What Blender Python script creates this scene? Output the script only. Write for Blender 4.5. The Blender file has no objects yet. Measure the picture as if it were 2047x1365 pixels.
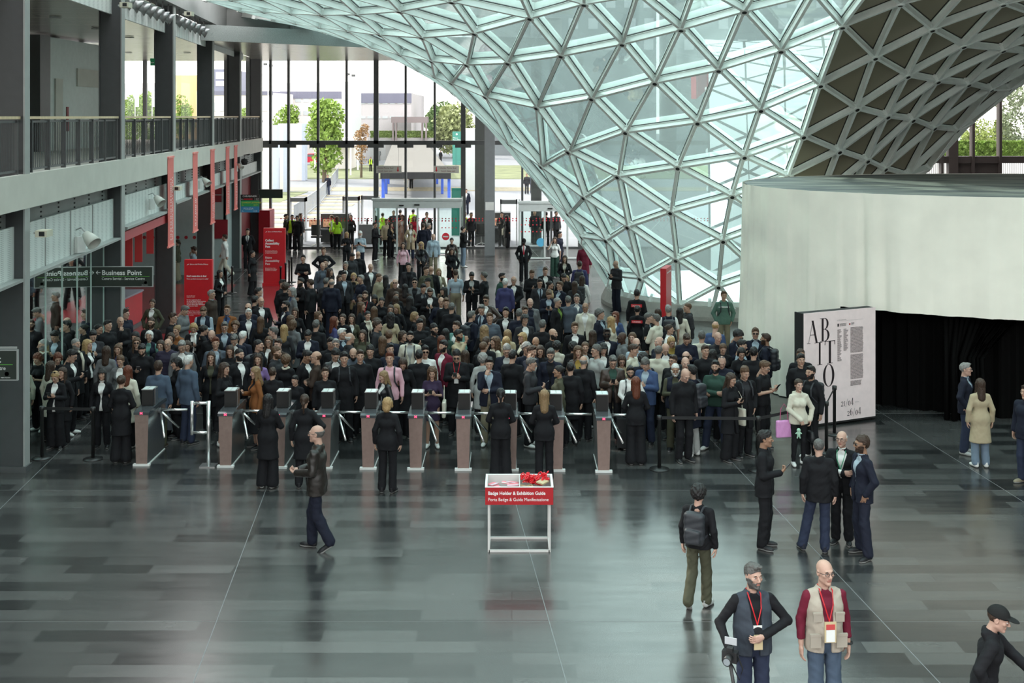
import bpy, math, random
import numpy as np
from mathutils import Vector, Matrix, Euler
random.seed(7)
SC = bpy.context.scene
COL = SC.collection
# ---------------------------------------------------------------- camera
F, CX, HY, H = 2350.0, 1023.5, 232.0, 6.3       # focal length in px, centre column, horizon row, eye height in m
cd = bpy.data.cameras.new('camera'); cam = bpy.data.objects.new('camera', cd); COL.objects.link(cam)
cd.sensor_width = 36; cd.lens = F*36/2047; cd.shift_y = -(1365/2-HY)/2047; cd.clip_end = 2000
cam.location = (0, 0, H); cam.rotation_euler = (math.pi/2, 0, 0); SC.camera = cam
def at(x, y, Y):                                  # point at depth Y seen at x, y
    return Vector(((x-CX)/F*Y, Y, H-(y-HY)/F*Y))
def fl(x, y, z=0.0):                              # point of height z seen at x, y
    Y = F*(H-z)/(y-HY); return Vector(((x-CX)/F*Y, Y, z))
# ---------------------------------------------------------------- world, sun, exposure
W = bpy.data.worlds.new('sky'); SC.world = W; W.use_nodes = True
nt = W.node_tree; nt.nodes.clear()
wo = nt.nodes.new('ShaderNodeOutputWorld'); bg = nt.nodes.new('ShaderNodeBackground')
tc = nt.nodes.new('ShaderNodeTexCoord'); sx = nt.nodes.new('ShaderNodeSeparateXYZ'); rp = nt.nodes.new('ShaderNodeValToRGB')
nt.links.new(tc.outputs['Generated'], sx.inputs[0]); nt.links.new(sx.outputs['Z'], rp.inputs[0])
rp.color_ramp.elements[0].position = 0.0; rp.color_ramp.elements[0].color = (1.0, .95, .90, 1)
rp.color_ramp.elements[1].position = 0.45; rp.color_ramp.elements[1].color = (.93, .96, .97, 1)
nt.links.new(rp.outputs[0], bg.inputs[0]); bg.inputs[1].default_value = 3.2
nt.links.new(bg.outputs[0], wo.inputs[0])
sd = bpy.data.lights.new('sun', 'SUN'); so = bpy.data.objects.new('sun', sd); COL.objects.link(so)
sd.energy = 4.0; sd.angle = math.radians(3); sd.color = (1, .93, .80)
so.rotation_euler = Vector((-.62, .50, .62)).to_track_quat('Z', 'Y').to_euler()
SC.view_settings.view_transform = 'Standard'; SC.view_settings.look = 'None'
SC.view_settings.exposure = 0.35; SC.view_settings.gamma = 1.0; SC.view_settings.use_curve_mapping = False
SC.cycles.max_bounces = 10; SC.cycles.transparent_max_bounces = 24; SC.cycles.glossy_bounces = 4; SC.cycles.diffuse_bounces = 4
SC.cycles.use_denoising = True; SC.cycles.sample_clamp_indirect = 6
# ---------------------------------------------------------------- materials
MT = {}
def nodes(name):
    m = bpy.data.materials.new(name); m.use_nodes = True; n = m.node_tree
    return m, n, n.nodes['Principled BSDF']
def mat(name, col, rough=.6, metal=0, var=0.0, scale=6.0, bump=0.0, emit=0, spec=.5):
    if name in MT: return MT[name]
    m, n, b = nodes(name)
    b.inputs['Base Color'].default_value = (*col, 1); b.inputs['Roughness'].default_value = rough
    b.inputs['Metallic'].default_value = metal; b.inputs['Specular IOR Level'].default_value = spec
    t = n.nodes.new('ShaderNodeTexCoord'); z = n.nodes.new('ShaderNodeTexNoise')
    z.inputs['Scale'].default_value = scale; z.inputs['Detail'].default_value = 3; n.links.new(t.outputs['Object'], z.inputs['Vector'])
    v = max(var, .04)
    r = n.nodes.new('ShaderNodeValToRGB'); e = r.color_ramp.elements
    e[0].position = .3; e[1].position = .7
    e[0].color = (*[c*(1-v) for c in col], 1); e[1].color = (*[min(1, c*(1+v)) for c in col], 1)
    n.links.new(z.outputs[0], r.inputs[0]); n.links.new(r.outputs[0], b.inputs['Base Color'])
    if bump:
        q = n.nodes.new('ShaderNodeBump'); q.inputs['Strength'].default_value = bump; q.inputs['Distance'].default_value = .02
        n.links.new(z.outputs[0], q.inputs['Height']); n.links.new(q.outputs[0], b.inputs['Normal'])
    if emit:
        n.links.new(r.outputs[0], b.inputs['Emission Color']); b.inputs['Emission Strength'].default_value = emit
    MT[name] = m; return m
def glass(name, tint, refl=.5, rough=.02, alpha=1.0):  # thin pane: tinted see-through plus fresnel mirror
    if name in MT: return MT[name]
    m = bpy.data.materials.new(name); m.use_nodes = True; n = m.node_tree; n.nodes.clear()
    o = n.nodes.new('ShaderNodeOutputMaterial'); t = n.nodes.new('ShaderNodeBsdfTransparent'); g = n.nodes.new('ShaderNodeBsdfGlossy')
    mx = n.nodes.new('ShaderNodeMixShader'); fr = n.nodes.new('ShaderNodeFresnel'); mu = n.nodes.new('ShaderNodeMath'); mu.operation = 'MULTIPLY_ADD'
    t.inputs[0].default_value = (*tint, 1); g.inputs['Roughness'].default_value = rough; g.inputs[0].default_value = (.9, 1, .97, 1)
    fr.inputs[0].default_value = 1.5; mu.inputs[1].default_value = refl; mu.inputs[2].default_value = .0
    n.links.new(fr.outputs[0], mu.inputs[0]); n.links.new(mu.outputs[0], mx.inputs[0]); n.links.new(t.outputs[0], mx.inputs[1]); n.links.new(g.outputs[0], mx.inputs[2])
    if alpha < 1:                                   # pale teal translucent share, added so the panes glow brighter
        d = n.nodes.new('ShaderNodeBsdfTranslucent'); d.inputs[0].default_value = (.62, .84, .83, 1); m2 = n.nodes.new('ShaderNodeMixShader'); m2.inputs[0].default_value = 1-alpha
        n.links.new(mx.outputs[0], m2.inputs[1]); n.links.new(d.outputs[0], m2.inputs[2]); n.links.new(m2.outputs[0], o.inputs[0])
    else: n.links.new(mx.outputs[0], o.inputs[0])
    MT[name] = m; return m
# ---------------------------------------------------------------- mesh building
class MB:
    def __init__(s): s.v = []; s.f = []; s.m = []
    def add(s, vs, fs, mi=0):
        o = len(s.v); s.v += [tuple(p) for p in vs]; s.f += [tuple(i+o for i in f) for f in fs]; s.m += [mi]*len(fs); return s
    def box(s, a, b, mi=0, M=None):                 # two corners
        (x0, y0, z0), (x1, y1, z1) = a, b
        x0, x1 = min(x0, x1), max(x0, x1); y0, y1 = min(y0, y1), max(y0, y1); z0, z1 = min(z0, z1), max(z0, z1)
        vs = [Vector(p) for p in ((x0,y0,z0),(x1,y0,z0),(x1,y1,z0),(x0,y1,z0),(x0,y0,z1),(x1,y0,z1),(x1,y1,z1),(x0,y1,z1))]
        if M is not None: vs = [M @ p for p in vs]
        return s.add(vs, [(0,3,2,1),(4,5,6,7),(0,1,5,4),(1,2,6,5),(2,3,7,6),(3,0,4,7)], mi)
    def beam(s, p, q, w, d, up=(0,0,1), mi=0, off=0.0):    # bar from p to q, w across, d along up, shifted off along up
        p, q, up = Vector(p), Vector(q), Vector(up); t = (q-p).normalized(); a = t.cross(up)
        if a.length < 1e-4: a = t.cross(Vector((1, 0, 0)))
        a.normalize(); u = a.cross(t).normalized(); vs = []
        for c in (p, q):
            for i, j in ((-1,-1),(1,-1),(1,1),(-1,1)): vs.append(c+a*(i*w/2)+u*(j*d/2+off))
        return s.add(vs, [(0,1,2,3),(7,6,5,4),(0,4,5,1),(1,5,6,2),(2,6,7,3),(3,7,4,0)], mi)
    def tube(s, pts, r, n=8, mi=0, cap=True):
        pts = [Vector(p) for p in pts]; rs = r if isinstance(r, (list, tuple)) else [r]*len(pts); vs = []; fs = []
        for k, c in enumerate(pts):
            t = (pts[min(k+1, len(pts)-1)]-pts[max(k-1, 0)]).normalized()
            a = t.cross(Vector((0, 0, 1)) if abs(t.z) < .9 else Vector((1, 0, 0))).normalized(); b = t.cross(a)
            vs += [c+(a*math.cos(2*math.pi*i/n)+b*math.sin(2*math.pi*i/n))*rs[k] for i in range(n)]
        for k in range(len(pts)-1):
            for i in range(n):
                j = (i+1) % n; fs.append((k*n+i, k*n+j, (k+1)*n+j, (k+1)*n+i))
        if cap: fs += [tuple(range(n))[::-1], tuple((len(pts)-1)*n+i for i in range(n))]
        return s.add(vs, fs, mi)
    def lathe(s, prof, c=(0,0,0), n=24, mi=0):       # prof: (r, z) list
        vs = []; fs = []; c = Vector(c)
        for r, z in prof: vs += [c+Vector((r*math.cos(2*math.pi*i/n), r*math.sin(2*math.pi*i/n), z)) for i in range(n)]
        for k in range(len(prof)-1):
            for i in range(n):
                j = (i+1) % n; fs.append((k*n+i, k*n+j, (k+1)*n+j, (k+1)*n+i))
        if prof[0][0] > 1e-4: fs.append(tuple(range(n))[::-1])
        if prof[-1][0] > 1e-4: fs.append(tuple((len(prof)-1)*n+i for i in range(n)))
        return s.add(vs, fs, mi)
    def build(s, name, mats, parent=None, smooth=False, M=None):
        me = bpy.data.meshes.new(name); me.from_pydata(s.v, [], s.f)
        for m in (mats if isinstance(mats, (list, tuple)) else [mats]): me.materials.append(m)
        me.polygons.foreach_set('material_index', s.m)
        if smooth: me.polygons.foreach_set('use_smooth', [True]*len(s.f))
        me.update(); o = bpy.data.objects.new(name, me); COL.objects.link(o)
        if parent: o.parent = parent
        if M is not None: o.matrix_local = M
        return o
def empty(name, loc=(0,0,0), rz=0, sc=1):
    o = bpy.data.objects.new(name, None); COL.objects.link(o); o.location = loc; o.rotation_euler = (0, 0, rz); o.scale = (sc,)*3
    o.empty_display_size = .1; return o
def tag(o, label, cat, group=None, kind=None):
    if label: o['label'] = label
    if cat: o['category'] = cat
    if group: o['group'] = group
    if kind: o['kind'] = kind
    return o
def struct(o): o['kind'] = 'structure'; return o
def copy_tree(o, parent=None):
    c = o.copy(); COL.objects.link(c); c.parent = parent
    for ch in o.children: copy_tree(ch, c)
    return c
def text(name, s, size, M, m, parent=None, align='LEFT', ext=.001, sx=1.0, bold=0, space=1.0):
    cu = bpy.data.curves.new(name, 'FONT'); cu.body = s; cu.resolution_u = 3; cu.size = size; cu.extrude = ext; cu.align_x = align; cu.offset = bold; cu.space_line = space
    cu.materials.append(m); o_ = bpy.data.objects.new('t', cu); COL.objects.link(o_); bpy.context.view_layer.update(); me = bpy.data.meshes.new_from_object(o_.evaluated_get(bpy.context.evaluated_depsgraph_get())); bpy.data.objects.remove(o_); o = bpy.data.objects.new(name, me); COL.objects.link(o); o.parent = parent
    o.matrix_local = M @ Matrix.Diagonal((sx, 1, 1, 1)); return o
def face(origin, right, up=(0,0,1)):                # matrix whose x runs along right and y along up
    r = Vector(right).normalized(); u = Vector(up).normalized(); n = r.cross(u)
    return Matrix(((r.x,u.x,n.x,origin[0]),(r.y,u.y,n.y,origin[1]),(r.z,u.z,n.z,origin[2]),(0,0,0,1)))
# ================================================================= materials of the place
steel_dark = mat('dark_grey_steel', (.085, .088, .09), .45, .2, .06)
steel_col = mat('grey_painted_steel', (.060, .063, .066), .5, .1, .05)
steel_edge = mat('light_steel_edge', (.32, .33, .32), .5, .1)
plaster = mat('warm_grey_cladding', (.56, .54, .49), .7, 0, .05, 2)
beamm = mat('grey_beam_paint', (.25, .26, .255), .6, 0, .05, 3)
wood = mat('light_wood_handrail', (.62, .48, .30), .5, 0, .1, 9)
black = mat('matte_black', (.012, .012, .013), .7)
white = mat('white_paint', (.72, .72, .70), .5)
teal_wall = mat('pale_teal_wall_panel', (.42, .49, .49), .35, 0, .04)
red = mat('exhibition_red', (.55, .012, .02), .45)
redfade = mat('faded_red_banner', (.72, .17, .15), .7)
whitep = mat('white_print', (.85, .80, .80), .6)
chrome = mat('brushed_steel', (.55, .55, .55), .28, .95, .06, 30)
brown_panel = mat('bronze_panel', (.16, .13, .09), .5, .3, .15, .4)
back_panel = mat('white_panel_outside', (.85, .87, .86), .6)
vela_steel = mat('pale_silver_painted_steel', (.86, .90, .87), .4, 0, .04)
rubber = mat('black_gasket', (.02, .02, .02), .6)
clear = glass('clear_pane', (.98, .98, .97), .55)
tealglass = glass('teal_pane', (.58, .80, .79), .75, .03, .92)
greyglass = glass('grey_green_pane', (.45, .56, .53), 1.6)
# polished slate floor in long courses with thin metal joints
def floor_material():
    m, n, b = nodes('polished_slate_courses'); N = n.nodes; L = n.links
    tcx = N.new('ShaderNodeTexCoord'); br = N.new('ShaderNodeTexBrick')
    br.offset = .37; br.squash = 1; br.inputs['Scale'].default_value = 1
    br.inputs['Brick Width'].default_value = 1.15; br.inputs['Row Height'].default_value = .30; br.inputs['Mortar Size'].default_value = .004
    br.inputs['Color1'].default_value = (.022, .023, .024, 1); br.inputs['Color2'].default_value = (.088, .088, .086, 1); br.inputs['Mortar'].default_value = (.022, .023, .024, 1)
    br.inputs['Bias'].default_value = -.1
    L.new(tcx.outputs['Object'], br.inputs['Vector'])
    ns = N.new('ShaderNodeTexNoise'); ns.inputs['Scale'].default_value = 2.2; ns.inputs['Detail'].default_value = 2
    mp = N.new('ShaderNodeMapping'); mp.inputs['Scale'].default_value = (.5, 3, 1); L.new(tcx.outputs['Object'], mp.inputs[0]); L.new(mp.outputs[0], ns.inputs['Vector'])
    mx = N.new('ShaderNodeMixRGB'); mx.blend_type = 'MULTIPLY'; mx.inputs[0].default_value = .5
    r = N.new('ShaderNodeValToRGB'); r.color_ramp.elements[0].color = (.55,.55,.55,1); r.color_ramp.elements[1].color = (1.2,1.2,1.2,1)
    L.new(ns.outputs[0], r.inputs[0]); L.new(br.outputs['Color'], mx.inputs[1]); L.new(r.outputs[0], mx.inputs[2]); L.new(mx.outputs[0], b.inputs['Base Color'])
    rr = N.new('ShaderNodeMapRange'); rr.inputs[3].default_value = .28; rr.inputs[4].default_value = .11; ad = N.new('ShaderNodeMath'); ad.operation = 'MULTIPLY_ADD'; ad.inputs[1].default_value = -3.6; L.new(br.outputs['Color'], ad.inputs[0]); L.new(ns.outputs[0], ad.inputs[2]); L.new(ad.outputs[0], rr.inputs[0]); b.inputs['Specular Tint'].default_value = (1, .90, .86, 1); L.new(rr.outputs[0], b.inputs['Roughness'])
    b.inputs['Specular IOR Level'].default_value = .5; b.inputs['IOR'].default_value = 2.25
    bp = N.new('ShaderNodeBump'); bp.inputs['Strength'].default_value = .04; bp.inputs['Distance'].default_value = .01; L.new(ns.outputs[0], bp.inputs['Height']); L.new(bp.outputs[0], b.inputs['Normal'])
    return m
# ================================================================= floor, shell
struct(MB().box((-40, -34, -.3), (34, 56.2, 0)).build('floor', floor_material()))
jt = mat('metal_joint', (.20, .205, .205), .4, .2)
s_ = MB()
for k in range(-6, 7):                              # joints running away from the camera, parallel to the left wall
    x0 = -.08+k*4.15-.09*(6-20.7); x1 = -.08+k*4.15-.09*(56-20.7)
    s_.beam((x0, 6, .0005), (x1, 56, .0005), .011, .002)
for yy in (10.5, 14.65, 19.8, 24.9, 30, 35, 40, 45, 50): s_.beam((-12, yy, .0005), (30, yy, .0005), .005, .002)
struct(s_.build('trim_1', jt))
def WP(Y, d=0.0, z=0.0):                            # point on the left wing's face at depth Y, d behind it
    return Vector((-8.62-.09*(Y-20.8)-d, Y, z))
NB = [14.0, 20.8, 27.9, 34.1, 41.0, 47.8, 54.7]
# dark shell that closes the hall out of view
dk = mat('dark_hall_cladding', (.10, .10, .10), .8)
struct(MB().box((30, -34, 0), (30.4, 60, 15)).build('wall_right', dk))
struct(MB().box((-40, -34.4, 0), (34, -34, 15)).build('wall_back', dk))
# --------------------------------- left wing: columns
for k, Y in enumerate(NB):
    a = WP(Y, 0, 0); m = MB(); top = 11.5 if Y < 30 else 10.4
    w = .55 if Y > 21 else .70
    m.box((a.x-w, a.y, 0), (a.x-w+.03, a.y+.22, top)); m.box((a.x-w+.03, a.y+.03, 0), (a.x-.03, a.y+.08, top))  # recessed web and back flange: their shade is put into the dark colour
    m.box((a.x-.03, a.y, 0), (a.x, a.y+.22, top), 1)  # flange facing the sky: the light on it is put into a paler colour
    m.box((a.x-w-.02, a.y-.03, 0), (a.x+.03, a.y+.25, .10), 2)
    struct(m.build('trim_2' if k == 0 else 'trim_2.%03d' % k, [steel_col, steel_edge, steel_dark]))
def wallbox(Y0, Y1, d0, d1, z0, z1, mb, mi=0):
    p = [WP(Y0, d0), WP(Y1, d0), WP(Y1, d1), WP(Y0, d1)]
    vs = [(*q.xy, z0) for q in p]+[(*q.xy, z1) for q in p]
    fs = [(0,1,2,3),(7,6,5,4),(0,4,5,1),(1,5,6,2),(2,6,7,3),(3,7,4,0)]
    if d1 < d0: fs = [f[::-1] for f in fs]
    mb.add(vs, fs, mi)
YE = 55.2
# balcony slab, fascia, ceilings
m = MB(); wallbox(8, YE, .10, 9, 4.72, 5.20, m); wallbox(8, YE, -.02, .10, 4.66, 5.27, m, 0); struct(m.build('wall_left', plaster))
m = MB(); wallbox(8, YE, .35, .45, 4.20, 4.72, m); wallbox(8, YE, .28, .50, 4.16, 4.20, m); struct(m.build('wall_left_beam', beamm))
m = MB()
for Y in np.arange(9, 55, 1.15):
    for q in range(5): wallbox(Y, Y+.05, .33, .35, 4.25+q*.09, 4.28+q*.09, m)
struct(m.build('trim_3', black))
# perforated skirt panels
def perf_material():
    m, n, b = nodes('perforated_white_metal'); N = n.nodes; L = n.links
    t = N.new('ShaderNodeTexCoord'); v = N.new('ShaderNodeTexVoronoi'); v.inputs['Scale'].default_value = 30; v.inputs['Randomness'].default_value = 0
    L.new(t.outputs['Object'], v.inputs['Vector']); r = N.new('ShaderNodeValToRGB')
    r.color_ramp.elements[0].position = .25; r.color_ramp.elements[0].color = (.25,.26,.26,1); r.color_ramp.elements[1].position = .34; r.color_ramp.elements[1].color = (.62,.64,.62,1)
    L.new(v.outputs['Distance'], r.inputs[0]); L.new(r.outputs[0], b.inputs['Base Color']); b.inputs['Roughness'].default_value = .6; return m
perf = perf_material()
m = MB()
wallbox(8, 27.9, .20, .24, 3.42, 4.34, m); wallbox(28.4, 34.1, .20, .24, 3.62, 4.34, m); wallbox(34.6, YE, .20, .24, 3.75, 4.2, m)
struct(m.build('wall_left_panel', perf))
m = MB(); wallbox(8, 27.9, .02, .26, 3.37, 3.42, m); wallbox(28.4, 34.1, -.02, .3, 3.56, 3.62, m); wallbox(34.6, YE, .0, .3, 3.70, 3.75, m)
for Y in (20.9, 22.6, 24.3, 26.0): wallbox(Y, Y+.03, .18, .20, 3.42, 4.34, m)
struct(m.build('trim_4', steel_edge))
m = MB(); wallbox(28.4, 34.1, .04, .10, 3.28, 3.50, m); struct(m.build('trim_5', mat('dull_red_band', (.42, .05, .06), .5)))
# upper level: perforated band, girders, slatted ceiling
m = MB(); wallbox(8, 50.5, .25, .30, 8.72, 9.40, m); struct(m.build('wall_left_upper', perf))
m = MB(); wallbox(30, 44.5, -.10, .45, 9.50, 10.35, m); wallbox(44.5, 46.5, -.10, .45, 9.65, 10.2, m); wallbox(8, 30, .3, .45, 9.4, 10.35, m); struct(m.build('ceiling_beam', beamm))
def slat_material():
    m, n, b = nodes('slatted_ceiling'); N = n.nodes; L = n.links
    t = N.new('ShaderNodeTexCoord'); br = N.new('ShaderNodeTexBrick'); br.inputs['Scale'].default_value = 1; br.offset = .5
    br.inputs['Brick Width'].default_value = 6; br.inputs['Row Height'].default_value = .5; br.inputs['Mortar Size'].default_value = .05; br.inputs['Mortar Smooth'].default_value = .2
    br.inputs['Color1'].default_value = (.46,.42,.37,1); br.inputs['Color2'].default_value = (.30,.28,.25,1); br.inputs['Mortar'].default_value = (.05,.05,.045,1)
    L.new(t.outputs['Object'], br.inputs['Vector']); L.new(br.outputs[0], b.inputs['Base Color']); b.inputs['Roughness'].default_value = .22; b.inputs['Metallic'].default_value = .45; return m
slat = slat_material()
m = MB(); m.add([(*WP(8, .25).xy, 8.75), (*WP(56.6, .25).xy, 8.95), (*WP(56.6, 16).xy, 8.95), (*WP(8, 16).xy, 8.75)], [(0,1,2,3)])
m.add([(*WP(40, .25).xy, 8.9), (-4.0, 46.3, 9.0), (2, 47.8, 9.0), (3, 56.6, 9.0), (*WP(56.6, .25).xy, 8.95)], [(0,1,2,3,4)])
m.add([(*WP(8, .2).xy, 11.2), (*WP(56.6, .2).xy, 11.2), (*WP(56.6, 16).xy, 11.2), (*WP(8, 16).xy, 11.2)], [(0,1,2,3)])
m.add([(*WP(40, .2).xy, 11.2), (-4.0, 46.3, 11.2), (2, 47.8, 11.2), (3, 56.6, 11.2), (*WP(56.6, .2).xy, 11.2)], [(0,1,2,3,4)])
struct(m.build('ceiling', slat))
m = MB()                                             # edge of the roof that runs across to the glass vault
perfd = mat('perforated_band_dark', (.24, .26, .25), .6, 0, .25, 60)
P = [WP(40, .25), Vector((-4.0, 46.3, 0)), Vector((2, 47.8, 0))]
for a, b in zip(P, P[1:]): m.beam((a.x, a.y, 9.15), (b.x, b.y, 9.2), .06, .55, (0,0,1), 0)
P = [WP(43.5, -.1), Vector((-4.0, 45.9, 0)), Vector((2, 47.4, 0))]
for a, b in zip(P, P[1:]):
    m.beam((a.x, a.y, 9.93), (b.x, b.y, 9.83), .04, .78, (0,0,1), 1); m.beam((a.x, a.y-.1, 10.33), (b.x, b.y-.1, 10.24), .28, .05, (0,0,1), 1); m.beam((a.x, a.y-.1, 9.53), (b.x, b.y-.1, 9.43), .28, .05, (0,0,1), 1)
    for t in (.35, .8, .87):
        c = a.lerp(b, t); m.box((c.x-.06, c.y-.22, 9.45), (c.x+.06, c.y, 10.25), 1)
struct(m.build('ceiling_girder', [perfd, beamm]))
# round downlights of the balcony ceiling
ceil_l = mat('warm_downlight', (1, .85, .6), .5, emit=4); k = 0
pl = None
for Y in (19, 22.5, 26, 30, 34, 38, 43, 48):
    for d in (2.2, 4.6, 7.0):
        q = WP(Y, d, 8.73+.2*(Y-8)/48.6)
        if pl is None:
            pl = empty('downlight', q); MB().lathe([(.12, 0), (.15, 0), (.15, -.02), (.11, -.02)], n=16).build('rim', steel_edge, pl); MB().lathe([(.0, -.008), (.115, -.008)], n=16).build('lens', ceil_l, pl); o = pl
        else: o = copy_tree(pl); o.location = q
        tag(o, 'small round downlight set in the slatted upper ceiling behind the balcony', 'ceiling light', 'downlights in the balcony ceiling')
# balcony railing: one run between each pair of columns
def railing(Y0, Y1, label):
    r = empty('balcony_railing', WP(Y0, .12, 5.27)); o = Vector(r.location)
    L = WP(Y1, .12, 5.27)-o; m = MB(); m.beam((0,0,1.0), L+Vector((0,0,1.0)), .09, .05); m.build('handrail', wood, r)
    m = MB(); m.beam((0,0,.93), L+Vector((0,0,.93)), .03, .04); m.beam((0,0,.06), L+Vector((0,0,.06)), .03, .04); m.build('rail', steel_dark, r)
    n = int((Y1-Y0)/1.03)
    for i in range(n+1):
        c = L*((i+.15)/(n+.3)); MB().box((-.05, -.012, 0), (.05, .012, .96), M=Matrix.Translation(c)).build('post', steel_dark, r)
    m = MB(); nn = int((Y1-Y0)/.115)
    for i in range(nn): m.tube([L*(i/nn)+Vector((0,0,.06)), L*(i/nn)+Vector((0,0,.93))], .010, 5)
    p = m.build('baluster', steel_col, r); p['kind'] = 'stuff'
    tag(r, label, 'railing', 'balcony railing runs')
for (a, b, l) in ((14.5, 20.8, 'dark balcony railing with wooden handrail, cut off by the left edge of the photo'), (21.3, 27.9, 'dark balcony railing run between the first and second grey columns from the left'), (28.4, 34.1, 'dark balcony railing run between the second and third grey columns from the left'),
                  (34.6, 41.0, 'dark balcony railing run between the third and fourth grey columns'), (41.5, 47.8, 'dark balcony railing run between the fourth and fifth grey columns'), (48.3, 54.7, 'farthest dark balcony railing run, ending at the window wall')): railing(a, b, l)
# upper level back: service core, rear windows
m = MB(); m.box((-16.5, 36.8, 5.2), (-14.6, 42.2, 8.8), 0); m.box((-14.62, 37.5, 5.2), (-14.55, 38.1, 7.5), 1); m.box((-14.8, 36.0, 5.2), (-14.45, 36.8, 8.8), 2); m.box((-14.6, 39.4, 7.3), (-14.55, 42.0, 7.9), 1); m.box((-14.6, 38.5, 5.8), (-14.57, 38.65, 6.6), 3)
for q in range(9): m.box((-14.7, 18+2*q, 5.2), (-14.55, 18.15+2*q, 8.8), 2)
m.box((-15.6, 18, 5.2), (-15.5, 36, 8.8), 1)
struct(m.build('wall_left_core', [mat('white_core_wall', (.55, .60, .58), .5), plaster, steel_dark, mat('deep_red_board', (.25, .01, .02), .5)]))
m = MB()
for Y in np.arange(38, 56, 3.3): m.box((-20.1, Y, 4.7), (-19.9, Y+.2, 8.9))
m.box((-20.1, 36, 6.1), (-19.95, 56, 6.2)); struct(m.build('window_3', steel_dark))
# --------------------------------- ground floor behind the left wing
m = MB(); wallbox(8, 27.9, .42, .44, 0.02, 3.4, m); struct(m.build('window_4', greyglass))
m = MB()
for Y in np.arange(14.4, 27.9, 1.12): wallbox(Y, Y+.02, .405, .42, 0, 3.4, m)
struct(m.build('trim_6', mat('pale_glass_edge', (.45, .55, .52), .3)))
m = MB(); wallbox(8, 27.6, 4.0, 4.1, 0, 3.4, m); wallbox(27.6, 27.75, .5, 6, 0, 3.5, m)
for Y in np.arange(15, 27, 1.9): wallbox(Y, Y+.5, 2.8, 3.2, 0, 3.0, m)
struct(m.build('wall_office', mat('office_grey_green', (.17, .20, .20), .7, 0, .3, 1.5)))
rf = mat('red_vinyl_floor', (.30, .03, .035), .25, 0, .1, 4)
m = MB(); m.add([(*WP(27.9, -.4).xy, .003), (*WP(44, -.4).xy, .003), (*WP(44, 4).xy, .003), (*WP(27.9, 4).xy, .003)], [(0,1,2,3)]); struct(m.build('floor_red', rf))
m = MB(); a, b = fl(640, 640), fl(528, 640); c, d = fl(585, 569), fl(637, 569)
m.add([(b.x, b.y, .003), (a.x, a.y, .003), (d.x+.1, d.y, .003), (c.x-1.1, c.y, .003)], [(0,1,2,3)]); struct(m.build('floor_red_strip', rf))
m = MB(); wallbox(28.4, 46, 6.0, 6.1, 0, 3.6, m); wallbox(46.6, 46.7, .4, 6, 0, 4.2, m, 1); wallbox(48, 55.3, .5, .6, 0, 4.2, m, 2)
wallbox(46.6, 48, .35, .5, 0, 4.2, m, 1)
struct(m.build('wall_ticket', [mat('ticket_wall_grey', (.16, .17, .17), .6), teal_wall, mat('dark_red_wall', (.16, .02, .025), .6)]))
# red ticket counter with screens
ct = empty('ticket_counter', WP(28.6, 2.0)); o0 = Vector(ct.location)
def loc(Y, d, z): return WP(Y, d, z)-o0
m = MB(); m.beam(loc(28.6, 2.0, .5), loc(35.6, 1.3, .5), .12, 1.0); m.build('front_panel', mat('counter_red', (.50, .02, .03), .4), ct)
m = MB(); m.beam(loc(28.6, 2.3, 1.03), loc(35.6, 1.6, 1.03), .8, .05); m.build('countertop', mat('counter_grey', (.30, .28, .34), .3), ct)
m = MB(); m.beam(loc(28.6, 1.93, .06), loc(35.6, 1.23, .06), .06, .12); m.build('plinth', steel_dark, ct)
tag(ct, 'long red ticket counter with grey top beneath the perforated panels', 'counter')
scr = mat('lilac_lit_screen', (.72, .58, .72), .4, emit=.5)
for k, (x, y) in enumerate(((266, 512), (287, 492), (307, 475), (243, 535))):
    Y = (31.0, 32.3, 33.5, 29.4)[k]; p = WP(Y, 2.4-.1*(Y-28.6), 1.055)
    e = empty('monitor', p); MB().box((-.30, -.02, .14), (.30, .02, .52)).build('bezel', black, e); MB().box((-.28, -.028, .16), (.28, -.021, .50)).build('screen', scr, e)
    MB().box((-.04, 0, .0), (.04, .06, .2)).box((-.12, -.08, 0), (.12, .08, .012)).build('stand', black, e)
    tag(e, ('ticket counter monitor, second from the near end', 'ticket counter monitor, third from the near end', 'ticket counter monitor farthest along the red counter', 'ticket counter monitor nearest the glass partition, half hidden')[k], 'monitor', 'monitors on the ticket counter')
rs = mat('desk_sign_red', (.60, .05, .05), .5)
for k, (x, y) in enumerate(((277, 490), (300, 475), (257, 500))):
    p = at(x, y, (31.6, 33.0, 29.9)[k]); z = p.z
    e = empty('hanging_sign', (p.x, p.y, z-.45)); MB().box((-.10, -.012, 0), (.10, .012, .85)).build('board', rs, e); MB().box((-.004, -.004, .85), (.004, .004, 3.5-z+.45)).build('cord', steel_dark, e)
    tag(e, ('narrow red hanging sign over the middle of the ticket counter', 'narrow dark red hanging sign over the far ticket counter', 'narrow red hanging sign nearest the glass partition')[k], 'sign', 'hanging signs over the ticket counter')
# red dots on the ticket hall glass
dm = mat('red_dot_film', (.45, .02, .03), .5); m = MB()
for k in range(15):
    c = WP(46.55, 1.3+k*.33, 1.5); m.add([(c.x+.07*math.cos(t*math.pi/5), c.y-.03, c.z+.07*math.sin(t*math.pi/5)) for t in range(10)], [tuple(range(10))])
struct(m.build('trim_7', dm))
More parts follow.
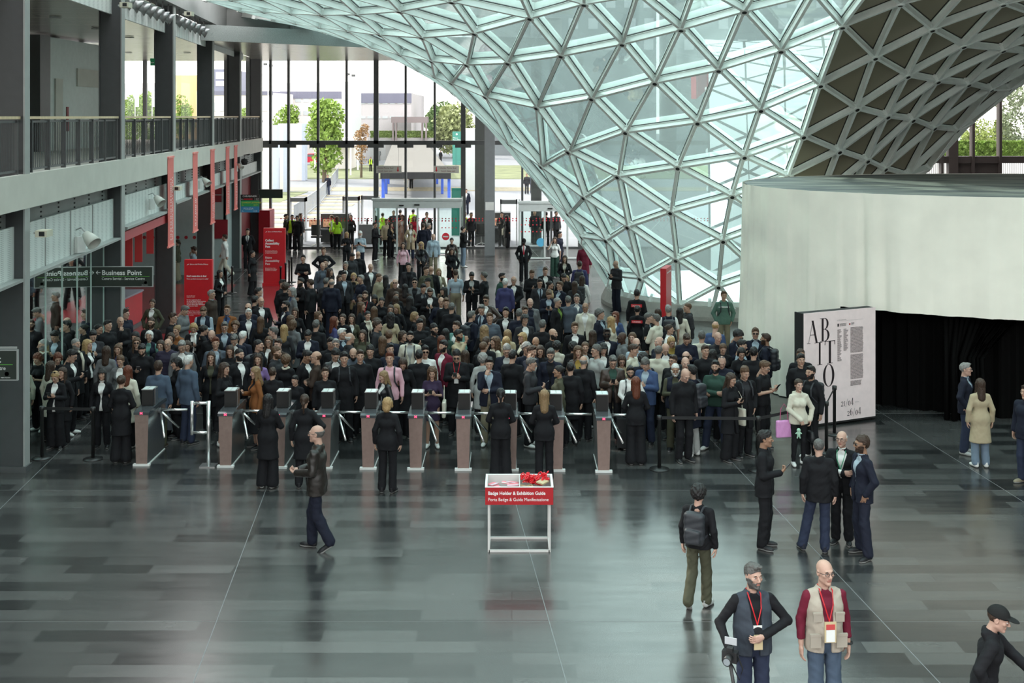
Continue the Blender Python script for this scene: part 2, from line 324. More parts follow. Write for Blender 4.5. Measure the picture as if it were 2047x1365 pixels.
# wall equipment: signs on the pale teal wall
e = empty('notice_panel', WP(46.58, .62, 1.45)); MB().box((-.30, -.03, 0), (.30, 0, .75)).build('board', mat('deep_red_board', (.25, .01, .02), .5), e); tag(e, 'dark red square panel on the pale teal wall by the fifth column', 'panel')
e = empty('fire_sign', WP(46.58, .7, 3.2)); MB().box((-.13, -.02, 0), (.13, 0, .26)).build('upper_plate', mat('deep_red_board', (.25, .01, .02), .5), e); MB().box((-.13, -.02, -.30), (.13, 0, -.04)).build('lower_plate', mat('deep_red_board', (.25, .01, .02), .5), e); tag(e, 'pair of small dark red fire signs high on the pale teal wall', 'sign')
# --------------------------------- window wall at the far end
FY = 56.0
def fx(px, Y=FY): return (px-CX)/F*Y
m = MB(); gl = [(-11.9, 22.2)]
m.box((-11.9, FY, 0), (20.6, FY+.015, 9.0)); m.box((-11.9, FY, 5.2), (-19.9, FY+.015, 9.0)); struct(m.build('window_1', clear))
m = MB()
for px, w in ((541, .10), (577, .10), (636, .10), (693, .10), (752, .22), (811, .10), (869, .10), (926, .22), (1044, .1), (1102, .1), (1160, .22)): m.box((fx(px)-w/2, FY-.12, 0), (fx(px)+w/2, FY+.12, 9.1))
for px in (452, 400, 345, 290): m.box((fx(px)-.08, FY-.1, 5.2), (fx(px)+.08, FY+.1, 9.1))
m.box((-11.9, FY-.12, 4.93), (14, FY+.12, 5.13)); m.box((-20, FY-.1, 6.0), (-11.9, FY+.1, 6.1))
for px in (541, 577, 636, 693, 752, 811, 869, 926, 1044): m.box((fx(px)-.38, FY-.2, 4.80), (fx(px)+.38, FY-.1, 4.98))
m.box((-12, FY-.06, 0), (14, FY+.06, .08))
struct(m.build('trim_8', steel_dark))
m = MB()
for row, z in enumerate((1.32, 1.42)):
    for k in range(150):
        x = -11+k*.16
        if (k*7+row*3) % 11 == 0: continue
        m.add([(x+.035*math.cos(t*math.pi/3), FY-.02, z+.035*math.sin(t*math.pi/3)) for t in range(6)], [tuple(range(6))])
struct(m.build('trim_9', mat('bright_red_dot_film', (.75, .03, .05), .5)))
# big free standing column, dark outer column
a = fl(979, 510); struct(MB().box((a.x-.23, a.y-.2, 0), (a.x+.23, a.y+.25, 9.0)).box((a.x-.19, a.y-.215, 2.05), (a.x+.19, a.y-.2, 2.42), 1).build('trim_10', [mat('mid_grey_column', (.20, .21, .22), .5), white]))
for px, Y in ((502, 58), (960, 57.6), (1072, 58)): struct(MB().box((fx(px, Y)-.26, Y, 0), (fx(px, Y)+.26, Y+.4, 9.2)).build('trim_11', steel_dark))
# right-hand far window and the dark hall around it
struct(MB().box((20.2, 60, 4.2), (27.5, 60.01, 8.45)).build('window_2', clear))
m = MB(); m.box((17, 59.8, 8.4), (30, 60.4, 15)); m.box((17.5, 59.9, 3.9), (30, 60.3, 4.25)); 
for px in (1882, 1908, 1944, 1998): m.box((fx(px, 60)-(.35 if px == 1908 else .08), 59.8, 0), (fx(px, 60)+(.12 if px == 1908 else .05), 60.2, 8.5))
m.box((22.6, 60, 2.0), (24.9, 60.3, 4.2)); struct(m.build('wall_far', mat('dark_maroon_frame', (.05, .035, .032), .6)))
# ================================================================= the glass vault: a funnel of triangular panes that comes down to the floor
VX, VY = 7.09, 40.0
PR = np.array([(0,3.7),(.6,3.72),(1.16,3.95),(2.15,4.72),(3.64,5.8),(4.46,6.43),(5.47,7.25),(6.4,8.1),(7.36,9.25),(8.27,10.8),(9.1,12.8),(9.7,15.0),(10.15,17.6),(10.6,21),(11.0,26),(11.3,34),(11.4,48)])
zz = np.concatenate([np.linspace(0, 9, 180), np.linspace(9.02, 11.4, 400)])
rr = np.interp(zz, PR[:,0], PR[:,1])
ker = np.hanning(25); ker /= ker.sum()
rr = np.convolve(np.pad(rr, 12, 'edge'), ker, 'valid')
ss = np.concatenate([[0], np.cumsum(np.hypot(np.diff(rr), np.diff(zz)))])
def surf(s, th):                                    # th = 0 faces the camera, positive to the right
    r = np.interp(s, ss, rr); z = np.interp(s, ss, zz); return np.array((VX+r*np.sin(th), VY-r*np.cos(th), z))
def nrm(s, th):
    a = surf(s+.05, th)-surf(s-.05, th); b = surf(s, th+.01)-surf(s, th-.01); n = np.cross(b, a); n = n/np.linalg.norm(n)
    return n if n[0]*math.sin(th)-n[1]*math.cos(th) > 0 else -n   # points away from the axis
def hit(px, py):
    d = np.array(((px-CX)/F, 1, -(py-HY)/F)); Y = np.linspace(18, 44, 5200); P = d[None]*Y[:,None]; P[:,2] += H
    g = np.hypot(P[:,0]-VX, P[:,1]-VY)-np.interp(P[:,2], zz, rr); g[P[:,2] > 11.4] = 1
    k = np.where((g[:-1] > 0) & (g[1:] <= 0))[0]
    if not len(k): return None
    p = P[k[0]]; z = p[2]; return float(np.interp(z, zz, ss)), math.atan2(p[0]-VX, -(p[1]-VY))
# joints of the lattice as surveyed: (i, j): column, row in the photo
ND = {(0,0):(1236,349),(0,-1):(1262,259),(0,-2):(1309,158),(0,-3):(1360,50),(0,1):(1257,448),(0,2):(1286,555),(1,0):(1354,332),(1,-1):(1396,235),(1,-2):(1432,136),(1,-3):(1491,11),(1,1):(1343,417),(1,2):(1351,513),(1,3):(1361,610),
(2,0):(1488,306),(2,-1):(1518,217),(2,-2):(1563,92),(2,1):(1467,389),(2,2):(1444,478),(2,3):(1437,568),(3,-2):(1680,44),(3,-1):(1642,161),(3,0):(1601,270),(3,1):(1572,344),(4,-1):(1746,109),(4,0):(1710,210),(4,1):(1675,299),
(5,-1):(1860,49),(5,0):(1814,145),(5,1):(1768,226),(5,2):(1730,316),(6,0):(1921,85),(6,1):(1871,155),(6,2):(1820,234),(6,3):(1763,332),(-1,0):(1177,391),(-1,-1):(1126,292),(-1,-2):(1193,192),(-1,-3):(1246,79),
(-2,-2):(1079,204),(-2,-3):(1117,107),(-2,-4):(1172,-4),(-2,-1):(1093,336),(-3,-3):(1026,120),(-3,-4):(1060,27),(-3,-2):(969,184)}
S0, KA = 5.0, .74
IJ = []; PQ = []
for k, (x, y) in ND.items():
    h = hit(x, y)
    if h is None: continue
    rho = h[0]+S0; IJ.append(k); PQ.append((rho*math.cos(KA*h[1]), rho*math.sin(KA*h[1])))
IJ = np.array(IJ, float); PQ = np.array(PQ); A_ = np.c_[IJ, np.ones(len(IJ))]
CF, *_ = np.linalg.lstsq(A_, PQ, rcond=None); RS = PQ-A_@CF
SG = 1.3; K_ = np.exp(-((IJ[:,None]-IJ[None])**2).sum(-1)/(2*SG*SG)); WT = np.linalg.solve(K_+.02*np.eye(len(IJ)), RS)
def node(i, j):
    q = np.array((i, j), float); p = np.array((i, j, 1.0))@CF + np.exp(-((IJ-q)**2).sum(-1)/(2*SG*SG))@WT
    rho = math.hypot(*p); return rho-S0, math.atan2(p[1], p[0])/KA
SMAX = ss[-1]-8
NS = {}
for i in range(-34, 36):
    for j in range(-34, 36):
        s, th = node(i, j)
        if s < SMAX and -2.55 < th < 3.1 and s > -3: NS[i, j] = (s, th)
NP = {k: Vector(surf(*v)) for k, v in NS.items() if v[0] >= 0}
NN = {k: -Vector(nrm(max(v[0], .06), v[1])) for k, v in NS.items()}
def opaque(i, j, th): return (i >= 3) or th > 1.9
vela = empty('window_5', (VX, VY, 0)); struct(vela); T = Matrix.Translation((-VX, -VY, 0))
lat = MB(); gas = MB(); pan = MB(); bro = MB(); nod = MB(); cen = []
def skip(p): return p.y > 56 or p.x < -13.2-.09*(p.y-40) or p.y < 3 or p.x > 30 or (p.y > 45.5+.3*max(0, p.x+4) and p.z > 8.9 and p.x < 6) or (p.x < WP(p.y).x+.4)
for (i, j), (s, th) in NS.items():
    for di, dj in ((1,0),(0,1),(1,1)):
        k2 = (i+di, j+dj)
        if k2 not in NS: continue
        s2, th2 = NS[k2]
        if s < 0 and s2 < 0: continue
        n = ((NN[i,j]+NN[k2])/2).normalized()
        if s < 0 or s2 < 0:
            t = s/(s-s2); pm = Vector(surf(0, th+(th2-th)*t)); p, q = (NP[k2], pm) if s < 0 else (NP[i,j], pm)
        else: p, q = NP[i,j], NP[k2]
        if skip(p) or skip(q): continue
        lat.beam(p, q, .045, .16, n, 0, -.055); lat.beam(p, q, .095, .02, n, 0, .03); lat.beam(p, q, .075, .02, n, 0, -.135)
        gas.beam(p, q, .125, .02, n, 0, .052)
    if s >= 0 and not skip(NP[i,j]):
        p, n = NP[i,j], NN[i,j]; nod.tube([p-n*.02, p+n*.05], .15, 12); nod.tube([p-n*.17, p-n*.02], .12, 12); nod.tube([p-n*.175, p-n*.171], .06, 10, 1)
for (i, j) in NS:
    for tri in (((i,j),(i+1,j),(i+1,j+1)), ((i,j),(i+1,j+1),(i,j+1))):
        if not all(k in NS for k in tri): continue
        S3 = [NS[k] for k in tri]; up = [v for v in S3 if v[0] >= 0]; dn = [v for v in S3 if v[0] < 0]
        if not up: continue
        if dn:
            poly = []
            for a in range(3):
                u, v = S3[a], S3[(a+1) % 3]
                if u[0] >= 0: poly.append(u)
                if (u[0] >= 0) != (v[0] >= 0): t = u[0]/(u[0]-v[0]); poly.append((0, u[1]+(v[1]-u[1])*t))
        else: poly = S3
        P = [Vector(surf(*v))-Vector(nrm(max(v[0], .06), v[1]))*.06 for v in poly]
        if any(skip(p) for p in P): continue
        c = sum(P, Vector())/len(P); cth = sum(v[1] for v in poly)/len(poly)
        ci = sum(k[0] for k in tri)/3; 
        if (ci > 3 and poly[0][0] < np.interp(9.95, zz, ss)) or cth > 1.75 or cth < -2.5: bro.add(P, [tuple(range(len(P)))], 0)  # panels stop above the view; glazing added there to light the pavilion
        else: pan.add(P, [tuple(range(len(P)))])
lat.v = [tuple(T@Vector(v)) for v in lat.v]; gas.v = [tuple(T@Vector(v)) for v in gas.v]; pan.v = [tuple(T@Vector(v)) for v in pan.v]; bro.v = [tuple(T@Vector(v)) for v in bro.v]; nod.v = [tuple(T@Vector(v)) for v in nod.v]
for b_, nm, mm in ((lat, 'lattice', vela_steel), (nod, 'joint', [vela_steel, rubber]), (gas, 'gasket', rubber), (pan, 'pane', tealglass), (bro, 'panel', None)):
    if b_ is bro:
        # panels: bronze towards the hall, white on the weather side
        m_ = bpy.data.materials.new('two_sided_panel'); m_.use_nodes = True; n_ = m_.node_tree; b0 = n_.nodes['Principled BSDF']
        g_ = n_.nodes.new('ShaderNodeNewGeometry'); x_ = n_.nodes.new('ShaderNodeMixRGB'); x_.inputs[1].default_value = (.27,.235,.17,1); x_.inputs[2].default_value = (.86,.89,.88,1)
        n_.links.new(g_.outputs['Backfacing'], x_.inputs[0]); n_.links.new(x_.outputs[0], b0.inputs['Base Color']); b0.inputs['Roughness'].default_value = .45; mm = m_
        vs = [Vector(v) for v in bro.v]; out = []
        for f in bro.f:
            c = sum((vs[k] for k in f), Vector())/len(f); nn = (vs[f[1]]-vs[f[0]]).cross(vs[f[2]]-vs[f[0]]); rad = Vector((c.x, c.y, -3))
            out.append(f if nn.dot(rad) > 0 else f[::-1])
        bro.f = out
    b_.build(nm, mm, vela)
# concrete curb and base ring, gravel inside
conc = mat('pale_concrete_curb', (.42, .41, .38), .7, 0, .1)
c = MB(); pr = [(3.35, 0), (4.05, 0), (4.05, .12), (3.9, .42), (3.5, .42)]
c.lathe(pr, (VX, VY, 0), 72, 0); c.f.pop(); c.m.pop()
c.lathe([(3.58, .42), (3.78, .42), (3.78, .56), (3.58, .56)], (VX, VY, 0), 72, 1)
for k in range(24):
    a = k/24*2*math.pi; q = Vector((VX+3.98*math.sin(a), VY-3.98*math.cos(a), 0)); c.beam(q+Vector((0,0,.05)), Vector((VX+3.66*math.sin(a), VY-3.66*math.cos(a), .62)), .10, .16, (0,0,1), 1)
struct(c.build('trim_12', [conc, vela_steel], smooth=False))
g = MB(); g.lathe([(0, .30), (2, .34), (3.5, .30)], (VX, VY, 0), 48); g.f = g.f[:]; 
struct(g.build('floor_gravel', mat('grey_gravel', (.26, .29, .31), .9, 0, .6, 30, .8)))
# ================================================================= balcony banners
def banner(Y, ztop, zbot, label):
    a = WP(Y, -.04, zbot); r = empty('hanging_banner', a); L = WP(Y+.82, -.04, zbot)-a
    m = MB(); n = 8; vs = []; h = ztop-zbot
    for k in range(n+1):
        t = k/n; w = .012*math.sin(t*5)*(1-t)
        vs += [Vector((w, 0, h*t)), L+Vector((w, 0, h*t)), Vector((w-.01, 0, h*t)), L+Vector((w-.01, 0, h*t))]
    fs = []
    for k in range(n):
        a0 = k*4; b0 = a0+4; fs += [(a0,a0+1,b0+1,b0), (a0+3,a0+2,b0+2,b0+3), (a0,b0,b0+2,a0+2), (a0+1,a0+3,b0+3,b0+1)]
    fs += [(0,2,3,1), (n*4,n*4+1,n*4+3,n*4+2)]
    m.add(vs, fs); m.build('cloth', redfade, r)
    m = MB(); m.beam((.0,0,h+.01), L+Vector((0,0,h+.01)), .05, .05); m.beam((0,0,.0), L, .05, .05); m.build('batten', mat('salmon_batten', (.80, .25, .22), .6), r)
    m = MB(); g_ = random.Random(int(Y)); u = L.normalized()
    for d_, hh in ((.22, .085), (.46, .055)):
        z = .18
        while z < h*(.78 if Y < 34 else .42):
            w_ = g_.uniform(.02, .05); c_ = u*d_+Vector((.034, 0, z)); m.add([c_, c_+u*hh, c_+u*hh+Vector((0,0,w_)), c_+Vector((0,0,w_))], [(0,1,2,3)]); z += w_+g_.choice((.02, .02, .06))
    m.build('small_print', whitep, r)
    tag(r, label, 'banner', 'salmon red banners under the balcony')
for Y, zb, l in ((33.1, 2.6, 'nearest and longest looking salmon red banner hanging from the balcony edge'), (37.0, 2.64, 'second salmon red banner from the near end of the balcony edge'), (40.35, 2.6, 'third salmon red banner from the near end of the balcony edge'),
                 (43.8, 2.64, 'fourth salmon red banner from the near end of the balcony edge'), (45.9, 2.64, 'farthest salmon red banner hanging by the end of the balcony')): banner(Y, 5.12, zb, l)
# ================================================================= hanging signs
wt = mat('sign_white_letter', (.75, .76, .74), .5); sgn = mat('sign_dark_green_black', (.02, .028, .022), .35)
def arrow_left(x, z, s, r, o):
    m = MB(); m.box((x, -.021, z-.006), (x+s, -.017, z+.006)); m.beam((x, -.019, z), (x+s*.45, -.019, z+s*.4), .012, .004, (0,1,0)); m.beam((x, -.019, z), (x+s*.45, -.019, z-s*.4), .012, .004, (0,1,0)); return m.build('arrow', wt, r)
def business_sign(p, w, label):
    r = empty('direction_sign', p)
    MB().box((0, -.015, 0), (w, .015, .44)).build('board', sgn, r)
    m = MB(); m.box((-.02, -.02, .44), (w+.02, .02, .455)); m.box((-.02, -.02, -.015), (w+.02, .02, 0)); m.box((w, -.02, 0), (w+.02, .02, .44)); m.build('frame', steel_edge, r)
    MB().box((.15, -.018, .225), (w-.06, -.015, .231)).build('green_line', mat('sign_green_line', (.12, .45, .05), .5), r)
    arrow_left(.03, .315, .10, r, 0)
    text('lettering', 'Business Point', .155, face((.16, -.017, .262), (1,0,0)), wt, r, sx=1.02, bold=.003)
    text('lettering', 'Centro Servizi - Service Centre', .088, face((.16, -.017, .145), (1,0,0)), wt, r, sx=.88)
    m = MB(); c = Vector((w-.15, -.017, .085)); m.lathe([(0, 0), (.033, 0)], n=20); m.v = [(c.x+x, c.y, c.z+y) for x, y, z in m.v]; m.f = [f[::-1] for f in m.f]; m.build('emblem', wt, r)
    text('lettering', 'FIERA MILANO', .022, face((w-.24, -.017, .022), (1,0,0)), wt, r)
    tag(r, label, 'sign', 'business point direction signs')
p = at(190, 572, 27.1); business_sign((p.x, p.y, 2.38), 1.32, 'black Business Point direction sign sticking out from the glass partition')
p = at(34, 757, 18.0); business_sign((p.x-1.32, p.y, 2.27), 1.32, 'black Business Point sign cut off by the left edge of the photo')
MB().box((-1.7, -.01, 0), (0, .01, .03)).build('bracket', steel_edge, None, M=Matrix.Translation((p.x, p.y, 2.74))).parent = None
o = bpy.data.objects['bracket']; tag(o, 'thin pale metal bracket above the cut-off sign at the left edge', 'bracket')
p = at(481, 424, 47.6); r = empty('emergency_sign', (p.x, p.y, 2.40))
MB().box((0, 0, .48), (.75, .03, .72)).build('upper_panel', mat('sign_black', (.012, .012, .012), .4), r); MB().box((0, 0, .24), (.75, .03, .48)).build('middle_panel', mat('sign_green', (.03, .32, .10), .4), r); MB().box((0, 0, 0), (.75, .03, .24)).build('lower_panel', mat('sign_blue', (.04, .22, .42), .4), r)
MB().box((.12, -.004, .52), (.48, 0, .56)).build('red_stripe', red, r)
ye = mat('sign_yellow', (.70, .65, .05), .5)
for s, z, x, sz, mm in (('CARABINIERI', .62, .08, .10, wt), ('112', .50, .55, .12, wt), ('GUARDIA di FINANZA', .37, .04, .085, ye), ('117', .26, .52, .11, ye), ('POLIZIA', .12, .12, .11, wt), ('113', .02, .52, .10, wt), ('<-', .50, .02, .1, wt), ('<-', .26, .04, .1, ye), ('<-', .02, .04, .1, wt)):
    text('lettering', s, sz, face((x, -.003, z), (1,0,0)), mm, r)
m = MB()
for x in (.05, .7): m.box((x, .01, .72), (x+.01, .02, 1.75))
m.build('wire', steel_dark, r); tag(r, 'three-band black, green and blue police emergency number sign', 'sign')
p = at(515, 396, 49.5); r = empty('back_sign', (p.x, p.y, p.z)); MB().box((0, 0, 0), (1.05, .04, .37)).build('board', sgn, r); MB().box((.1, .01, .37), (.11, .02, 1.7)).box((.9, .01, .37), (.91, .02, 1.7)).build('wire', steel_dark, r); tag(r, 'blank dark hanging sign seen behind the police number sign', 'sign')
# exit signs over the far doors, green exit sign at the balcony
sg = mat('sign_grey_beige', (.50, .47, .42), .5); st = mat('sign_dark_letter', (.16, .05, .05), .5)
for x0, lab, al in ((752, 'left hanging exit sign over the main doors, red arrow on its right', 0), (867, 'right hanging exit sign over the main doors, red arrow on its left', 1)):
    p = at(x0, 346, 53.0); r = empty('exit_sign', (p.x, p.y, p.z)); MB().box((0, 0, 0), (1.14, .03, .33)).build('board', sg, r)
    xx = .04 if not al else .28
    text('lettering', 'Uscita Porta Sud', .115, face((xx, -.003, .19), (1,0,0)), st, r, sx=.95); text('lettering', 'South Gate exit', .10, face((xx+.05, -.003, .06), (1,0,0)), st, r)
    ax = .98 if not al else .12; m = MB(); m.box((ax-.02, -.004, .14), (ax+.02, -.001, .27)); m.add([(ax-.06, -.004, .15), (ax+.06, -.004, .15), (ax, -.004, .05)], [(0,2,1)]); m.build('arrow', red, r)
    m = MB()
    for x in (.1, 1.0): m.box((x, .01, .33), (x+.008, .018, 1.2))
    m.build('wire', steel_dark, r); tag(r, lab, 'sign', 'exit signs over the main doors')
p = at(308, 131, 36); r = empty('exit_sign', (p.x, p.y, p.z)); MB().box((-.12, 0, 0), (.12, .05, .22)).build('board', mat('exit_green', (.02, .20, .08), .5, emit=.15), r)
m = MB(); m.box((-.08, -.004, .08), (.0, 0, .10)); m.add([(-.10, -.003, .09), (-.06, -.003, .06), (-.06, -.003, .12)], [(0,1,2)]); m.box((.03, -.004, .04), (.08, 0, .14)); m.build('pictogram', wt, r)
MB().box((-.01, .02, .22), (.01, .03, 8.86-p.z)).build('rod', steel_dark, r); tag(r, 'small green emergency exit sign under the balcony ceiling', 'sign')
# ================================================================= spotlights, cameras
dlm = mat('pale_lamp_housing', (.52, .53, .48), .4)
def spot(p, sc, label, az=.6):
    r = empty('wall_spotlight', p, az, sc); MB().lathe([(.03, 0), (.08, .03), (.13, .18), (.155, .36), (.145, .36), (.12, .20)], n=20).build('shade', dlm, r, True, Matrix.Rotation(math.radians(128), 4, 'X'))
    MB().tube([(0, .28, .04), (0, .1, .10), (0, 0, .02)], .015).build('arm', steel_edge, r); MB().box((-.10, .10, -.42), (.12, .18, -.08)).build('ballast_box', white, r)
    tag(r, label, 'spotlight', 'pale wall spotlights under the balcony')
spot(WP(24.6, -.02, 3.86), 1.0, 'large pale spotlight on the nearest perforated panel', 1.1); spot(WP(31.5, -.02, 4.15), .85, 'pale spotlight on the second perforated panel, above the ticket counter', 1.1); spot(WP(38.5, -.1, 4.25), .8, 'pale spotlight half hidden behind the second salmon banner', 1.1); spot(WP(46.5, -.1, 4.4), .7, 'small pale spotlight near the far end of the balcony', 1.1)
def can_row(Y0, Y1, n, z):
    for k in range(n):
        c = WP(Y0+(Y1-Y0)*k/(n-1), .05, z); r = empty('ceiling_spotlight', c, 1.9)
        MB().lathe([(.02, .30), (.11, .28), (.13, 0), (.19, -.12), (.17, -.12), (.11, 0)], n=18).build('can', mat('grey_metal_can', (.28, .29, .29), .3, .7), r, True, Matrix.Rotation(math.radians(-62), 4, 'X'))
        MB().box((-.02, -.02, .0), (.02, .02, .45)).build('bracket', steel_dark, r)
        tag(r, 'grey metal can spotlight in the row along the upper balcony girder', 'spotlight', 'can spotlights along the upper girder')
can_row(28.8, 33.6, 7, 9.1); can_row(35.2, 40.4, 7, 9.15); can_row(42.2, 46.2, 5, 9.2)
def cctv(p, label):
    r = empty('security_camera', p); MB().box((-.05, -.16, -.06), (.16, .12, .06)).build('housing', mat('camera_cream', (.55, .53, .42), .5), r); MB().box((.02, -.165, -.04), (.12, -.158, .04)).build('lens', black, r); MB().box((-.14, .0, -.02), (-.05, .04, .02)).build('bracket', steel_edge, r); tag(r, label, 'camera', 'box cameras on the left wing')
q = WP(27.6, -.12, 8.9); cctv(q, 'cream box camera high on the second grey column'); q = WP(33.6, -.3, 9.2); cctv(q+Vector((.25,-.2,.0)), 'cream box camera high beside the third grey column'); cctv(WP(21.1, -.20, 4.2), 'grey box camera on the nearest column below the balcony'); cctv(WP(33.9, -.1, 4.22), 'grey box camera on the third column below the balcony')
r = empty('security_camera', WP(47.2, -.25, 4.55)); MB().lathe([(0, -.22), (.10, -.20), (.14, -.08), (.12, .02), (0, .05)], n=16).build('dome', black, r, True); MB().tube([(0, 0, .03), (-.02, 0, .18), (.22, .0, .22)], .02).build('arm', black, r); tag(r, 'black dome camera on a curved arm by the last banner', 'camera')
# ================================================================= red totems
def totem(x, ybase, label, lines, rz=0, w=.8, h=2.15):
    p = fl(x, ybase); r = empty('info_totem', p, rz)
    MB().box((-w/2, 0, .12), (w/2, .16, h)).box((-w/2-.03, -.04, 0), (w/2+.03, .20, .12)).build('board', red, r)
    MB().add([(-w/2+.07, -.005, h-.16), (-w/2+.12, -.005, h-.11), (-w/2+.13, -.005, h-.14)], [(0,2,1)]).build('emblem', whitep, r)
    text('lettering', 'Salone del Mobile.Milano', .062, face((-w/2+.16, -.002, h-.15), (1,0,0)), whitep, r, sx=.85)
    for s, z, sz, bo in lines: text('lettering', s, sz, face((-w/2+.07, -.002, z), (1,0,0)), whitep, r, bold=bo, sx=.92)
    tag(r, label, 'sign', 'red information totems'); return r
totem(396, 668, 'red information totem beside the third column, reading Don\'t waste time in line', [("Don't waste time in line!", 1.66, .062, .003), ("Non perdere tempo in coda!", 1.58, .058, 0), ('Scan the QR Code\nto get your ticket', 1.10, .035, 0),
      ("For the registration form\ndo via the Salone Ticket counters\nscan the QR Code displayed\non your device after verification\nand buy your ticket", .98, .044, .001), ("Compila il form di registrazione\nvia Salone Ticket e inquadra\nil QR Code sul tuo dispositivo\ndopo verifica", .66, .042, 0)])
totem(548, 572, 'red information totem reading Collect Accessibility Pass, near the doors', [('Collect\nAccessibility\nPass', 1.66, .115, .004), ('Here you can collect your\nAccessibility Pass dedicated\nto visitors with disabilities', 1.30, .045, 0), ('Ritiro\nAccessibility\nPass', 1.02, .115, .001), ('Qui puoi ritirare il tuo\nAccessibility Pass dedicato\nai visitatori con disabilita', .66, .045, 0)])
t = totem(1337, 690, 'red information totem turned edge-on in front of the glass vault', [], rz=math.radians(72))
e = empty('locker_cabinet', fl(530, 505)); MB().box((-.30, 0, 0), (.20, 1.1, 1.95)).build('cabinet_body', mat('deep_red_cabinet', (.28, .005, .012), .4), e); MB().box((.20, .03, .05), (.215, .5, 1.9)).build('door', mat('red_cabinet_door', (.45, .03, .05), .4), e); MB().box((.20, .55, .05), (.215, 1.07, 1.9)).build('door', mat('red_cabinet_door', (.45, .03, .05), .4), e); tag(e, 'tall deep red cabinet behind the accessibility totem', 'cabinet')
# ================================================================= turnstiles
brz = mat('warm_brushed_steel', (.30, .215, .19), .32, .6, .08, 12); top_b = mat('dark_glass_lid', (.05, .055, .06), .15)
led = mat('red_led', (1, .05, .12), .5, emit=2.5)
def turnstile():
    r = empty('turnstile', (0,0,0))
    m = MB(); n = 1.02
    vs = [(-.10,0,0),(.10,0,0),(.125,0,.92),(-.125,0,.92),(-.10,1.05,0),(.10,1.05,0),(.125,1.05,.92),(-.125,1.05,.92)]
    m.add(vs, [(0,1,2,3)], 0); m.add(vs, [(1,5,6,2),(5,4,7,6),(4,0,3,7),(3,2,6,7)], 1); m.build('post_body', [brz, chrome], r)
    MB().box((-.15, -.03, 0), (.15, .05, .035)).box((-.11, .05, 0), (.11, 1.07, .02)).build('base_plate', mat('bright_base_plate', (.75, .75, .73), .4), r)
    m = MB(); pr = [(-.02,.92),(-.02,.965),(.05,.985),(.5,1.0),(1.0,.985),(1.07,.96),(1.07,.92)]
    vs = [(-.14, y, z) for y, z in pr]+[(.14, y, z) for y, z in pr]; k = len(pr)
    m.add(vs, [tuple(range(k))[::-1], tuple(range(k, 2*k))]+[(i, i+1, k+i+1, k+i) for i in range(k-1)]+[(k-1, 0, k, 2*k-1)][:1]); m.build('lid', top_b, r)
    m = MB(); m.beam((-.022, -.024, .935), (.022, -.024, .968), .012, .004, (0,1,0)); m.beam((.022, -.024, .935), (-.022, -.024, .968), .012, .004, (0,1,0)); m.build('indicator_lamp', led, r)
    m = MB(); m.box((-.105, .34, 1.00), (.105, .58, 1.29), 0); m.box((-.105, .32, 1.29), (.105, .60, 1.30), 1); m.box((-.09, .33, 1.301), (-.005, .56, 1.305), 2); m.box((.01, .33, 1.301), (.09, .56, 1.305), 2); m.box((.105, .44, 1.00), (.115, .60, 1.29), 1); m.build('ticket_reader', [mat('reader_black', (.015,.014,.014), .35), chrome, mat('pale_reader_pad', (.62,.68,.66), .3)], r)
    m = MB(); m.tube([(.11, .62, .84), (.17, .62, .84)], .055, 14); m.build('hub', steel_dark, r)
    for p, q in (((.16, .62, .86), (.66, .60, .86)), ((.17, .60, .80), (.36, .18, .46)), ((.17, .66, .80), (.40, .95, .44))):
        MB().tube([p, q], .021, 10).build('arm', mat('polished_tube', (.75, .75, .74), .18, .9), r, True)
    return r
tp = turnstile()
TX = [(283,934),(451,937),(557,939),(648,940),(736,941),(831,942),(926,943),(1020,944),(1113,945),(1207,947)]
nth = ['first', 'second', 'third', 'fourth', 'fifth', 'sixth', 'seventh', 'eighth', 'ninth', 'last']
for k, (x, y) in enumerate(TX):
    o = tp if k == 0 else copy_tree(tp); p = fl(x, y-3); o.location = p
    tag(o, 'steel tripod turnstile, %s from the left in the row, red cross lit' % nth[k] if k < 9 else 'steel tripod turnstile at the right end of the row, next to the black belt post', 'turnstile', 'row of tripod turnstiles')
r = empty('swing_gate', fl(417, 931)); tb = mat('polished_tube', (.75, .75, .74), .18, .9)
MB().tube([(0,0,0), (0,0,1.17)], .035, 12).build('post', tb, r, True); MB().box((-.14, -.12, 0), (.14, .12, .02)).build('base_plate', chrome, r)
MB().tube([(-.30,.0,.56), (-.30,.0,1.17)], .03, 12).tube([(-.30,0,1.13), (0,0,1.13)], .025, 10).tube([(-.30,0,.60), (0,0,.60)], .025, 10).build('gate_frame', tb, r, True); tag(r, 'polished tube swing gate between the first two turnstiles', 'gate')
# ================================================================= belt posts
def belt_post(p, label, belts=()):
    r = empty('belt_post', p)
    MB().lathe([(.0, .0), (.175, .0), (.175, .015), (.06, .035), (0, .035)], n=28).build('base', mat('base_black', (.02,.02,.02), .35), r, True)
    MB().lathe([(.032, .03), (.032, .88), (.045, .885), (.045, .96), (0, .965)], n=16).build('pole', mat('pole_black', (.015,.015,.015), .4), r, True)
    for q in belts:
        d = Vector(q)-Vector(p); MB().beam(Vector((0,0,.92)), d+Vector((0,0,.92)), .003, .055).build('belt', black, r)
    tag(r, label, 'stanchion', 'black belt posts')
A1, A2, A3, A4 = fl(1318, 938), fl(1516, 940), fl(1652, 905), fl(1668, 868)
belt_post(A1, 'black belt post right of the last turnstile', [A2]); belt_post(A2, 'black belt post behind the man with the slicked-back dark hair', [A3]); belt_post(A3, 'black belt post in front of the woman in the white hoodie', [A4]); belt_post(A4, 'black belt post closest to the pink poster wall')
B1, B2 = fl(84, 916), fl(186, 918); belt_post(B2, 'black belt post left of the first turnstile', [B1]); belt_post(B1, 'black belt post in the corner by the glass partition')
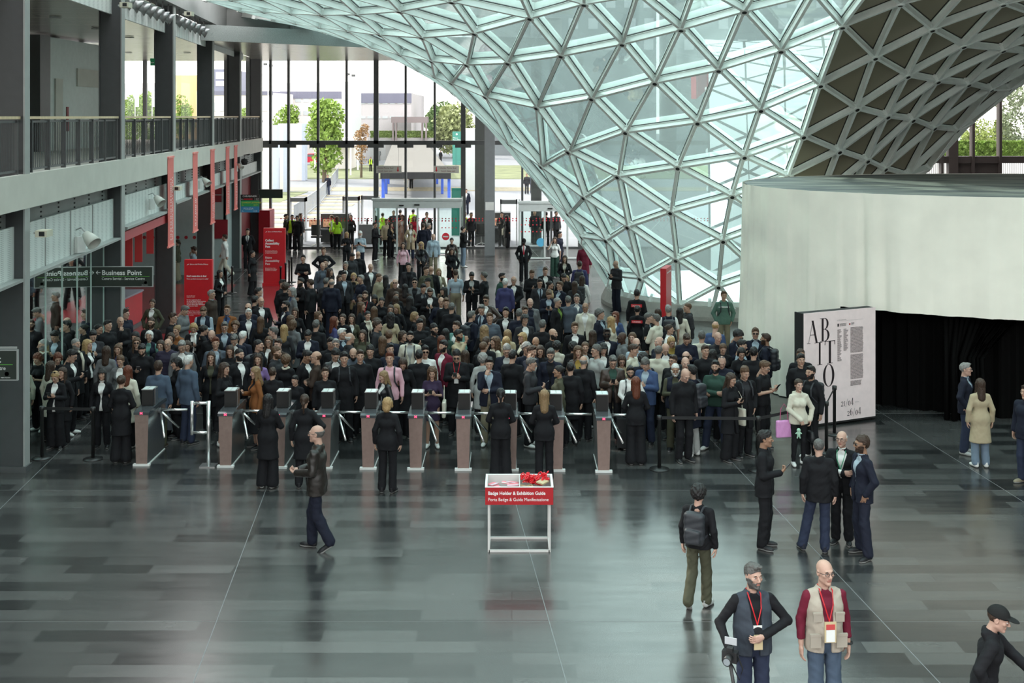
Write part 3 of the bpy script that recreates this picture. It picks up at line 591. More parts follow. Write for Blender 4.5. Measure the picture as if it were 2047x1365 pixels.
for x, y, l in ((452, 592, 'black belt post just right of the staff woman with clasped hands'), (464, 586, 'black belt post on the pale floor right of the staff woman with clasped hands'), (561, 586, 'black belt post directly beside the accessibility totem, nearest'), (571, 578, 'second black belt post beside the accessibility totem'), (578, 571, 'third black belt post beside the accessibility totem'), (583, 564, 'farthest black belt post beside the accessibility totem')): belt_post(fl(x, y), l)
# ================================================================= badge display table
p = fl(1038, 1106); p.x = fl(968+70, 1106).x; r = empty('display_stand', (p.x, p.y, 0)); Wd, Dp = .98, .62
lw = mat('white_lacquer', (.62, .60, .58), .4)
m = MB(); t_ = .03
for x in (-.44, .44):
    for y in (.06, Dp-.04): m.box((x-t_/2, y-t_/2, 0), (x+t_/2, y+t_/2, .72))
for z in (.015, .70):
    for y in (.06, Dp-.04): m.box((-.44, y-t_/2, z-t_/2), (.44, y+t_/2, z+t_/2))
    for x in (-.44, .44): m.box((x-t_/2, .06, z-t_/2), (x+t_/2, Dp-.04, z+t_/2))
m.build('frame', lw, r)
m = MB(); z0, z1 = .70, .95; w2 = Wd/2
m.box((-w2, 0, z0), (w2, .02, z1), 0); m.box((-w2, Dp-.02, z0), (w2, Dp, z1), 0); m.box((-w2, .02, z0), (-w2+.02, Dp-.02, z1), 0); m.box((w2-.02, .02, z0), (w2, Dp-.02, z1), 0)
m.build('tray_side', mat('tray_red', (.42, .012, .018), .45), r)
m = MB(); m.box((-w2+.021, .021, z0+.01), (w2-.021, Dp-.021, z0+.03)); m.box((-w2+.021, Dp-.03, z0+.03), (w2-.021, Dp-.021, z1-.002)); m.box((-w2+.021, .021, z0+.03), (-w2+.03, Dp-.03, z1-.002)); m.box((w2-.03, .021, z0+.03), (w2-.021, Dp-.03, z1-.002)); m.box((.0, .021, z0+.03), (.012, Dp-.03, z1-.004))
m.build('tray_lining', lw, r)
m = MB(); m.box((-w2-.004, -.004, z1), (w2+.004, .024, z1+.006)); m.box((-w2-.004, Dp-.024, z1), (w2+.004, Dp+.004, z1+.006)); m.box((-w2-.004, .024, z1), (-w2+.024, Dp-.024, z1+.006)); m.box((w2-.024, .024, z1), (w2+.004, Dp-.024, z1+.006)); m.build('rim', mat('rim_white', (.80, .79, .77), .4), r)
text('lettering', 'Badge Holder & Exhibition Guide', .068, face((-.45, -.003, .845), (1,0,0)), whitep, r, bold=.0015, sx=.90)
text('lettering', 'Porta Badge & Guida Manifestazione', .066, face((-.45, -.003, .755), (1,0,0)), whitep, r, sx=.90)
text('lettering', 'Badge Holder', .07, face((-w2-.003, Dp-.06, .82), (0,-1,0)), whitep, r)
tag(r, 'red tray stand on a white frame, lettered Badge Holder & Exhibition Guide', 'display stand')
rnd = random.Random(3); TB = Vector((p.x, p.y, 0))
pk = mat('pink_badge_print', (.75, .22, .26), .5); lil = mat('pale_lilac_card', (.62, .52, .60), .4)
for k in range(9):
    x, y = -.40+.32*rnd.random(), .10+.36*rnd.random(); z = .80+.012*k
    o = MB().box((-.085, -.05, 0), (.085, .05, .008), 0).box((-.085, -.05, .0081), (.085, -.01, .0095), 1).build('badge_holder', [pk, lil if k % 3 else white]); o.location = TB+Vector((x, y+.03, z)); o.rotation_euler = (rnd.uniform(-.12, .12), rnd.uniform(-.12, .12), rnd.uniform(-1.2, 1.2))
    tag(o, 'pink plastic badge holder lying in the left tray compartment', 'badge holder', 'pink badge holders in the tray')
kr = mat('kraft_booklet', (.52, .42, .25), .7); dkp = mat('booklet_cover_dark', (.10, .07, .06), .6)
for k in range(8):
    x, y = .08+.30*rnd.random(), .12+.22*rnd.random()
    o = MB().box((-.06, -.09, 0), (.06, .09, .018), 0).box((-.058, -.085, .0181), (.058, .085, .020), 1 if k % 3 == 0 else 0).build('guide_booklet', [kr, dkp]); o.location = TB+Vector((x, y, .80+.017*k)); o.rotation_euler = (rnd.uniform(-.12, .12), rnd.uniform(-.12, .12), rnd.uniform(-1.5, 1.5))
    tag(o, 'kraft coloured guide booklet lying in the right tray compartment', 'booklet', 'kraft booklets in the tray')
m = MB()
for k in range(60):
    c = Vector((.05+.38*rnd.random(), .36+.2*rnd.random(), .88+.12*rnd.random())); pts = []
    a0 = rnd.random()*6
    for q in range(6): pts.append(c+Vector((.03*math.cos(a0+q), .02*math.sin(a0*2+q), .022*math.sin(a0+q*1.3))))
    m.tube(pts, .010, 5)
o = m.build('lanyard_heap', mat('shiny_red_lanyard', (.68, .01, .02), .4)); o.location = TB; tag(o, 'heap of tangled red lanyards in the right tray compartment', 'lanyards', None, 'stuff')
# ================================================================= draped pavilion
EX, EY, RX, RY, ZT, ZH = 13.24, 28.4, 7.6, 5.2, 4.66, 2.20
def ell(a, dr=0): return Vector((EX-(RX+dr)*math.cos(a), EY-(RY+dr)*math.sin(a), 0))   # a=0 leftmost, pi/2 nearest
fab = mat('ivory_draped_fabric', (.95, .91, .81), .85, 0, .03, 1.5)
rnd = random.Random(5); na = 620; folds = []
x_ = 0
def foldr(t, z):                                    # fold depth around the drape
    return .035*math.sin(t*61+math.sin(t*17)*2)*(.5+.5*math.sin(t*9+1))+.055*abs(math.sin(t*27+.6))**8+.012*math.sin(t*173+z*.6)+.02*math.sin(t*23+z*.35)
m = MB(); A0, A1_ = -2.6, 3.9; aO = 0.62              # drape reaches the floor left of angle aO, stops at the lintel right of it
nz = 10; vs = []
for i in range(na+1):
    a = A0+(A1_-A0)*i/na; zb = .02 if (a < aO or a > 2.9) else ZH
    for k in range(nz+1):
        t = k/nz; z = zb+(ZT-zb)*t; p = ell(a, foldr(a, z)*(1.15-.75*t)+(.10*(1-t)**2 if zb < 1 else 0)); vs.append((p.x, p.y, z))
m.add(vs, [(i*(nz+1)+k, (i+1)*(nz+1)+k, (i+1)*(nz+1)+k+1, i*(nz+1)+k+1) for i in range(na) for k in range(nz)])
pv = empty('draped_pavilion', (EX, EY, 0)); Tm = Matrix.Translation((-EX, -EY, 0)); tag(pv, 'large oval pavilion draped in pleated ivory fabric, open on the near side', 'pavilion')
m.build('drape', fab, pv, True, Tm)
def stripes():
    m, n, b = nodes('grey_striped_canopy'); N = n.nodes; L = n.links; t = N.new('ShaderNodeTexCoord'); mp = N.new('ShaderNodeMapping'); mp.inputs['Scale'].default_value = (.12, 1, 1); mp.inputs['Rotation'].default_value = (0, 0, .05)
    w = N.new('ShaderNodeTexNoise'); w.inputs['Scale'].default_value = 3.2; w.inputs['Detail'].default_value = 2; r = N.new('ShaderNodeValToRGB'); r.color_ramp.elements[0].position = .42; r.color_ramp.elements[0].color = (.12,.12,.125,1); r.color_ramp.elements[1].position = .6; r.color_ramp.elements[1].color = (.30,.29,.25,1)
    L.new(t.outputs['Object'], mp.inputs[0]); L.new(mp.outputs[0], w.inputs['Vector']); L.new(w.outputs[0], r.inputs[0]); L.new(r.outputs[0], b.inputs['Base Color']); b.inputs['Roughness'].default_value = .8; return m
n_ = 120; vs = [(EX, EY, ZT+.02)]+[(*ell(2*math.pi*i/n_, -.05).xy, ZT-.01) for i in range(n_)]+[(*ell(2*math.pi*i/n_, -.05).xy, ZT-.12) for i in range(n_)]
MB().add(vs, [(0, 1+i, 1+(i+1) % n_)[::-1] for i in range(n_)]+[(1+i, 1+(i+1) % n_, n_+1+(i+1) % n_, n_+1+i) for i in range(n_)]).build('canopy', stripes(), pv, False, Tm)
vel = mat('black_velvet', (.004, .004, .004), .95, spec=.05)
m = MB(); vs = []; nb = 260
for i in range(nb+1):
    a = aO+.02+(2.9-aO)*i/nb; p = ell(a, -.9+.06*math.sin(i*1.1)+.05*math.sin(i*.37)); vs += [(p.x, p.y, 0.01), (p.x, p.y, ZH+.15)]
m.add(vs, [(2*i, 2*i+2, 2*i+3, 2*i+1) for i in range(nb) if not 95 < i < 150])
m.add([(EX-RX+.6, EY+1.5, .01), (EX+RX-.6, EY+1.5, .01), (EX+RX-.6, EY+1.5, ZH+.6), (EX-RX+.6, EY+1.5, ZH+.6)], [(0,1,2,3)])
m.add([(*ell(2*math.pi*i/60, -.15).xy, ZH+.14) for i in range(60)], [tuple(range(60))])
m.build('inner_curtain', vel, pv, False, Tm)
for cx_ in (9.0, 12.6):
    m = MB()                              # curtains gathered to one side
    for k in range(14):
        a = k/13; m.tube([(cx_+a*.8, 24.35+.12*math.sin(k*2), 0.02), (cx_+a*.75, 24.35+.10*math.sin(k*2), 1.3), (cx_+a*1.6, 24.4, ZH)], [.05, .045, .04], 6)
    m.build('gathered_curtain', vel, pv, True, Tm)
# poster wall beside the opening
a_, b_ = fl(1608, 858), fl(1750, 838); pw = empty('poster_wall', a_); rt = (b_-a_); Lp = rt.length; rt.normalize(); bk = Vector((-rt.y, rt.x, 0))
Mx = Matrix(((rt.x, bk.x, 0, 0), (rt.y, bk.y, 0, 0), (0, 0, 1, 0), (0, 0, 0, 1)))
pinkp = mat('pale_pink_poster', (.92, .76, .76), .5); ink = mat('black_ink', (.02, .012, .015), .5)
MB().box((-.02, 0.01, .03), (Lp, .25, 2.32)).box((-.05, 0, .0), (-.021, .25, 2.33)).build('side_panel', black, pw, False, Mx)
MB().box((-.02, 0, .07), (Lp, .009, 2.33)).build('poster', pinkp, pw, False, Mx)
def stroke(m, p, q, w):                              # straight stroke with horizontal cut ends
    m.add([(p[0]-w/2, -.004, p[1]), (p[0]+w/2, -.004, p[1]), (q[0]+w/2, -.004, q[1]), (q[0]-w/2, -.004, q[1])], [(0,1,2,3)] if q[1] > p[1] else [(3,2,1,0)])
def ring(m, cx, cz, rx, rz, wx, wz, a0=0, a1=360, n=40):    # oval with thick sides and hairline top and foot
    vs = []; 
    for i in range(n+1):
        a = math.radians(a0+(a1-a0)*i/n); vs += [(cx+rx*math.cos(a), -.004, cz+rz*math.sin(a)), (cx+(rx-wx)*math.cos(a), -.004, cz+(rz-wz)*math.sin(a))]
    m.add(vs, [(2*i, 2*i+2, 2*i+3, 2*i+1) for i in range(n)])
def bar(m, x0, x1, z, h=.010): m.add([(x0, -.004, z), (x1, -.004, z), (x1, -.004, z+h), (x0, -.004, z+h)], [(0,1,2,3)])
# cell: origin x, baseline z, width, height
def gA(m, x, z, w, h): stroke(m, (x+w*.14, z), (x+w*.52, z+h), .010); stroke(m, (x+w*.86, z), (x+w*.50, z+h), w*.17); bar(m, x+w*.27, x+w*.68, z+h*.36); bar(m, x, x+w*.3, z); bar(m, x+w*.66, x+w*1.05, z)
def gB(m, x, z, w, h): stroke(m, (x+w*.28, z), (x+w*.28, z+h), w*.2); bar(m, x, x+w*.55, z); bar(m, x, x+w*.55, z+h-.01); bar(m, x+w*.2, x+w*.6, z+h*.51); ring(m, x+w*.5, z+h*.76, w*.38, h*.24, w*.19, .012, -90, 90, 20); ring(m, x+w*.52, z+h*.26, w*.46, h*.26, w*.21, .012, -90, 90, 20)
def gI(m, x, z, w, h): stroke(m, (x+w*.5, z), (x+w*.5, z+h), w*.34); bar(m, x, x+w, z); bar(m, x, x+w, z+h-.01)
def gT(m, x, z, w, h): stroke(m, (x+w*.5, z), (x+w*.5, z+h), w*.21); bar(m, x+w*.24, x+w*.76, z); bar(m, x, x+w, z+h-.012, .012); stroke(m, (x+.008, z+h*.82), (x+.014, z+h), .016); stroke(m, (x+w-.008, z+h*.82), (x+w-.014, z+h), .016)
def gO(m, x, z, w, h): ring(m, x+w/2, z+h/2, w/2, h/2, w*.20, .010)
def g0(m, x, z, w, h): ring(m, x+w/2, z+h/2, w/2, h/2, w*.26, .006, n=24)
def g1(m, x, z, w, h): stroke(m, (x+w*.5, z), (x+w*.5, z+h), w*.28); bar(m, x+w*.15, x+w*.85, z, .005); bar(m, x+w*.15, x+w*.85, z+h-.005, .005)
def g2(m, x, z, w, h): ring(m, x+w*.5, z+h*.72, w*.42, h*.28, w*.22, .008, -40, 170, 18); m.add([(x+w*.8, -.004, z+h*.56), (x+w*.62, -.004, z+h*.56), (x+w*.05, -.004, z), (x+w*.16, -.004, z)], [(0,1,2,3)]); bar(m, x+w*.05, x+w*.95, z, h*.13)
def g4(m, x, z, w, h): stroke(m, (x+w*.68, z), (x+w*.68, z+h*1.5), w*.2); bar(m, x, x+w, z+h*.35, .006); stroke(m, (x+w*.03, z+h*.36), (x+w*.66, z+h*1.48), .007)
def g6(m, x, z, w, h): ring(m, x+w*.5, z+h*.5, w*.46, h*.5, w*.24, .006, n=24); ring(m, x+w*.72, z+h*.62, w*.68, h*.86, w*.22, .006, 95, 190, 16)
def gs(m, x, z, w, h): stroke(m, (x, z-.02), (x+w, z+h*1.45), .006)
m = MB(); U = Lp/1.62; R0 = 2.33
gA(m, .06, R0-.62, .29, .46); gB(m, .39, R0-.60, .25, .47); gI(m, .32, R0-1.07, .13, .46); gT(m, .51, R0-1.06, .27, .46); gO(m, .47, R0-1.53, .29, .46)
x0, z0 = .93, .36
for fn, w in ((g2, .065), (g1, .04), (gs, .05), (g0, .065), (g4, .07)): fn(m, x0, z0, w, .10); x0 += w+.010
bar(m, 1.30, 1.40, .41, .005); x0, z0 = 1.09, .15
for fn, w in ((g2, .065), (g6, .065), (gs, .05), (g0, .065), (g4, .07)): fn(m, x0, z0, w, .10); x0 += w+.012
m.build('title_lettering', ink, pw, False, Mx)
m = MB(); rnd = random.Random(9)
def block(x, w, z, n, lh, ragged=.3):
    for k in range(n):
        xx = x; end = x+w*(1-ragged*rnd.random())
        while xx < end-.01:
            ww = rnd.uniform(.012, .035); bar(m, xx, min(xx+ww, end), z-k*lh, lh*.5); xx += ww+.005
bar(m, .83, 1.52, R0-.22, .002); block(.83, .26, R0-.20, 1, .01, .05); bar(m, .84, .88, R0-.33, .06); block(.90, .18, R0-.28, 4, .014); block(1.20, .09, R0-.28, 3, .018)
block(.84, .11, R0-.40, 32, .0205, .45); block(1.00, .12, R0-.40, 22, .0205, .45); block(1.18, .34, R0-.38, 30, .0175, .06); block(1.18, .34, R0-.94, 29, .0175, .06); block(1.18, .30, R0-1.48, 6, .0175, .1)
m.build('small_print', ink, pw, False, Mx); MB().lathe([(0, 0), (.02, 0)], n=12).build('emblem', red, pw, False, Mx@face((1.16, -.004, R0-.30), (1,0,0)))
tag(pw, 'pale pink ABITO exhibition poster wall dated 21/04 - 26/04 by the black opening', 'poster')
# ================================================================= sliding door vestibules
lg = mat('pale_door_header', (.52, .56, .55), .4); dglass = glass('door_pane', (.86, .93, .91), .8)
def vestibule(x0, x1, Y, label):
    a, b = fx(x0, Y), fx(x1, Y); r = empty('sliding_door', ((a+b)/2, Y, 0)); w = (b-a)/2
    MB().box((-w, 0, 2.12), (w, .25, 2.46)).box((-w-.05, -.05, 2.46), (w+.05, .3, 2.56)).build('header', lg, r)
    MB().box((-w*.4, -.07, 2.22), (-w*.3, 0, 2.27)).box((-w*.0-.12, -.04, 2.24), (.12, 0, 2.30)).build('sensor', black, r)
    m = MB()
    for x in (-w, -w*.48, -.02, w*.46, w-.08): m.box((x, 0.05, 0.04), (x+.08, .17, 2.12))
    m.box((-w, 2.0, 0.04), (-w+.08, 2.1, 2.5)); m.box((w-.08, 2.0, 0.04), (w, 2.1, 2.5)); m.box((-w, .03, .02), (w, .2, .08)); m.build('frame', lg, r)
    MB().box((-w+.08, .10, .08), (-w*.48, .11, 2.12)).box((w*.46, .10, .08), (w-.08, .11, 2.12)).build('pane', dglass, r); MB().box((-w+.02, .2, .08), (-w+.03, 2.0, 2.12)).box((w-.03, .2, .08), (w-.02, 2.0, 2.12)).build('side_pane', dglass, r)
    m = MB()
    for q in range(24):
        x = -w+.12+q*(2*w-.2)/24
        if -w*.48 < x < w*.46: continue
        for z in (1.22, 1.52): m.add([(x+.03*math.cos(t*math.pi/3), .09, z+.03*math.sin(t*math.pi/3)) for t in range(6)], [tuple(range(6))])
    m.build('dots', MT['bright_red_dot_film'], r); tag(r, label, 'door'); return r
v1 = vestibule(745, 922, 53.4, 'pale framed sliding door vestibule under the two exit signs'); v2 = vestibule(1037, 1230, 51.6, 'pale framed sliding door vestibule beside the glass vault')
MB().tube([(0,0,0), (0,0,.01)], .17, 24).build('no_entry_disc', mat('disc_red', (.7, .03, .05), .5), v1, False, face((1.3, .085, .82), (1,0,0))); MB().box((1.18, .07, .79), (1.42, .08, .85)).build('disc_bar', white, v1)
MB().tube([(0,0,0), (0,0,.01)], .19, 24).build('entry_disc', mat('disc_blue', (.10, .42, .65), .5), v2, False, face((-1.15, .085, .75), (1,0,0)))
# metal detector arches
def arch(x, Y, label):
    r = empty('detector_arch', (fx(x, Y), Y, 0)); g_ = mat('arch_grey', (.16, .17, .18), .5)
    MB().box((-.42, 0, 0), (-.36, .5, 2.2)).box((.36, 0, 0), (.42, .5, 2.2)).build('side_panel', mat('arch_pale_grey', (.45, .46, .47), .5), r); MB().box((-.42, 0, 2.0), (.42, .5, 2.2)).build('crossbar', g_, r); tag(r, label, 'metal detector', 'walk-through metal detectors')
arch(594, 59, 'walk-through metal detector outside the glass, left of the desk'); arch(701, 59.8, 'walk-through metal detector around the woman in black'); arch(738, 60.5, 'walk-through metal detector half hidden by the main door'); arch(1017, 57.5, 'walk-through metal detector right of the big grey column')
# scanner desk, chairs
def scanner(x, Y, label):
    r = empty('scanner_desk', (fx(x, Y), Y, 0)); dg = mat('desk_dark_grey', (.06, .065, .07), .5)
    MB().box((-1.1, 0, .70), (1.1, .7, .76)).box((-1.1, .05, 0), (-1.02, .65, .70)).box((1.02, .05, 0), (1.1, .65, .70)).build('desk', dg, r)
    MB().box((-.1, .75, .05), (1.3, 1.6, 1.45)).build('scanner_body', dg, r)
    for k in range(2): MB().box((-.6+k*.7, .3, .86), (-.05+k*.7, .33, 1.22)).build('screen', mat('scan_picture', (.65, .35, .22), .5, 0, .4, 9, emit=.3), r); MB().box((-.37+k*.7, .34, .76), (-.27+k*.7, .42, 1.0)).build('stand', black, r)
    tag(r, label, 'security desk', 'x-ray security desks')
scanner(640, 57.5, 'dark x-ray security desk with orange screens behind the glass'); scanner(968, 58.2, 'dark x-ray security desk right of the main door')
def ochair(x, Y, label):
    r = empty('office_chair', (fx(x, Y), Y, 0)); m = MB()
    for k in range(5): a = k*1.257; m.tube([(0,0,.10), (.28*math.cos(a), .28*math.sin(a), .022)], .02, 6)
    m.tube([(0,0,.08), (0,0,.42)], .03, 8); m.build('base', chrome, r); MB().box((-.24, -.24, .42), (.24, .24, .50)).build('seat', black, r); MB().box((-.22, -.26, .55), (.22, -.20, 1.05)).build('backrest', black, r); tag(r, label, 'chair', 'office chairs at the security desks')
ochair(633, 57.0, 'black swivel chair on chrome base at the left security desk'); ochair(962, 57.6, 'black swivel chair on chrome base at the right security desk')
r = empty('side_cabinet', (fx(733, 58), 58, 0)); MB().box((-.38, 0, 0), (.30, .5, .95)).build('cabinet_body', mat('cabinet_slate', (.12, .125, .135), .5), r); MB().lathe([(.04, 0), (.04, .22), (.02, .3), (0, .3)], (0, .2, .95), 12).build('bottle', black, r); tag(r, 'slate grey cabinet with a dark bottle left of the main door', 'cabinet')
# ================================================================= outdoors
pave = mat('pale_plaza_paving', (.19, .20, .22), .8, 0, .05, .3); struct(MB().box((-140, 56.3, -.35), (160, 420, -.02)).build('ground_plaza', pave))
m = MB()
for k in range(9): m.box((-24, 66+k*3.3, -.02), (-12.5+k*.25, 67.6+k*3.3, .0))
m.box((-60, 99, -.02), (60, 104, .01)); struct(m.build('ground_sand', mat('sandy_ground', (.26, .23, .16), .9, 0, .25, 3)))
m = MB(); m.box((-120, 118, -.02), (120, 150, .02)); m.box((-60, 86, -.02), (-17, 98, .012)); struct(m.build('ground_lawn', mat('dry_lawn', (.13, .15, .07), .9, 0, .3, .6)))
def leaf_tree(x, ytop, wpx, Y, label, col=(.20, .30, .06), zb=.8, n=3200, shape=1.0, dens=.38):
    c = Vector((fx(x, Y), Y, 0)); zt = H-(ytop-HY)/F*Y; rx = wpx/F*Y/2; hh = (zt-zb)/2
    r = empty('plaza_tree', c); g = random.Random(int(x*7+Y)); m = MB(); tw = MB(); tw.tube([(0,0,0), (.05,0,zb+hh*.4), (0,.1,zb+hh*1.2)], [.16*rx/2+.08, .12*rx/2+.05, .04], 8); 
    lob = [(Vector((g.uniform(-.55, .55)*rx, g.uniform(-.5, .5)*rx, zb+hh*(.25+1.45*g.random()))), g.uniform(.45, .7)*rx) for _ in range(18)]+[(Vector((0, 0, zb+hh)), rx*.95)]*3
    for k in range(n):
        lc, lr = lob[k % len(lob)]; d = Vector((g.gauss(0,1), g.gauss(0,1), g.gauss(0,1))).normalized(); p = lc+Vector((d.x, d.y, d.z*shape))*lr*g.uniform(.75, 1.05)
        if p.z > zt or p.z < zb*.7: continue
        s = dens*1.25*g.uniform(.6, 1.2)*max(.5, rx/2); a = Vector((g.gauss(0,1), g.gauss(0,1), g.gauss(0,1))).normalized(); b = a.cross(Vector((g.random(), g.random(), g.random()+.1))).normalized()
        m.add([p-a*s*.5, p-b*s*.3, p+a*s*.5, p+b*s*.3], [(0,1,2,3)])
    m.build('foliage', mat('leaf_%d_%d_%d' % tuple(int(v*100) for v in col), col, .7, 0, .35, 1.5), r); tw.build('trunk', mat('bark', (.12, .09, .06), .9), r); tag(r, label, 'tree', 'trees outside the glass'); return r
gr1, gr2, gr3 = (.22, .33, .06), (.34, .38, .18), (.12, .20, .06)
leaf_tree(575, 190, 62, 120, 'green tree outside, left of the two round crowns by the pale panels', gr1); leaf_tree(648, 190, 78, 112, 'large bright green tree outside, right of the pale panels', gr1, n=3600)
leaf_tree(908, 198, 76, 178, 'pale round flowering tree outside, left of the big grey column', gr2, n=3600); leaf_tree(493, 195, 36, 130, 'small green tree outside, seen between the last balcony columns', gr1)
leaf_tree(262, 172, 46, 150, 'green tree outside, first seen right of the second column', gr1, zb=.5); leaf_tree(300, 176, 60, 155, 'green tree outside beside the thin balcony mullion', gr1, zb=.5); leaf_tree(368, 182, 44, 155, 'green tree outside, seen between the third and fourth columns', gr1, zb=.5)
leaf_tree(722, 240, 28, 120, 'small reddish shrub tree outside behind the gatehouse', (.36, .22, .10), n=1200); leaf_tree(872, 203, 50, 260, 'distant green tree line left of the pale round tree', gr3, zb=.5); leaf_tree(838, 262, 30, 176, 'dark red bush by the portal outside', (.20, .05, .06), zb=.3, n=900)
for x, yt, w, Y, l in ((1868, 205, 60, 95, 'bright green tree outside the far right window, partly behind the vault'), (1948, 150, 56, 92, 'tall pale green poplar in the middle of the far right window'), (2022, 152, 66, 92, 'tall grey green poplar at the right edge of the photo'), (1990, 230, 60, 100, 'lower green tree between the two poplars'), (1860, 262, 60, 88, 'light green bush at the left of the far right window')):
    leaf_tree(x, yt, w, Y, l, (.28, .34, .10) if x != 2022 else (.22, .26, .16), zb=.5, n=3600, shape=1.5, dens=.34)
def hedge(x0, x1, Y, y0, y1, label, col):
    a, b = fx(x0, Y), fx(x1, Y); z1 = H-(y0-HY)/F*Y; z0 = max(0, H-(y1-HY)/F*Y); r = empty('hedge', ((a+b)/2, Y, 0)); g = random.Random(int(x0)); m = MB(); w = b-a; h = z1-z0
    m.box((-w/2+.1, .1, 0), (w/2-.1, .9, h*.93)); MB().box((-w/2, 0, 0), (w/2, 1, max(z0, .15))).build('planter', mat('planter_concrete', (.30,.29,.28), .8), r)
    for k in range(2600):
        p = Vector((g.uniform(-w/2, w/2), g.choice([0, g.uniform(0, 1)]), g.random()*h)); 
        if p.y > 0: p.z = h*.93
        s = .09*h+.08; u = Vector((g.gauss(0,1), g.gauss(0,1), g.gauss(0,1))).normalized(); v = u.cross(Vector((.3, .5, 1))).normalized(); m.add([p-u*s, p-v*s*.6, p+u*s, p+v*s*.6], [(0,1,2,3)])
    m.v = [(x_, y_, z_+z0) for x_, y_, z_ in m.v]
    m.build('foliage', mat('hedge_%d' % int(col[1]*100), col, .8, 0, .3, 2), r); tag(r, label, 'hedge')
hedge(740, 868, 168.5, 262, 275, 'long clipped hedge in front of the grey office building', (.24, .32, .10)); hedge(1838, 2075, 84, 283, 318, 'thick green hedge outside the far right window', (.17, .26, .05))
# fences
def fence(p, q, h, n, label, mt, nm='metal_fence'):
    p, q = Vector(p), Vector(q); r = empty(nm, p); d = q-p; m = MB(); m.beam((0,0,h), d+Vector((0,0,h)), .05, .05); m.beam((0,0,.12), d+Vector((0,0,.12)), .05, .05); m.build('rail', mt, r); m = MB()
    for k in range(n+1): c = d*(k/n); m.box((c.x-.02, c.y-.02, 0), (c.x+.02, c.y+.02, h))
    o = m.build('bars', mt, r); o['kind'] = 'stuff'; tag(r, label, 'fence')
wf = mat('white_fence_paint', (.62, .62, .60), .5); gf = mat('galvanised_fence', (.30, .32, .34), .5)
fence((fx(1815, 75), 75, 0), (fx(2080, 75), 75, 0), 3.4, 70, 'white picket fence outside the far right window', wf)
for a, b, l in (((588, 68), (612, 74), 'grey crowd barrier outside, nearest to the left detector'), ((614, 75), (640, 84), 'second grey crowd barrier outside along the plaza path'), ((641, 85), (662, 100), 'third grey crowd barrier outside along the plaza path'), ((664, 102), (676, 118), 'farthest grey crowd barrier outside along the plaza path')):
    fence((fx(*a), a[1], 0), (fx(*b), b[1], 0), 1.15, 16, l, gf, 'crowd_barrier')
fence((fx(700, 150), 150, 0), (fx(770, 150), 150, 0), 3.2, 40, 'tall dark fence outside right of the gatehouse', gf)
# covered walkway
r = empty('walkway_canopy', (fx(831, 81), 81, 0)); cg = mat('canopy_roof_grey', (.10, .095, .085), .8); vb = mat('canopy_blue_post', (.05, .12, .55), .5)
xa, xb = fx(762, 81)-fx(831, 81), fx(900, 81)-fx(831, 81); x2a, x2b = fx(785, 165)-fx(831, 81), fx(852, 165)-fx(831, 81)
m = MB(); m.add([(xa, 0, 2.45), (xb, 0, 2.45), (x2b, 84, 2.55), (x2a, 84, 2.55), (xa, 0, 2.25), (xb, 0, 2.25), (x2b, 84, 2.35), (x2a, 84, 2.35)], [(0,1,2,3),(7,6,5,4),(0,4,5,1),(1,5,6,2),(2,6,7,3),(3,7,4,0)]); m.build('roof', cg, r)
MB().box((xa-.05, -.1, 1.98), (xb+.05, 0, 2.42)).build('fascia', black, r)
for k in range(7):
    t = k/6
    for s in (0, 1):
        x = (xa+.1, xb-.1)[s]+((x2a, x2b)[s]-(xa, xb)[s])*t; MB().box((x-.10, 84*t+.2, 0), (x+.10, 84*t+.5, 2.3)).build('post', vb, r)
tag(r, 'long covered walkway outside with grey roof, black fascia and blue posts', 'canopy')
r = empty('portal_frame', (fx(818, 168), 168, 0)); s_ = 168/F; mv = mat('mauve_grey_render', (.22, .18, .18), .8)
MB().box((-36*s_, 0, 5.35), (36*s_, 3, 6.2)).build('lintel', mv, r); 
for x in (-34, -28, 24, 32): MB().box((x*s_, 0, 0), ((x+3)*s_, 1, 5.35)).build('pillar', mv, r)
tag(r, 'mauve grey portal frame at the far end of the covered walkway', 'portal')
# buildings
def bldg(x0, x1, y0, Y, D, m_, label, rows=(), band=None, wm=None, zb=0):
    a, b = fx(x0, Y), fx(x1, Y); z1 = H-(y0-HY)/F*Y; r = empty('office_building', ((a+b)/2, Y, 0)); w = (b-a)/2
    MB().box((-w, 0, zb), (w, D, z1)).build('wall', m_, r)
    if band: zt, zz_ = [H-(v-HY)/F*Y for v in band]; MB().box((-w-.05, -.15, zz_), (w+.05, .0, zt)).build('band', mat('slate_blue_band', (.16, .16, .22), .6), r)
    for ya, yb, n in rows:
        zt, zz_ = [H-(v-HY)/F*Y for v in (ya, yb)]
        for k in range(n):
            cx = -w+2*w*(k+.5)/n; ww = w/n*.75; MB().box((cx-ww, -.08, zz_), (cx+ww, .02, zt)).build('window', wm or mat('window_pale', (.50, .53, .55), .2), r)
    tag(r, label, 'building'); return r
wh = mat('white_building_render', (.70, .66, .64), .8); gy = mat('grey_building_render', (.50, .47, .48), .8); pu = mat('slate_blue_cladding', (.20, .21, .28), .7); orr = mat('orange_building_render', (.72, .48, .24), .8); mvb = mat('mauve_cladding', (.38, .30, .33), .8)
bldg(703, 822, 186, 172, 25, gy, 'grey office block outside with dark roof band, right of the white tower', [(204, 208, 8), (232, 237, 8)], (186, 206)); bldg(540, 684, 183, 176, 25, wh, 'white office block outside with dark roof band, behind the trees', [(196, 204, 9), (222, 230, 9)], (183, 197))
bldg(683, 703, 163, 158, 10, mat('pale_green_tower', (.60, .64, .62), .7), 'narrow pale stair tower outside between the two office blocks', [(170, 200, 1)]); bldg(560, 690, 166, 205, 15, wh, 'white rooftop volume behind the dark roof band outside')
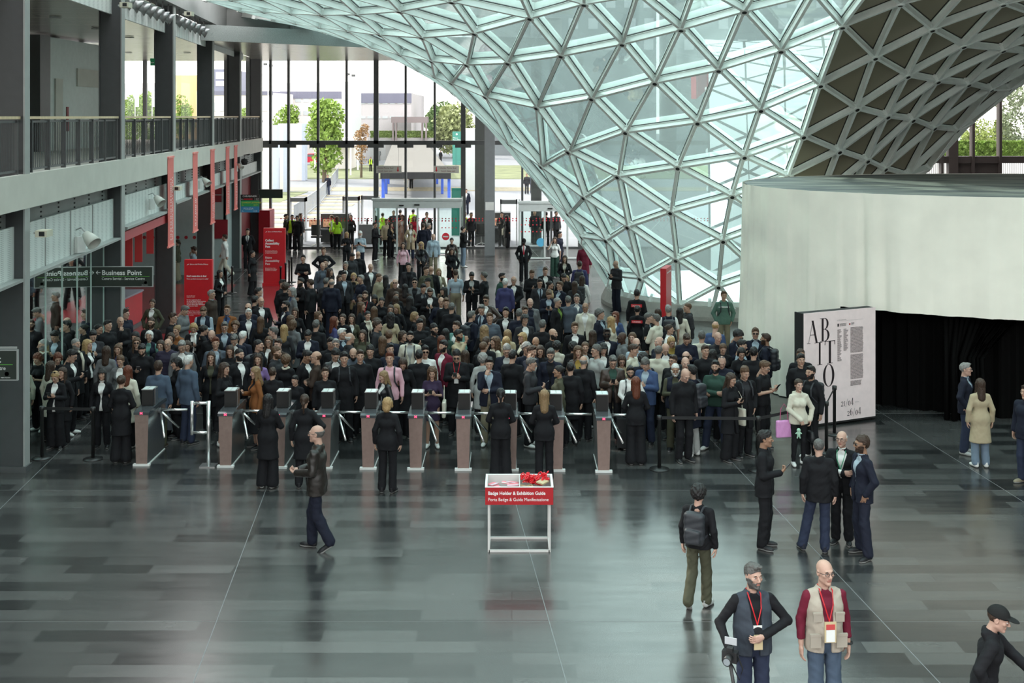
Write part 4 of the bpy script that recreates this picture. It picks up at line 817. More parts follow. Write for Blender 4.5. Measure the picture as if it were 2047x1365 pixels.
bldg(399, 470, 160, 224, 20, mvb, 'mauve building outside, seen between the far balcony columns'); bldg(428, 456, 138, 200, 18, pu, 'slate blue block outside with two stacked windows', [(144, 158, 1), (162, 172, 1)], None, wh); bldg(340, 404, 150, 230, 20, orr, 'orange building outside beyond the balcony'); bldg(243, 345, 166, 235, 20, wh, 'long low cream building outside beyond the balcony', [(176, 186, 7)])
bldg(408, 545, 185, 160, 15, wh, 'white hall outside with slate eave behind the last balcony columns', [(205, 222, 5)], (182, 190))
bldg(925, 957, 258, 100, 6, mat('milky_glass_kiosk', (.50, .53, .52), .3), 'milky glass shelter outside, left of the big grey column'); bldg(643, 701, 283, 140, 5, wh, 'small white gatehouse outside with a flat projecting roof')
r = empty('gatehouse_roof', (fx(677, 139), 139, 0)); MB().box((-2.9, -2, 3.3), (2.9, 4, 3.75)).build('slab', wh, r); MB().box((-2.6, -1.8, 0), (-2.4, -1.6, 3.3)).box((2.4, -1.8, 0), (2.6, -1.6, 3.3)).build('pillar', wh, r); tag(r, 'flat white canopy roof over the gatehouse outside', 'roof')
def slab_panel(x0, x1, y0, yb, label):
    a = fl(x0, yb); b = fl(x1, yb); z = H-(y0-HY)/F*a.y; r = empty('advertising_panel', a); MB().box((0, 0, 0), (b.x-a.x, .6, z)).build('face_panel', mat('pink_white_panel', (.66, .60, .58), .7), r); MB().box((b.x-a.x, 0, 0), (b.x-a.x+.35, 1.2, z)).build('side_panel', mat('blue_grey_side', (.45, .50, .60), .7), r); tag(r, label, 'panel', 'tall pale panels outside')
slab_panel(522, 545, 250, 388, 'tall pale freestanding panel outside, just right of the last balcony column'); slab_panel(576, 603, 247, 361, 'tall pale freestanding panel outside, in front of the green trees'); slab_panel(556, 566, 247, 384, 'narrow tall pale panel between the two wider panels outside')
r = empty('green_totem', (fx(913, 152), 152, 0)); gt = mat('totem_green', (.05, .24, .20), .5); MB().box((-.55, 0, 0), (.55, .3, 4.3)).build('board', gt, r); text('lettering', 'Milano\nFiera Milano', .24, face((-.48, -.01, 3.4), (1,0,0)), wt, r)
MB().tube([(0,0,0), (0,0,.01)], .12, 16).build('emblem', wt, r, False, face((0, -.012, 3.95), (1,0,0))); tag(r, 'tall green wayfinding totem on the plaza outside', 'sign')
r = empty('plaza_board', (fx(914, 62), 62, 0)); MB().box((-.3, 0, 0), (.3, .1, 2.5)).build('board', mat('panel_green_dark', (.03, .22, .17), .5), r); tag(r, 'dark green panel just outside, above the main door', 'panel')
# red car
r = empty('parked_car', (fx(627, 152), 152, 0), math.radians(8)); cr = mat('car_red', (.45, .02, .05), .25); m = MB(); prf = [(-2.1,.35),(-2.1,.8),(-1.9,1.0),(-1.2,1.08),(-.7,1.45),(.7,1.5),(1.3,1.1),(2.0,.95),(2.15,.7),(2.15,.35)]; n = len(prf)
m.add([(x, -.85, z) for x, z in prf]+[(x, .85, z) for x, z in prf], [tuple(range(n))[::-1], tuple(range(n, 2*n))]+[(i, (i+1) % n, n+(i+1) % n, n+i) for i in range(n)]); m.build('car_body', cr, r)
MB().box((-.75, -.87, 1.08), (-.05, -.84, 1.38)).box((.02, -.87, 1.08), (.75, -.84, 1.38)).build('window', mat('car_glass', (.10, .12, .14), .1), r)
for x in (-1.35, 1.35): MB().tube([(x, -.88, .33), (x, -.68, .33)], .33, 18).build('wheel', black, r)
tag(r, 'red car parked outside behind the tall pale panel', 'car')
# lamp masts and flags
for x, y0, Y, l in ((536, 128, 130, 'tall thin floodlight mast outside, right of the last balcony column'), (701, 148, 125, 'tall thin floodlight mast outside, right of the stair tower')):
    z = H-(y0-HY)/F*Y; r = empty('floodlight_mast', (fx(x, Y), Y, 0)); MB().tube([(0,0,0), (0,0,z)], [.09, .05], 8).build('pole', white, r); MB().box((-.5, -.1, z-.15), (-.1, .1, z+.1)).box((.1, -.1, z-.3), (.5, .1, z-.05)).build('lamp_head', steel_dark, r); tag(r, l, 'lamp post')
for x, l, c in ((270, 'white feather flag outside, farthest left of the three', white), (287, 'white feather flag outside, in the middle of the three', white), (304, 'white feather flag outside, right of the thin mullion', white), (394, 'faded red feather flag outside beside the fourth column', redfade)):
    Y = 130; r = empty('feather_flag', (fx(x, Y), Y, 0)); z = H-(182-HY)/F*Y; MB().tube([(0,0,0), (0,0,z)], .04, 6).build('pole', white, r); MB().box((0, -.01, z-1.75), (.42, .01, z)).build('cloth', c, r); tag(r, l, 'flag', 'feather flags outside')
# hotel towers seen through the top of the vault
tk = mat('dark_tower_cladding', (.16, .18, .19), .7, 0, .1, .2); tw_ = mat('tower_window', (.45, .46, .48), .4)
for x0, x1, l in ((968, 1312, 'dark hotel tower with pale windows behind the vault, left one'), (1352, 1690, 'dark hotel tower with pale windows behind the vault, right one')):
    Y = 190; a, b = fx(x0, Y), fx(x1, Y); r = empty('hotel_tower', ((a+b)/2, Y, 0)); w = (b-a)/2; MB().box((-w, 0, 0), (w, 22, 60)).build('wall', tk, r); m = MB(); g = random.Random(int(x0))
    for row in range(9):
        for c in range(9):
            if g.random() < .25: continue
            x = -w+2*w*(c+.25+.2*g.random())/9; z = 17+row*3.4; m.box((x, -.1, z), (x+w*.11, 0, z+1.7))
    m.build('windows', tw_, r); tag(r, l, 'building')
# ================================================================= figures: every body, garment and head of hair is one continuous skin drawn from joints
def surfnet(Fv, xs, ys, zs):
    I = Fv < 0; c = I[:-1,:-1,:-1].astype(np.int8)
    for a in (0, 1):
        for b in (0, 1):
            for d in (0, 1):
                if a or b or d: c = c+I[a:Fv.shape[0]-1+a, b:Fv.shape[1]-1+b, d:Fv.shape[2]-1+d]
    mask = (c > 0) & (c < 8); idx = -np.ones(mask.shape, np.int64); cells = np.argwhere(mask); n = len(cells); idx[mask] = np.arange(n)
    acc = np.zeros((n, 3)); cnt = np.zeros(n); G = (xs, ys, zs); i, j, k = cells.T
    cor = [(a, b, d) for a in (0,1) for b in (0,1) for d in (0,1)]
    for p in cor:
        for ax in range(3):
            if p[ax]: continue
            q = list(p); q[ax] = 1; f0 = Fv[i+p[0], j+p[1], k+p[2]]; f1 = Fv[i+q[0], j+q[1], k+q[2]]; s = (f0 < 0) != (f1 < 0)
            t = np.where(s, f0/np.where(s, f0-f1, 1), 0); P0 = np.stack((xs[i+p[0]], ys[j+p[1]], zs[k+p[2]]), 1); P1 = np.stack((xs[i+q[0]], ys[j+q[1]], zs[k+q[2]]), 1)
            acc += np.where(s[:,None], P0+(P1-P0)*t[:,None], 0); cnt += s
    V = acc/cnt[:,None]; Q = []
    for ax in range(3):
        b, d = [(1, 2), (2, 0), (0, 1)][ax]
        sl0 = [slice(None)]*3; sl1 = [slice(None)]*3; sl0[ax] = slice(0, -1); sl1[ax] = slice(1, None)
        A, B = I[tuple(sl0)], I[tuple(sl1)]; e = np.argwhere(A != B); ok = (e[:,b] > 0) & (e[:,d] > 0) & (e[:,b] < Fv.shape[b]-1) & (e[:,d] < Fv.shape[d]-1); e = e[ok]
        def cell(ob, od): q = e.copy(); q[:,b] -= ob; q[:,d] -= od; return idx[q[:,0], q[:,1], q[:,2]]
        q = np.stack((cell(1,1), cell(0,1), cell(0,0), cell(1,0)), 1); fl_ = ~A[e[:,0], e[:,1], e[:,2]]; q[fl_] = q[fl_][:,::-1]; Q.append(q)
    return V, np.concatenate(Q)
def smin(a, b, k): h = np.clip(.5+.5*(b-a)/k, 0, 1); return b+(a-b)*h-k*h*(1-h)
def smax(a, b, k): return -smin(-a, -b, k)
class Grid:
    def __init__(s, lo, hi, h): s.ax = [np.arange(lo[i]-2*h, hi[i]+3*h, h) for i in range(3)]; s.X, s.Y, s.Z = [g for g in np.meshgrid(*s.ax, indexing='ij', sparse=True)]; s.h = h
    def cap(s, a, b, ra, rb=None, k=(1,1,1), cut=None):     # tapered capsule, k stretches the metric
        rb = ra if rb is None else rb; a = np.array(a, float); b = np.array(b, float); K = np.array(k, float); A = a*K; B = b*K; D = B-A; L = max((D@D), 1e-9)
        px, py, pz = s.X*K[0]-A[0], s.Y*K[1]-A[1], s.Z*K[2]-A[2]; t = np.clip((px*D[0]+py*D[1]+pz*D[2])/L, 0, 1)
        return np.sqrt((px-t*D[0])**2+(py-t*D[1])**2+(pz-t*D[2])**2)-(ra+t*(rb-ra))
    def ell(s, c, r): 
        r = np.array(r, float); q = np.sqrt(((s.X-c[0])/r[0])**2+((s.Y-c[1])/r[1])**2+((s.Z-c[2])/r[2])**2); return (q-1)*r.min()
    def mesh(s, f): return surfnet(f+np.zeros((len(s.ax[0]), len(s.ax[1]), len(s.ax[2]))), *s.ax)
def pymesh(name, V, Q, mats, mi=None):
    me = bpy.data.meshes.new(name); me.vertices.add(len(V)); me.vertices.foreach_set('co', np.asarray(V, np.float32).ravel())
    n = len(Q); me.loops.add(n*4); me.loops.foreach_set('vertex_index', np.asarray(Q, np.int32).ravel()); me.polygons.add(n)
    me.polygons.foreach_set('loop_start', np.arange(0, n*4, 4, dtype=np.int32))
    for m in mats: me.materials.append(m)
    if mi is not None: me.polygons.foreach_set('material_index', np.asarray(mi, np.int32))
    me.update(calc_edges=True); me.polygons.foreach_set('use_smooth', [True]*n); me.validate(); return me
# ---- materials that take each object's own colour
def objmat(name, rough, bump=0, bscale=40, var=.12, spec=.3, wr=0, mul=(1,1,1), sss=0):
    m, n, b = nodes(name); N = n.nodes; L = n.links; oi = N.new('ShaderNodeObjectInfo'); t = N.new('ShaderNodeTexCoord'); z = N.new('ShaderNodeTexNoise'); z.inputs['Scale'].default_value = bscale; z.inputs['Detail'].default_value = 3
    L.new(t.outputs['Object'], z.inputs['Vector']); mp = N.new('ShaderNodeMapRange'); mp.inputs[3].default_value = 1-var; mp.inputs[4].default_value = 1+var; L.new(z.outputs[0], mp.inputs[0])
    v = N.new('ShaderNodeVectorMath'); v.operation = 'SCALE'; L.new(oi.outputs['Color'], v.inputs[0]); L.new(mp.outputs[0], v.inputs['Scale'])
    w = N.new('ShaderNodeVectorMath'); w.operation = 'MULTIPLY'; w.inputs[1].default_value = mul; L.new(v.outputs[0], w.inputs[0]); L.new(w.outputs[0], b.inputs['Base Color'])
    b.inputs['Roughness'].default_value = rough; b.inputs['Specular IOR Level'].default_value = spec
    if bump: q = N.new('ShaderNodeBump'); q.inputs['Strength'].default_value = bump; q.inputs['Distance'].default_value = .01; L.new(z.outputs[0], q.inputs['Height']); L.new(q.outputs[0], b.inputs['Normal'])
    return m
skin_m = objmat('skin', .5, .05, 60, .05, .35); lip_m = objmat('lip', .45, 0, 40, .03, .4, mul=(.80, .55, .55)); cloth_m = objmat('cloth', .8, .35, 14, .10, .2); leather_m = objmat('leather', .38, .25, 18, .12, .5)
hair_m = objmat('hair', .5, .9, 55, .35, .35); shoe_m = objmat('shoe_upper', .5, .1, 30, .1, .4); sole_m = mat('shoe_sole', (.30, .30, .29), .6); eye_w = mat('eye_white', (.62, .60, .58), .25); eye_d = mat('eye_dark', (.03, .02, .015), .15); brow_m = mat('brow_hair', (.035, .022, .015), .7)
acc_m = objmat('accessory', .5, .15, 25, .1, .4)
# ---- head (origin between the ears)
def head_sdf(g, fem):
    j = .92 if fem else 1.0
    f = g.ell((0,.016,.032), (.075,.096,.086)); f = smin(f, g.ell((0,-.022,-.028), (.060*j,.068,.084)), .03)
    f = smin(f, g.cap((-.045*j,-.005,-.062), (0,-.062,-.096), .022, .021), .02); f = smin(f, g.cap((.045*j,-.005,-.062), (0,-.062,-.096), .022, .021), .02)
    f = smin(f, g.ell((0,-.072,-.098), (.019*j,.018,.015)), .012)
    f = smin(f, g.cap((-.034,-.083,.030), (.034,-.083,.030), .008 if fem else .011), .014)
    for s in (-1, 1):
        f = smin(f, g.ell((s*.040,-.064,-.014), (.022,.018,.018)), .016); f = smax(f, -g.ell((s*.031,-.101,.010), (.017,.014,.010)), .010)
        e = g.ell((s*.077,.010,-.004), (.010,.020,.032)); f = smin(f, e, .008); f = smax(f, -g.ell((s*.086,.004,.0), (.006,.010,.016)), .005)
    f = smin(f, g.cap((0,-.090,.016), (0,-.112,-.020), .0085, .0125), .008)
    for s in (-1, 1): f = smin(f, g.ell((s*.012,-.102,-.026), (.009,.010,.008)), .006)
    f = smin(f, g.cap((-.018,-.084,-.053), (.018,-.084,-.053), .0075), .005); f = smin(f, g.cap((-.015,-.083,-.066), (.015,-.083,-.066), .008), .005)
    f = smin(f, g.cap((0,.022,-.06), (0,.046,-.215), .048*(.88 if fem else 1.05), .056*(.88 if fem else 1.06)), .03)
    return f
def blob(c, r, n=8, m_=6):
    V = []; Q = []
    for a in range(m_+1):
        for b in range(n): t = math.pi*a/m_; p = 2*math.pi*b/n; V.append((c[0]+r[0]*math.sin(t)*math.cos(p), c[1]+r[1]*math.sin(t)*math.sin(p), c[2]+r[2]*math.cos(t)))
    for a in range(m_):
        for b in range(n): Q.append((a*n+b, (a+1)*n+b, (a+1)*n+(b+1) % n, a*n+(b+1) % n))
    return np.array(V), np.array(Q)
HC = {}
def join(parts):
    V = []; Q = []; M = []; o = 0
    for v, q, m in parts: V.append(v); Q.append(q+o); M.append(np.full(len(q), m) if np.isscalar(m) else m); o += len(v)
    return np.concatenate(V), np.concatenate(Q), np.concatenate(M)
def head(fem, hi):
    k = ('h', fem, hi)
    if k not in HC:
        h = .0042 if hi else .0075; g = Grid((-.095,-.13,-.24), (.095,.12,.125), h); V, Q = g.mesh(head_sdf(g, fem)); c = V[Q].mean(1); m = np.zeros(len(Q), int)
        m[(abs(c[:,0]) < .023) & (c[:,2] < -.049) & (c[:,2] > -.071) & (c[:,1] < -.083)] = 1
        P = [(V, Q, m)]
        for s in (-1, 1):
            v, q = blob((s*.031,-.0835,.010), (.0120,.0105,.0066), 10, 8); P.append((v, q, 2)); v, q = blob((s*.031,-.0915,.010), (.0058,.0040,.0058), 8, 6); P.append((v, q, 3))
            v, q = blob((s*.032,-.0915,.0315), (.019,.0045,.0042 if fem else .0058), 8, 5); P.append((v, q, 4))
            v, q = blob((s*.031,-.0925,.0185), (.0145,.004,.0022), 8, 4); P.append((v, q, 4 if fem else 0))
        HC[k] = join(P)
    return HC[k]
def hand(curl, hi):                                   # right hand, wrist at origin, fingers along +Z, palm towards -Y, thumb on -X
    k = ('hand', curl, hi)
    if k not in HC:
        h = .0040 if hi else .0058; g = Grid((-.085,-.11,-.03), (.06,.035,.21), h)
        f = g.cap((-.022,0,.035), (-.022,0,.082), .0155, .013, (1,1,1)); f = smin(f, g.cap((.022,0,.03), (.024,0,.075), .0145, .012), .02); f = smin(f, g.cap((0,.0,.02), (0,0,.08), .0165, .0135), .02); f = smin(f, g.cap((0,.002,-.02), (0,0,.03), .024, .023, (1,1.25,1)), .02)
        for x, L_, r, sp in ((-.029,.072,.0088,-.06), (-.0095,.080,.009,-.015), (.0100,.075,.0086,.03), (.0285,.060,.0077,.09)):
            p = np.array((x, 0, .086)); a = curl*.75
            for seg, fr in ((0,.46), (1,.30), (2,.24)):
                q = p+np.array((math.sin(sp)*L_*fr, -math.sin(a)*L_*fr, math.cos(a)*L_*fr)); f = smin(f, g.cap(p, q, r*(1-.07*seg), r*(.94-.07*seg)), .0045); p = q; a += curl*(.95 if seg == 0 else .7)
        p = np.array((-.024,-.004,.022)); c = min(1, curl)
        for d, L_, r in (((-.72,-.25-.25*c,.62), .040, .0130), ((-.45+.2*c,-.30-.45*c,.80), .031, .0105), ((-.25+.4*c,-.35-.55*c,.85), .024, .0092)):
            d = np.array(d); d /= np.linalg.norm(d); q = p+d*L_; f = smin(f, g.cap(p, q, r, r*.88), .007); p = q
        HC[k] = g.mesh(f)
    return HC[k]
def R3(f, n):                                         # columns: thumbside x, back y, fingers z
    z = np.array(f, float); z /= np.linalg.norm(z); y = -np.array(n, float); y -= z*(y@z); y /= np.linalg.norm(y); x = np.cross(y, z); return np.stack((x, y, z), 1)
# ---- poses: joints in metres on a 1.76 m figure facing -Y.  s = side (-1 figure's right hand seen on the left)
def pose(nm, fem, st='std'):
    sh = .148 if fem else .172; P = dict(sh={s: (s*sh, .012, 1.402) for s in (-1, 1)})
    el = {}; wr = {}; hd = {}
    def arm(s, e, w, d, n, c=.35): el[s] = (s*e[0], e[1], e[2]); wr[s] = (s*w[0], w[1], w[2]); hd[s] = ((s*d[0], d[1], d[2]), (s*n[0], n[1], n[2]), c)
    down = ((.235,.045,1.15), (.245,-.01,.905), (.02,-.12,-1), (-1,.1,0), .4)
    for s in (-1, 1): arm(s, *down)
    ph = ((.22,-.02,1.14), (.075,-.235,1.20), (-.35,-.55,.65), (-.55,.25,.7), 1.0)
    if nm == 'phone2':
        for s in (-1, 1): arm(s, *ph)
    elif nm == 'phone1': arm(-1, (.23,-.02,1.14), (.085,-.25,1.19), (-.3,-.6,.6), (-.4,.4,.8), 1.0)
    elif nm == 'phone1l': arm(1, (.23,-.02,1.14), (.085,-.25,1.19), (-.3,-.6,.6), (-.4,.4,.8), 1.0)
    elif nm == 'cross': arm(-1, (.235,-.06,1.15), (-.06,-.205,1.17), (-1,-.1,.15), (0,1,0), .5); arm(1, (.235,-.07,1.14), (-.05,-.165,1.13), (-1,.1,.1), (0,1,0), .5)
    elif nm == 'pocket':
        for s in (-1, 1): arm(s, (.28,.07,1.15), (.205,-.045,.95), (-.25,-.15,-1), (-.9,.3,0), .3)
    elif nm == 'pocket1': arm(-1, (.28,.07,1.15), (.205,-.045,.95), (-.25,-.15,-1), (-.9,.3,0), .3)
    elif nm == 'face': arm(-1, (.17,-.17,1.20), (.06,-.20,1.44), (-.35,.2,.9), (-.2,1,.1), 1.0); arm(1, (.22,-.06,1.13), (-.0,-.20,1.14), (-1,-.1,.05), (0,1,0), .5)
    elif nm == 'ear': arm(-1, (.27,-.11,1.24), (.135,-.075,1.50), (-.25,.35,.9), (-1,.1,.1), .8)
    elif nm == 'drink': arm(-1, (.25,-.20,1.32), (.06,-.24,1.55), (-.2,.1,.9), (-.6,.8,.1), 1.2)
    elif nm == 'clasp':
        for s in (-1, 1): arm(s, (.24,-.01,1.15), (.055,-.215,1.02), (-.75,-.35,-.25), (-.3,.9,.2), .7)
    elif nm == 'hold':
        for s in (-1, 1): arm(s, (.235,.0,1.15), (.09,-.27,1.10), (-.5,-.7,.1), (-.5,.2,.8), .8)
    elif nm == 'back':
        for s in (-1, 1): arm(s, (.26,.10,1.16), (.06,.165,.98), (-.8,.15,-.4), (-.2,-1,0), .6)
    elif nm == 'hip': arm(-1, (.36,.06,1.17), (.18,-.03,1.02), (-.7,-.4,-.5), (-.6,.6,-.3), .4)
    elif nm == 'hips':
        for s in (-1, 1): arm(s, (.37,.06,1.19), (.175,-.02,1.04), (-.6,-.4,-.5), (-.6,.6,-.3), .4)
    elif nm == 'carry': arm(-1, (.22,-.02,1.15), (.02,-.21,.97), (-.15,-.15,-1), (-.4,.9,0), 1.3); arm(1, (.29,.02,1.15), (.22,-.06,.93), (-.1,-.2,-1), (-.9,.2,0), .6)
    elif nm == 'swing': arm(-1, (.24,-.05,1.16), (.25,-.20,.94), (.02,-.45,-.9), (-1,.1,0), .5); arm(1, (.25,.14,1.17), (.26,.14,.91), (.05,.1,-1), (-1,.1,0), .5)
    elif nm == 'photog': arm(-1, (.34,.04,1.16), (.30,-.17,.98), (.1,-.8,-.5), (-.9,.2,-.4), 1.1); arm(1, (.36,-.02,1.18), (.04,-.22,1.11), (-.85,-.15,-.2), (-.1,1,.1), .6)
    elif nm == 'reach': arm(1, (.24,-.18,1.25), (.12,-.46,1.13), (-.2,-1,-.1), (-.2,.0,-1), .5); arm(-1, (.28,.10,1.17), (.22,-.04,.96), (-.2,-.5,-.8), (-.9,.3,0), 1.2)
    hp = .088 if not fem else .092; kn = {}; an = {}; to = {}
    for s in (-1, 1): kn[s] = (s*(hp+.004), -.015, .50); an[s] = (s*(hp+.012), .035, .095); to[s] = (s*(hp+.045), -.125, .035)
    if st == 'walk': kn = {-1: (-hp,-.17,.52), 1: (hp,.06,.49)}; an = {-1: (-hp,-.26,.10), 1: (hp,.34,.20)}; to = {-1: (-hp-.02,-.43,.05), 1: (hp+.01,.24,.04)}
    elif st == 'step': kn = {-1: (-hp,-.08,.51), 1: (hp,.03,.50)}; an = {-1: (-hp,-.08,.095), 1: (hp,.22,.15)}; to = {-1: (-hp-.03,-.24,.035), 1: (hp+.02,.09,.03)}
    elif st == 'wide':
        for s in (-1, 1): kn[s] = (s*.15, -.01, .50); an[s] = (s*.20, .035, .095); to[s] = (s*.25, -.115, .035)
    elif st == 'lean': kn = {-1: (-.09,-.02,.50), 1: (.17,-.04,.50)}; an = {-1: (-.09,.03,.095), 1: (.25,-.02,.095)}; to = {-1: (-.10,-.13,.035), 1: (.32,-.17,.035)}
    P.update(el=el, wr=wr, hd=hd, hip={s: (s*hp, .01, .93) for s in (-1, 1)}, kn=kn, an=an, to=to, fem=fem); return P
def torso(g, fem, o, belly=0):
    K = (1, 1.06, 1); w = .040 if fem else .058
    f = g.cap((-w,.010,1.29), (w,.010,1.29), (.106 if fem else .120)+o, None, K)
    f = smin(f, g.cap((-.042,.012,1.12), (.042,.012,1.12), (.083 if fem else .104)+o+belly, None, K), .07)
    f = smin(f, g.cap((-.055,.015,.955), (.055,.015,.955), (.120 if fem else .112)+o, None, K), .07)
    if belly: f = smin(f, g.ell((0,-.05,1.10), (.13,.10+belly,.14)), .05)
    if fem:
        for s in (-1, 1): f = smin(f, g.ell((s*.062,-.085,1.275), (.048+o,.040+o,.048+o)), .035)
    for s in (-1, 1): f = smin(f, g.cap((0,.025,1.445), (s*(.125 if fem else .145),.014,1.405), .048+o, .040+o), .04)
    f = smin(f, g.cap((0,.024,1.43), (0,.024,1.50), .054+o*.6, .050+o*.3), .04); return f
def arms(g, P, o, upto=1.0, ow=0):
    f = None; k = .85 if P['fem'] else 1
    for s in (-1, 1):
        a, b, c = (np.array(P[q][s]) for q in ('sh', 'el', 'wr')); e = b+(c-b)*min(1, max(0, (upto-.5)*2)) if upto > .5 else a+(b-a)*upto*2
        q = g.cap(a, b if upto > .5 else e, .054*k+o, .042*k+o+ow*.5)
        if upto > .5: q = smin(q, g.cap(b, e, .042*k+o+ow*.5, (.031*k+o+ow) if upto > .9 else (.036*k+o)), .02)
        f = q if f is None else np.minimum(f, q)
    return f
def legs(g, P, o, flare=0, upto=1.0, thin=0):
    f = None; k = 1.04 if P['fem'] else 1
    for s in (-1, 1):
        a, b, c = (np.array(P[q][s]) for q in ('hip', 'kn', 'an')); a = a+np.array((0, 0, -.03))
        q = g.cap(a, b, .076*k+o, .053+o-thin*.4+flare*.3); q = smin(q, g.cap(b, c, .056+o-thin*.4+flare*.3, .040+o+flare-thin*.3), .03); q = smin(q, g.ell(b+(c-b)*.3+np.array((0,.022,0)), (.045+o,.045+o,.11)), .03)
        f = q if f is None else smin(f, q, .012)
    return f
def wrinkle(g, amp, sc=1.0):
    X, Y, Z = g.X, g.Y, g.Z; w = np.sin(Z*31*sc+4*np.sin(X*17+1)+3*np.sin(Y*21+Z*5)); return amp*(w*abs(w)*(.45+.55*np.sin(Z*9+X*6+Y*4))+.5*np.sin(Z*67+X*41+Y*29)*np.sin(X*23+Z*11))
GC = {}
def bounds(P, z0, z1, legs_=False, armw=True):
    pts = [P['hip'][s] for s in (-1, 1)]
    if armw: pts += [P[q][s] for q in ('el', 'wr', 'sh') for s in (-1, 1)]
    if legs_: pts += [P[q][s] for q in ('kn', 'an') for s in (-1, 1)]
    A = np.array(pts); return (min(A[:,0].min(), -.22)-.09, min(A[:,1].min(), -.16)-.09, z0), (max(A[:,0].max(), .22)+.09, max(A[:,1].max(), .16)+.09, z1)
def gkey(*k): return k
def body_mesh(pn, st, fem, hy, hp, hi, bare):         # skin: head turned by hy, bent by hp; bare = ('arms', 'legs') shown
    key = gkey('body', pn, st, fem, hy, hp, hi, bare)
    if key in GC: return GC[key]
    P = pose(pn, fem, st); ck = ('core', pn, st, fem)
    if ck not in HC:
        lo, hi_ = bounds(P, .05, 1.52, True); g = Grid(lo, hi_, .021); f = torso(g, fem, -.018); f = smin(f, arms(g, P, -.003), .03); f = smin(f, legs(g, P, -.004), .03); HC[ck] = g.mesh(f)
    V, Q = HC[ck]; parts = [(V, Q, 0)]; hv, hq, hm = head(fem, hi); M = head_matrix(hy, hp, fem); hv2 = hv@np.array(M.to_3x3()).T+np.array(M.translation)
    parts.append((hv2, hq, hm))
    for s in (-1, 1):
        d, n, c = P['hd'][s]; v, q = hand(c, hi); v = v.copy()*(.9 if fem else 1); q2 = q
        if s == 1: v[:,0] *= -1; q2 = q[:,::-1]
        B = R3(d, n) 
        if s == 1: pass
        parts.append((v@B.T+np.array(P['wr'][s]), q2, 0))
    V, Q, m = join(parts); GC[key] = pymesh('body', V, Q, [skin_m, lip_m, eye_w, eye_d, brow_m], m); return GC[key]
def head_matrix(hy, hp, fem):
    piv = Vector((0, .035, 1.545)); c = Vector((0, 0, 1.64)); R = Matrix.Rotation(math.radians(hy), 4, 'Z')@Matrix.Rotation(math.radians(hp), 4, 'X')
    return Matrix.Translation(piv)@R@Matrix.Translation(c-piv)
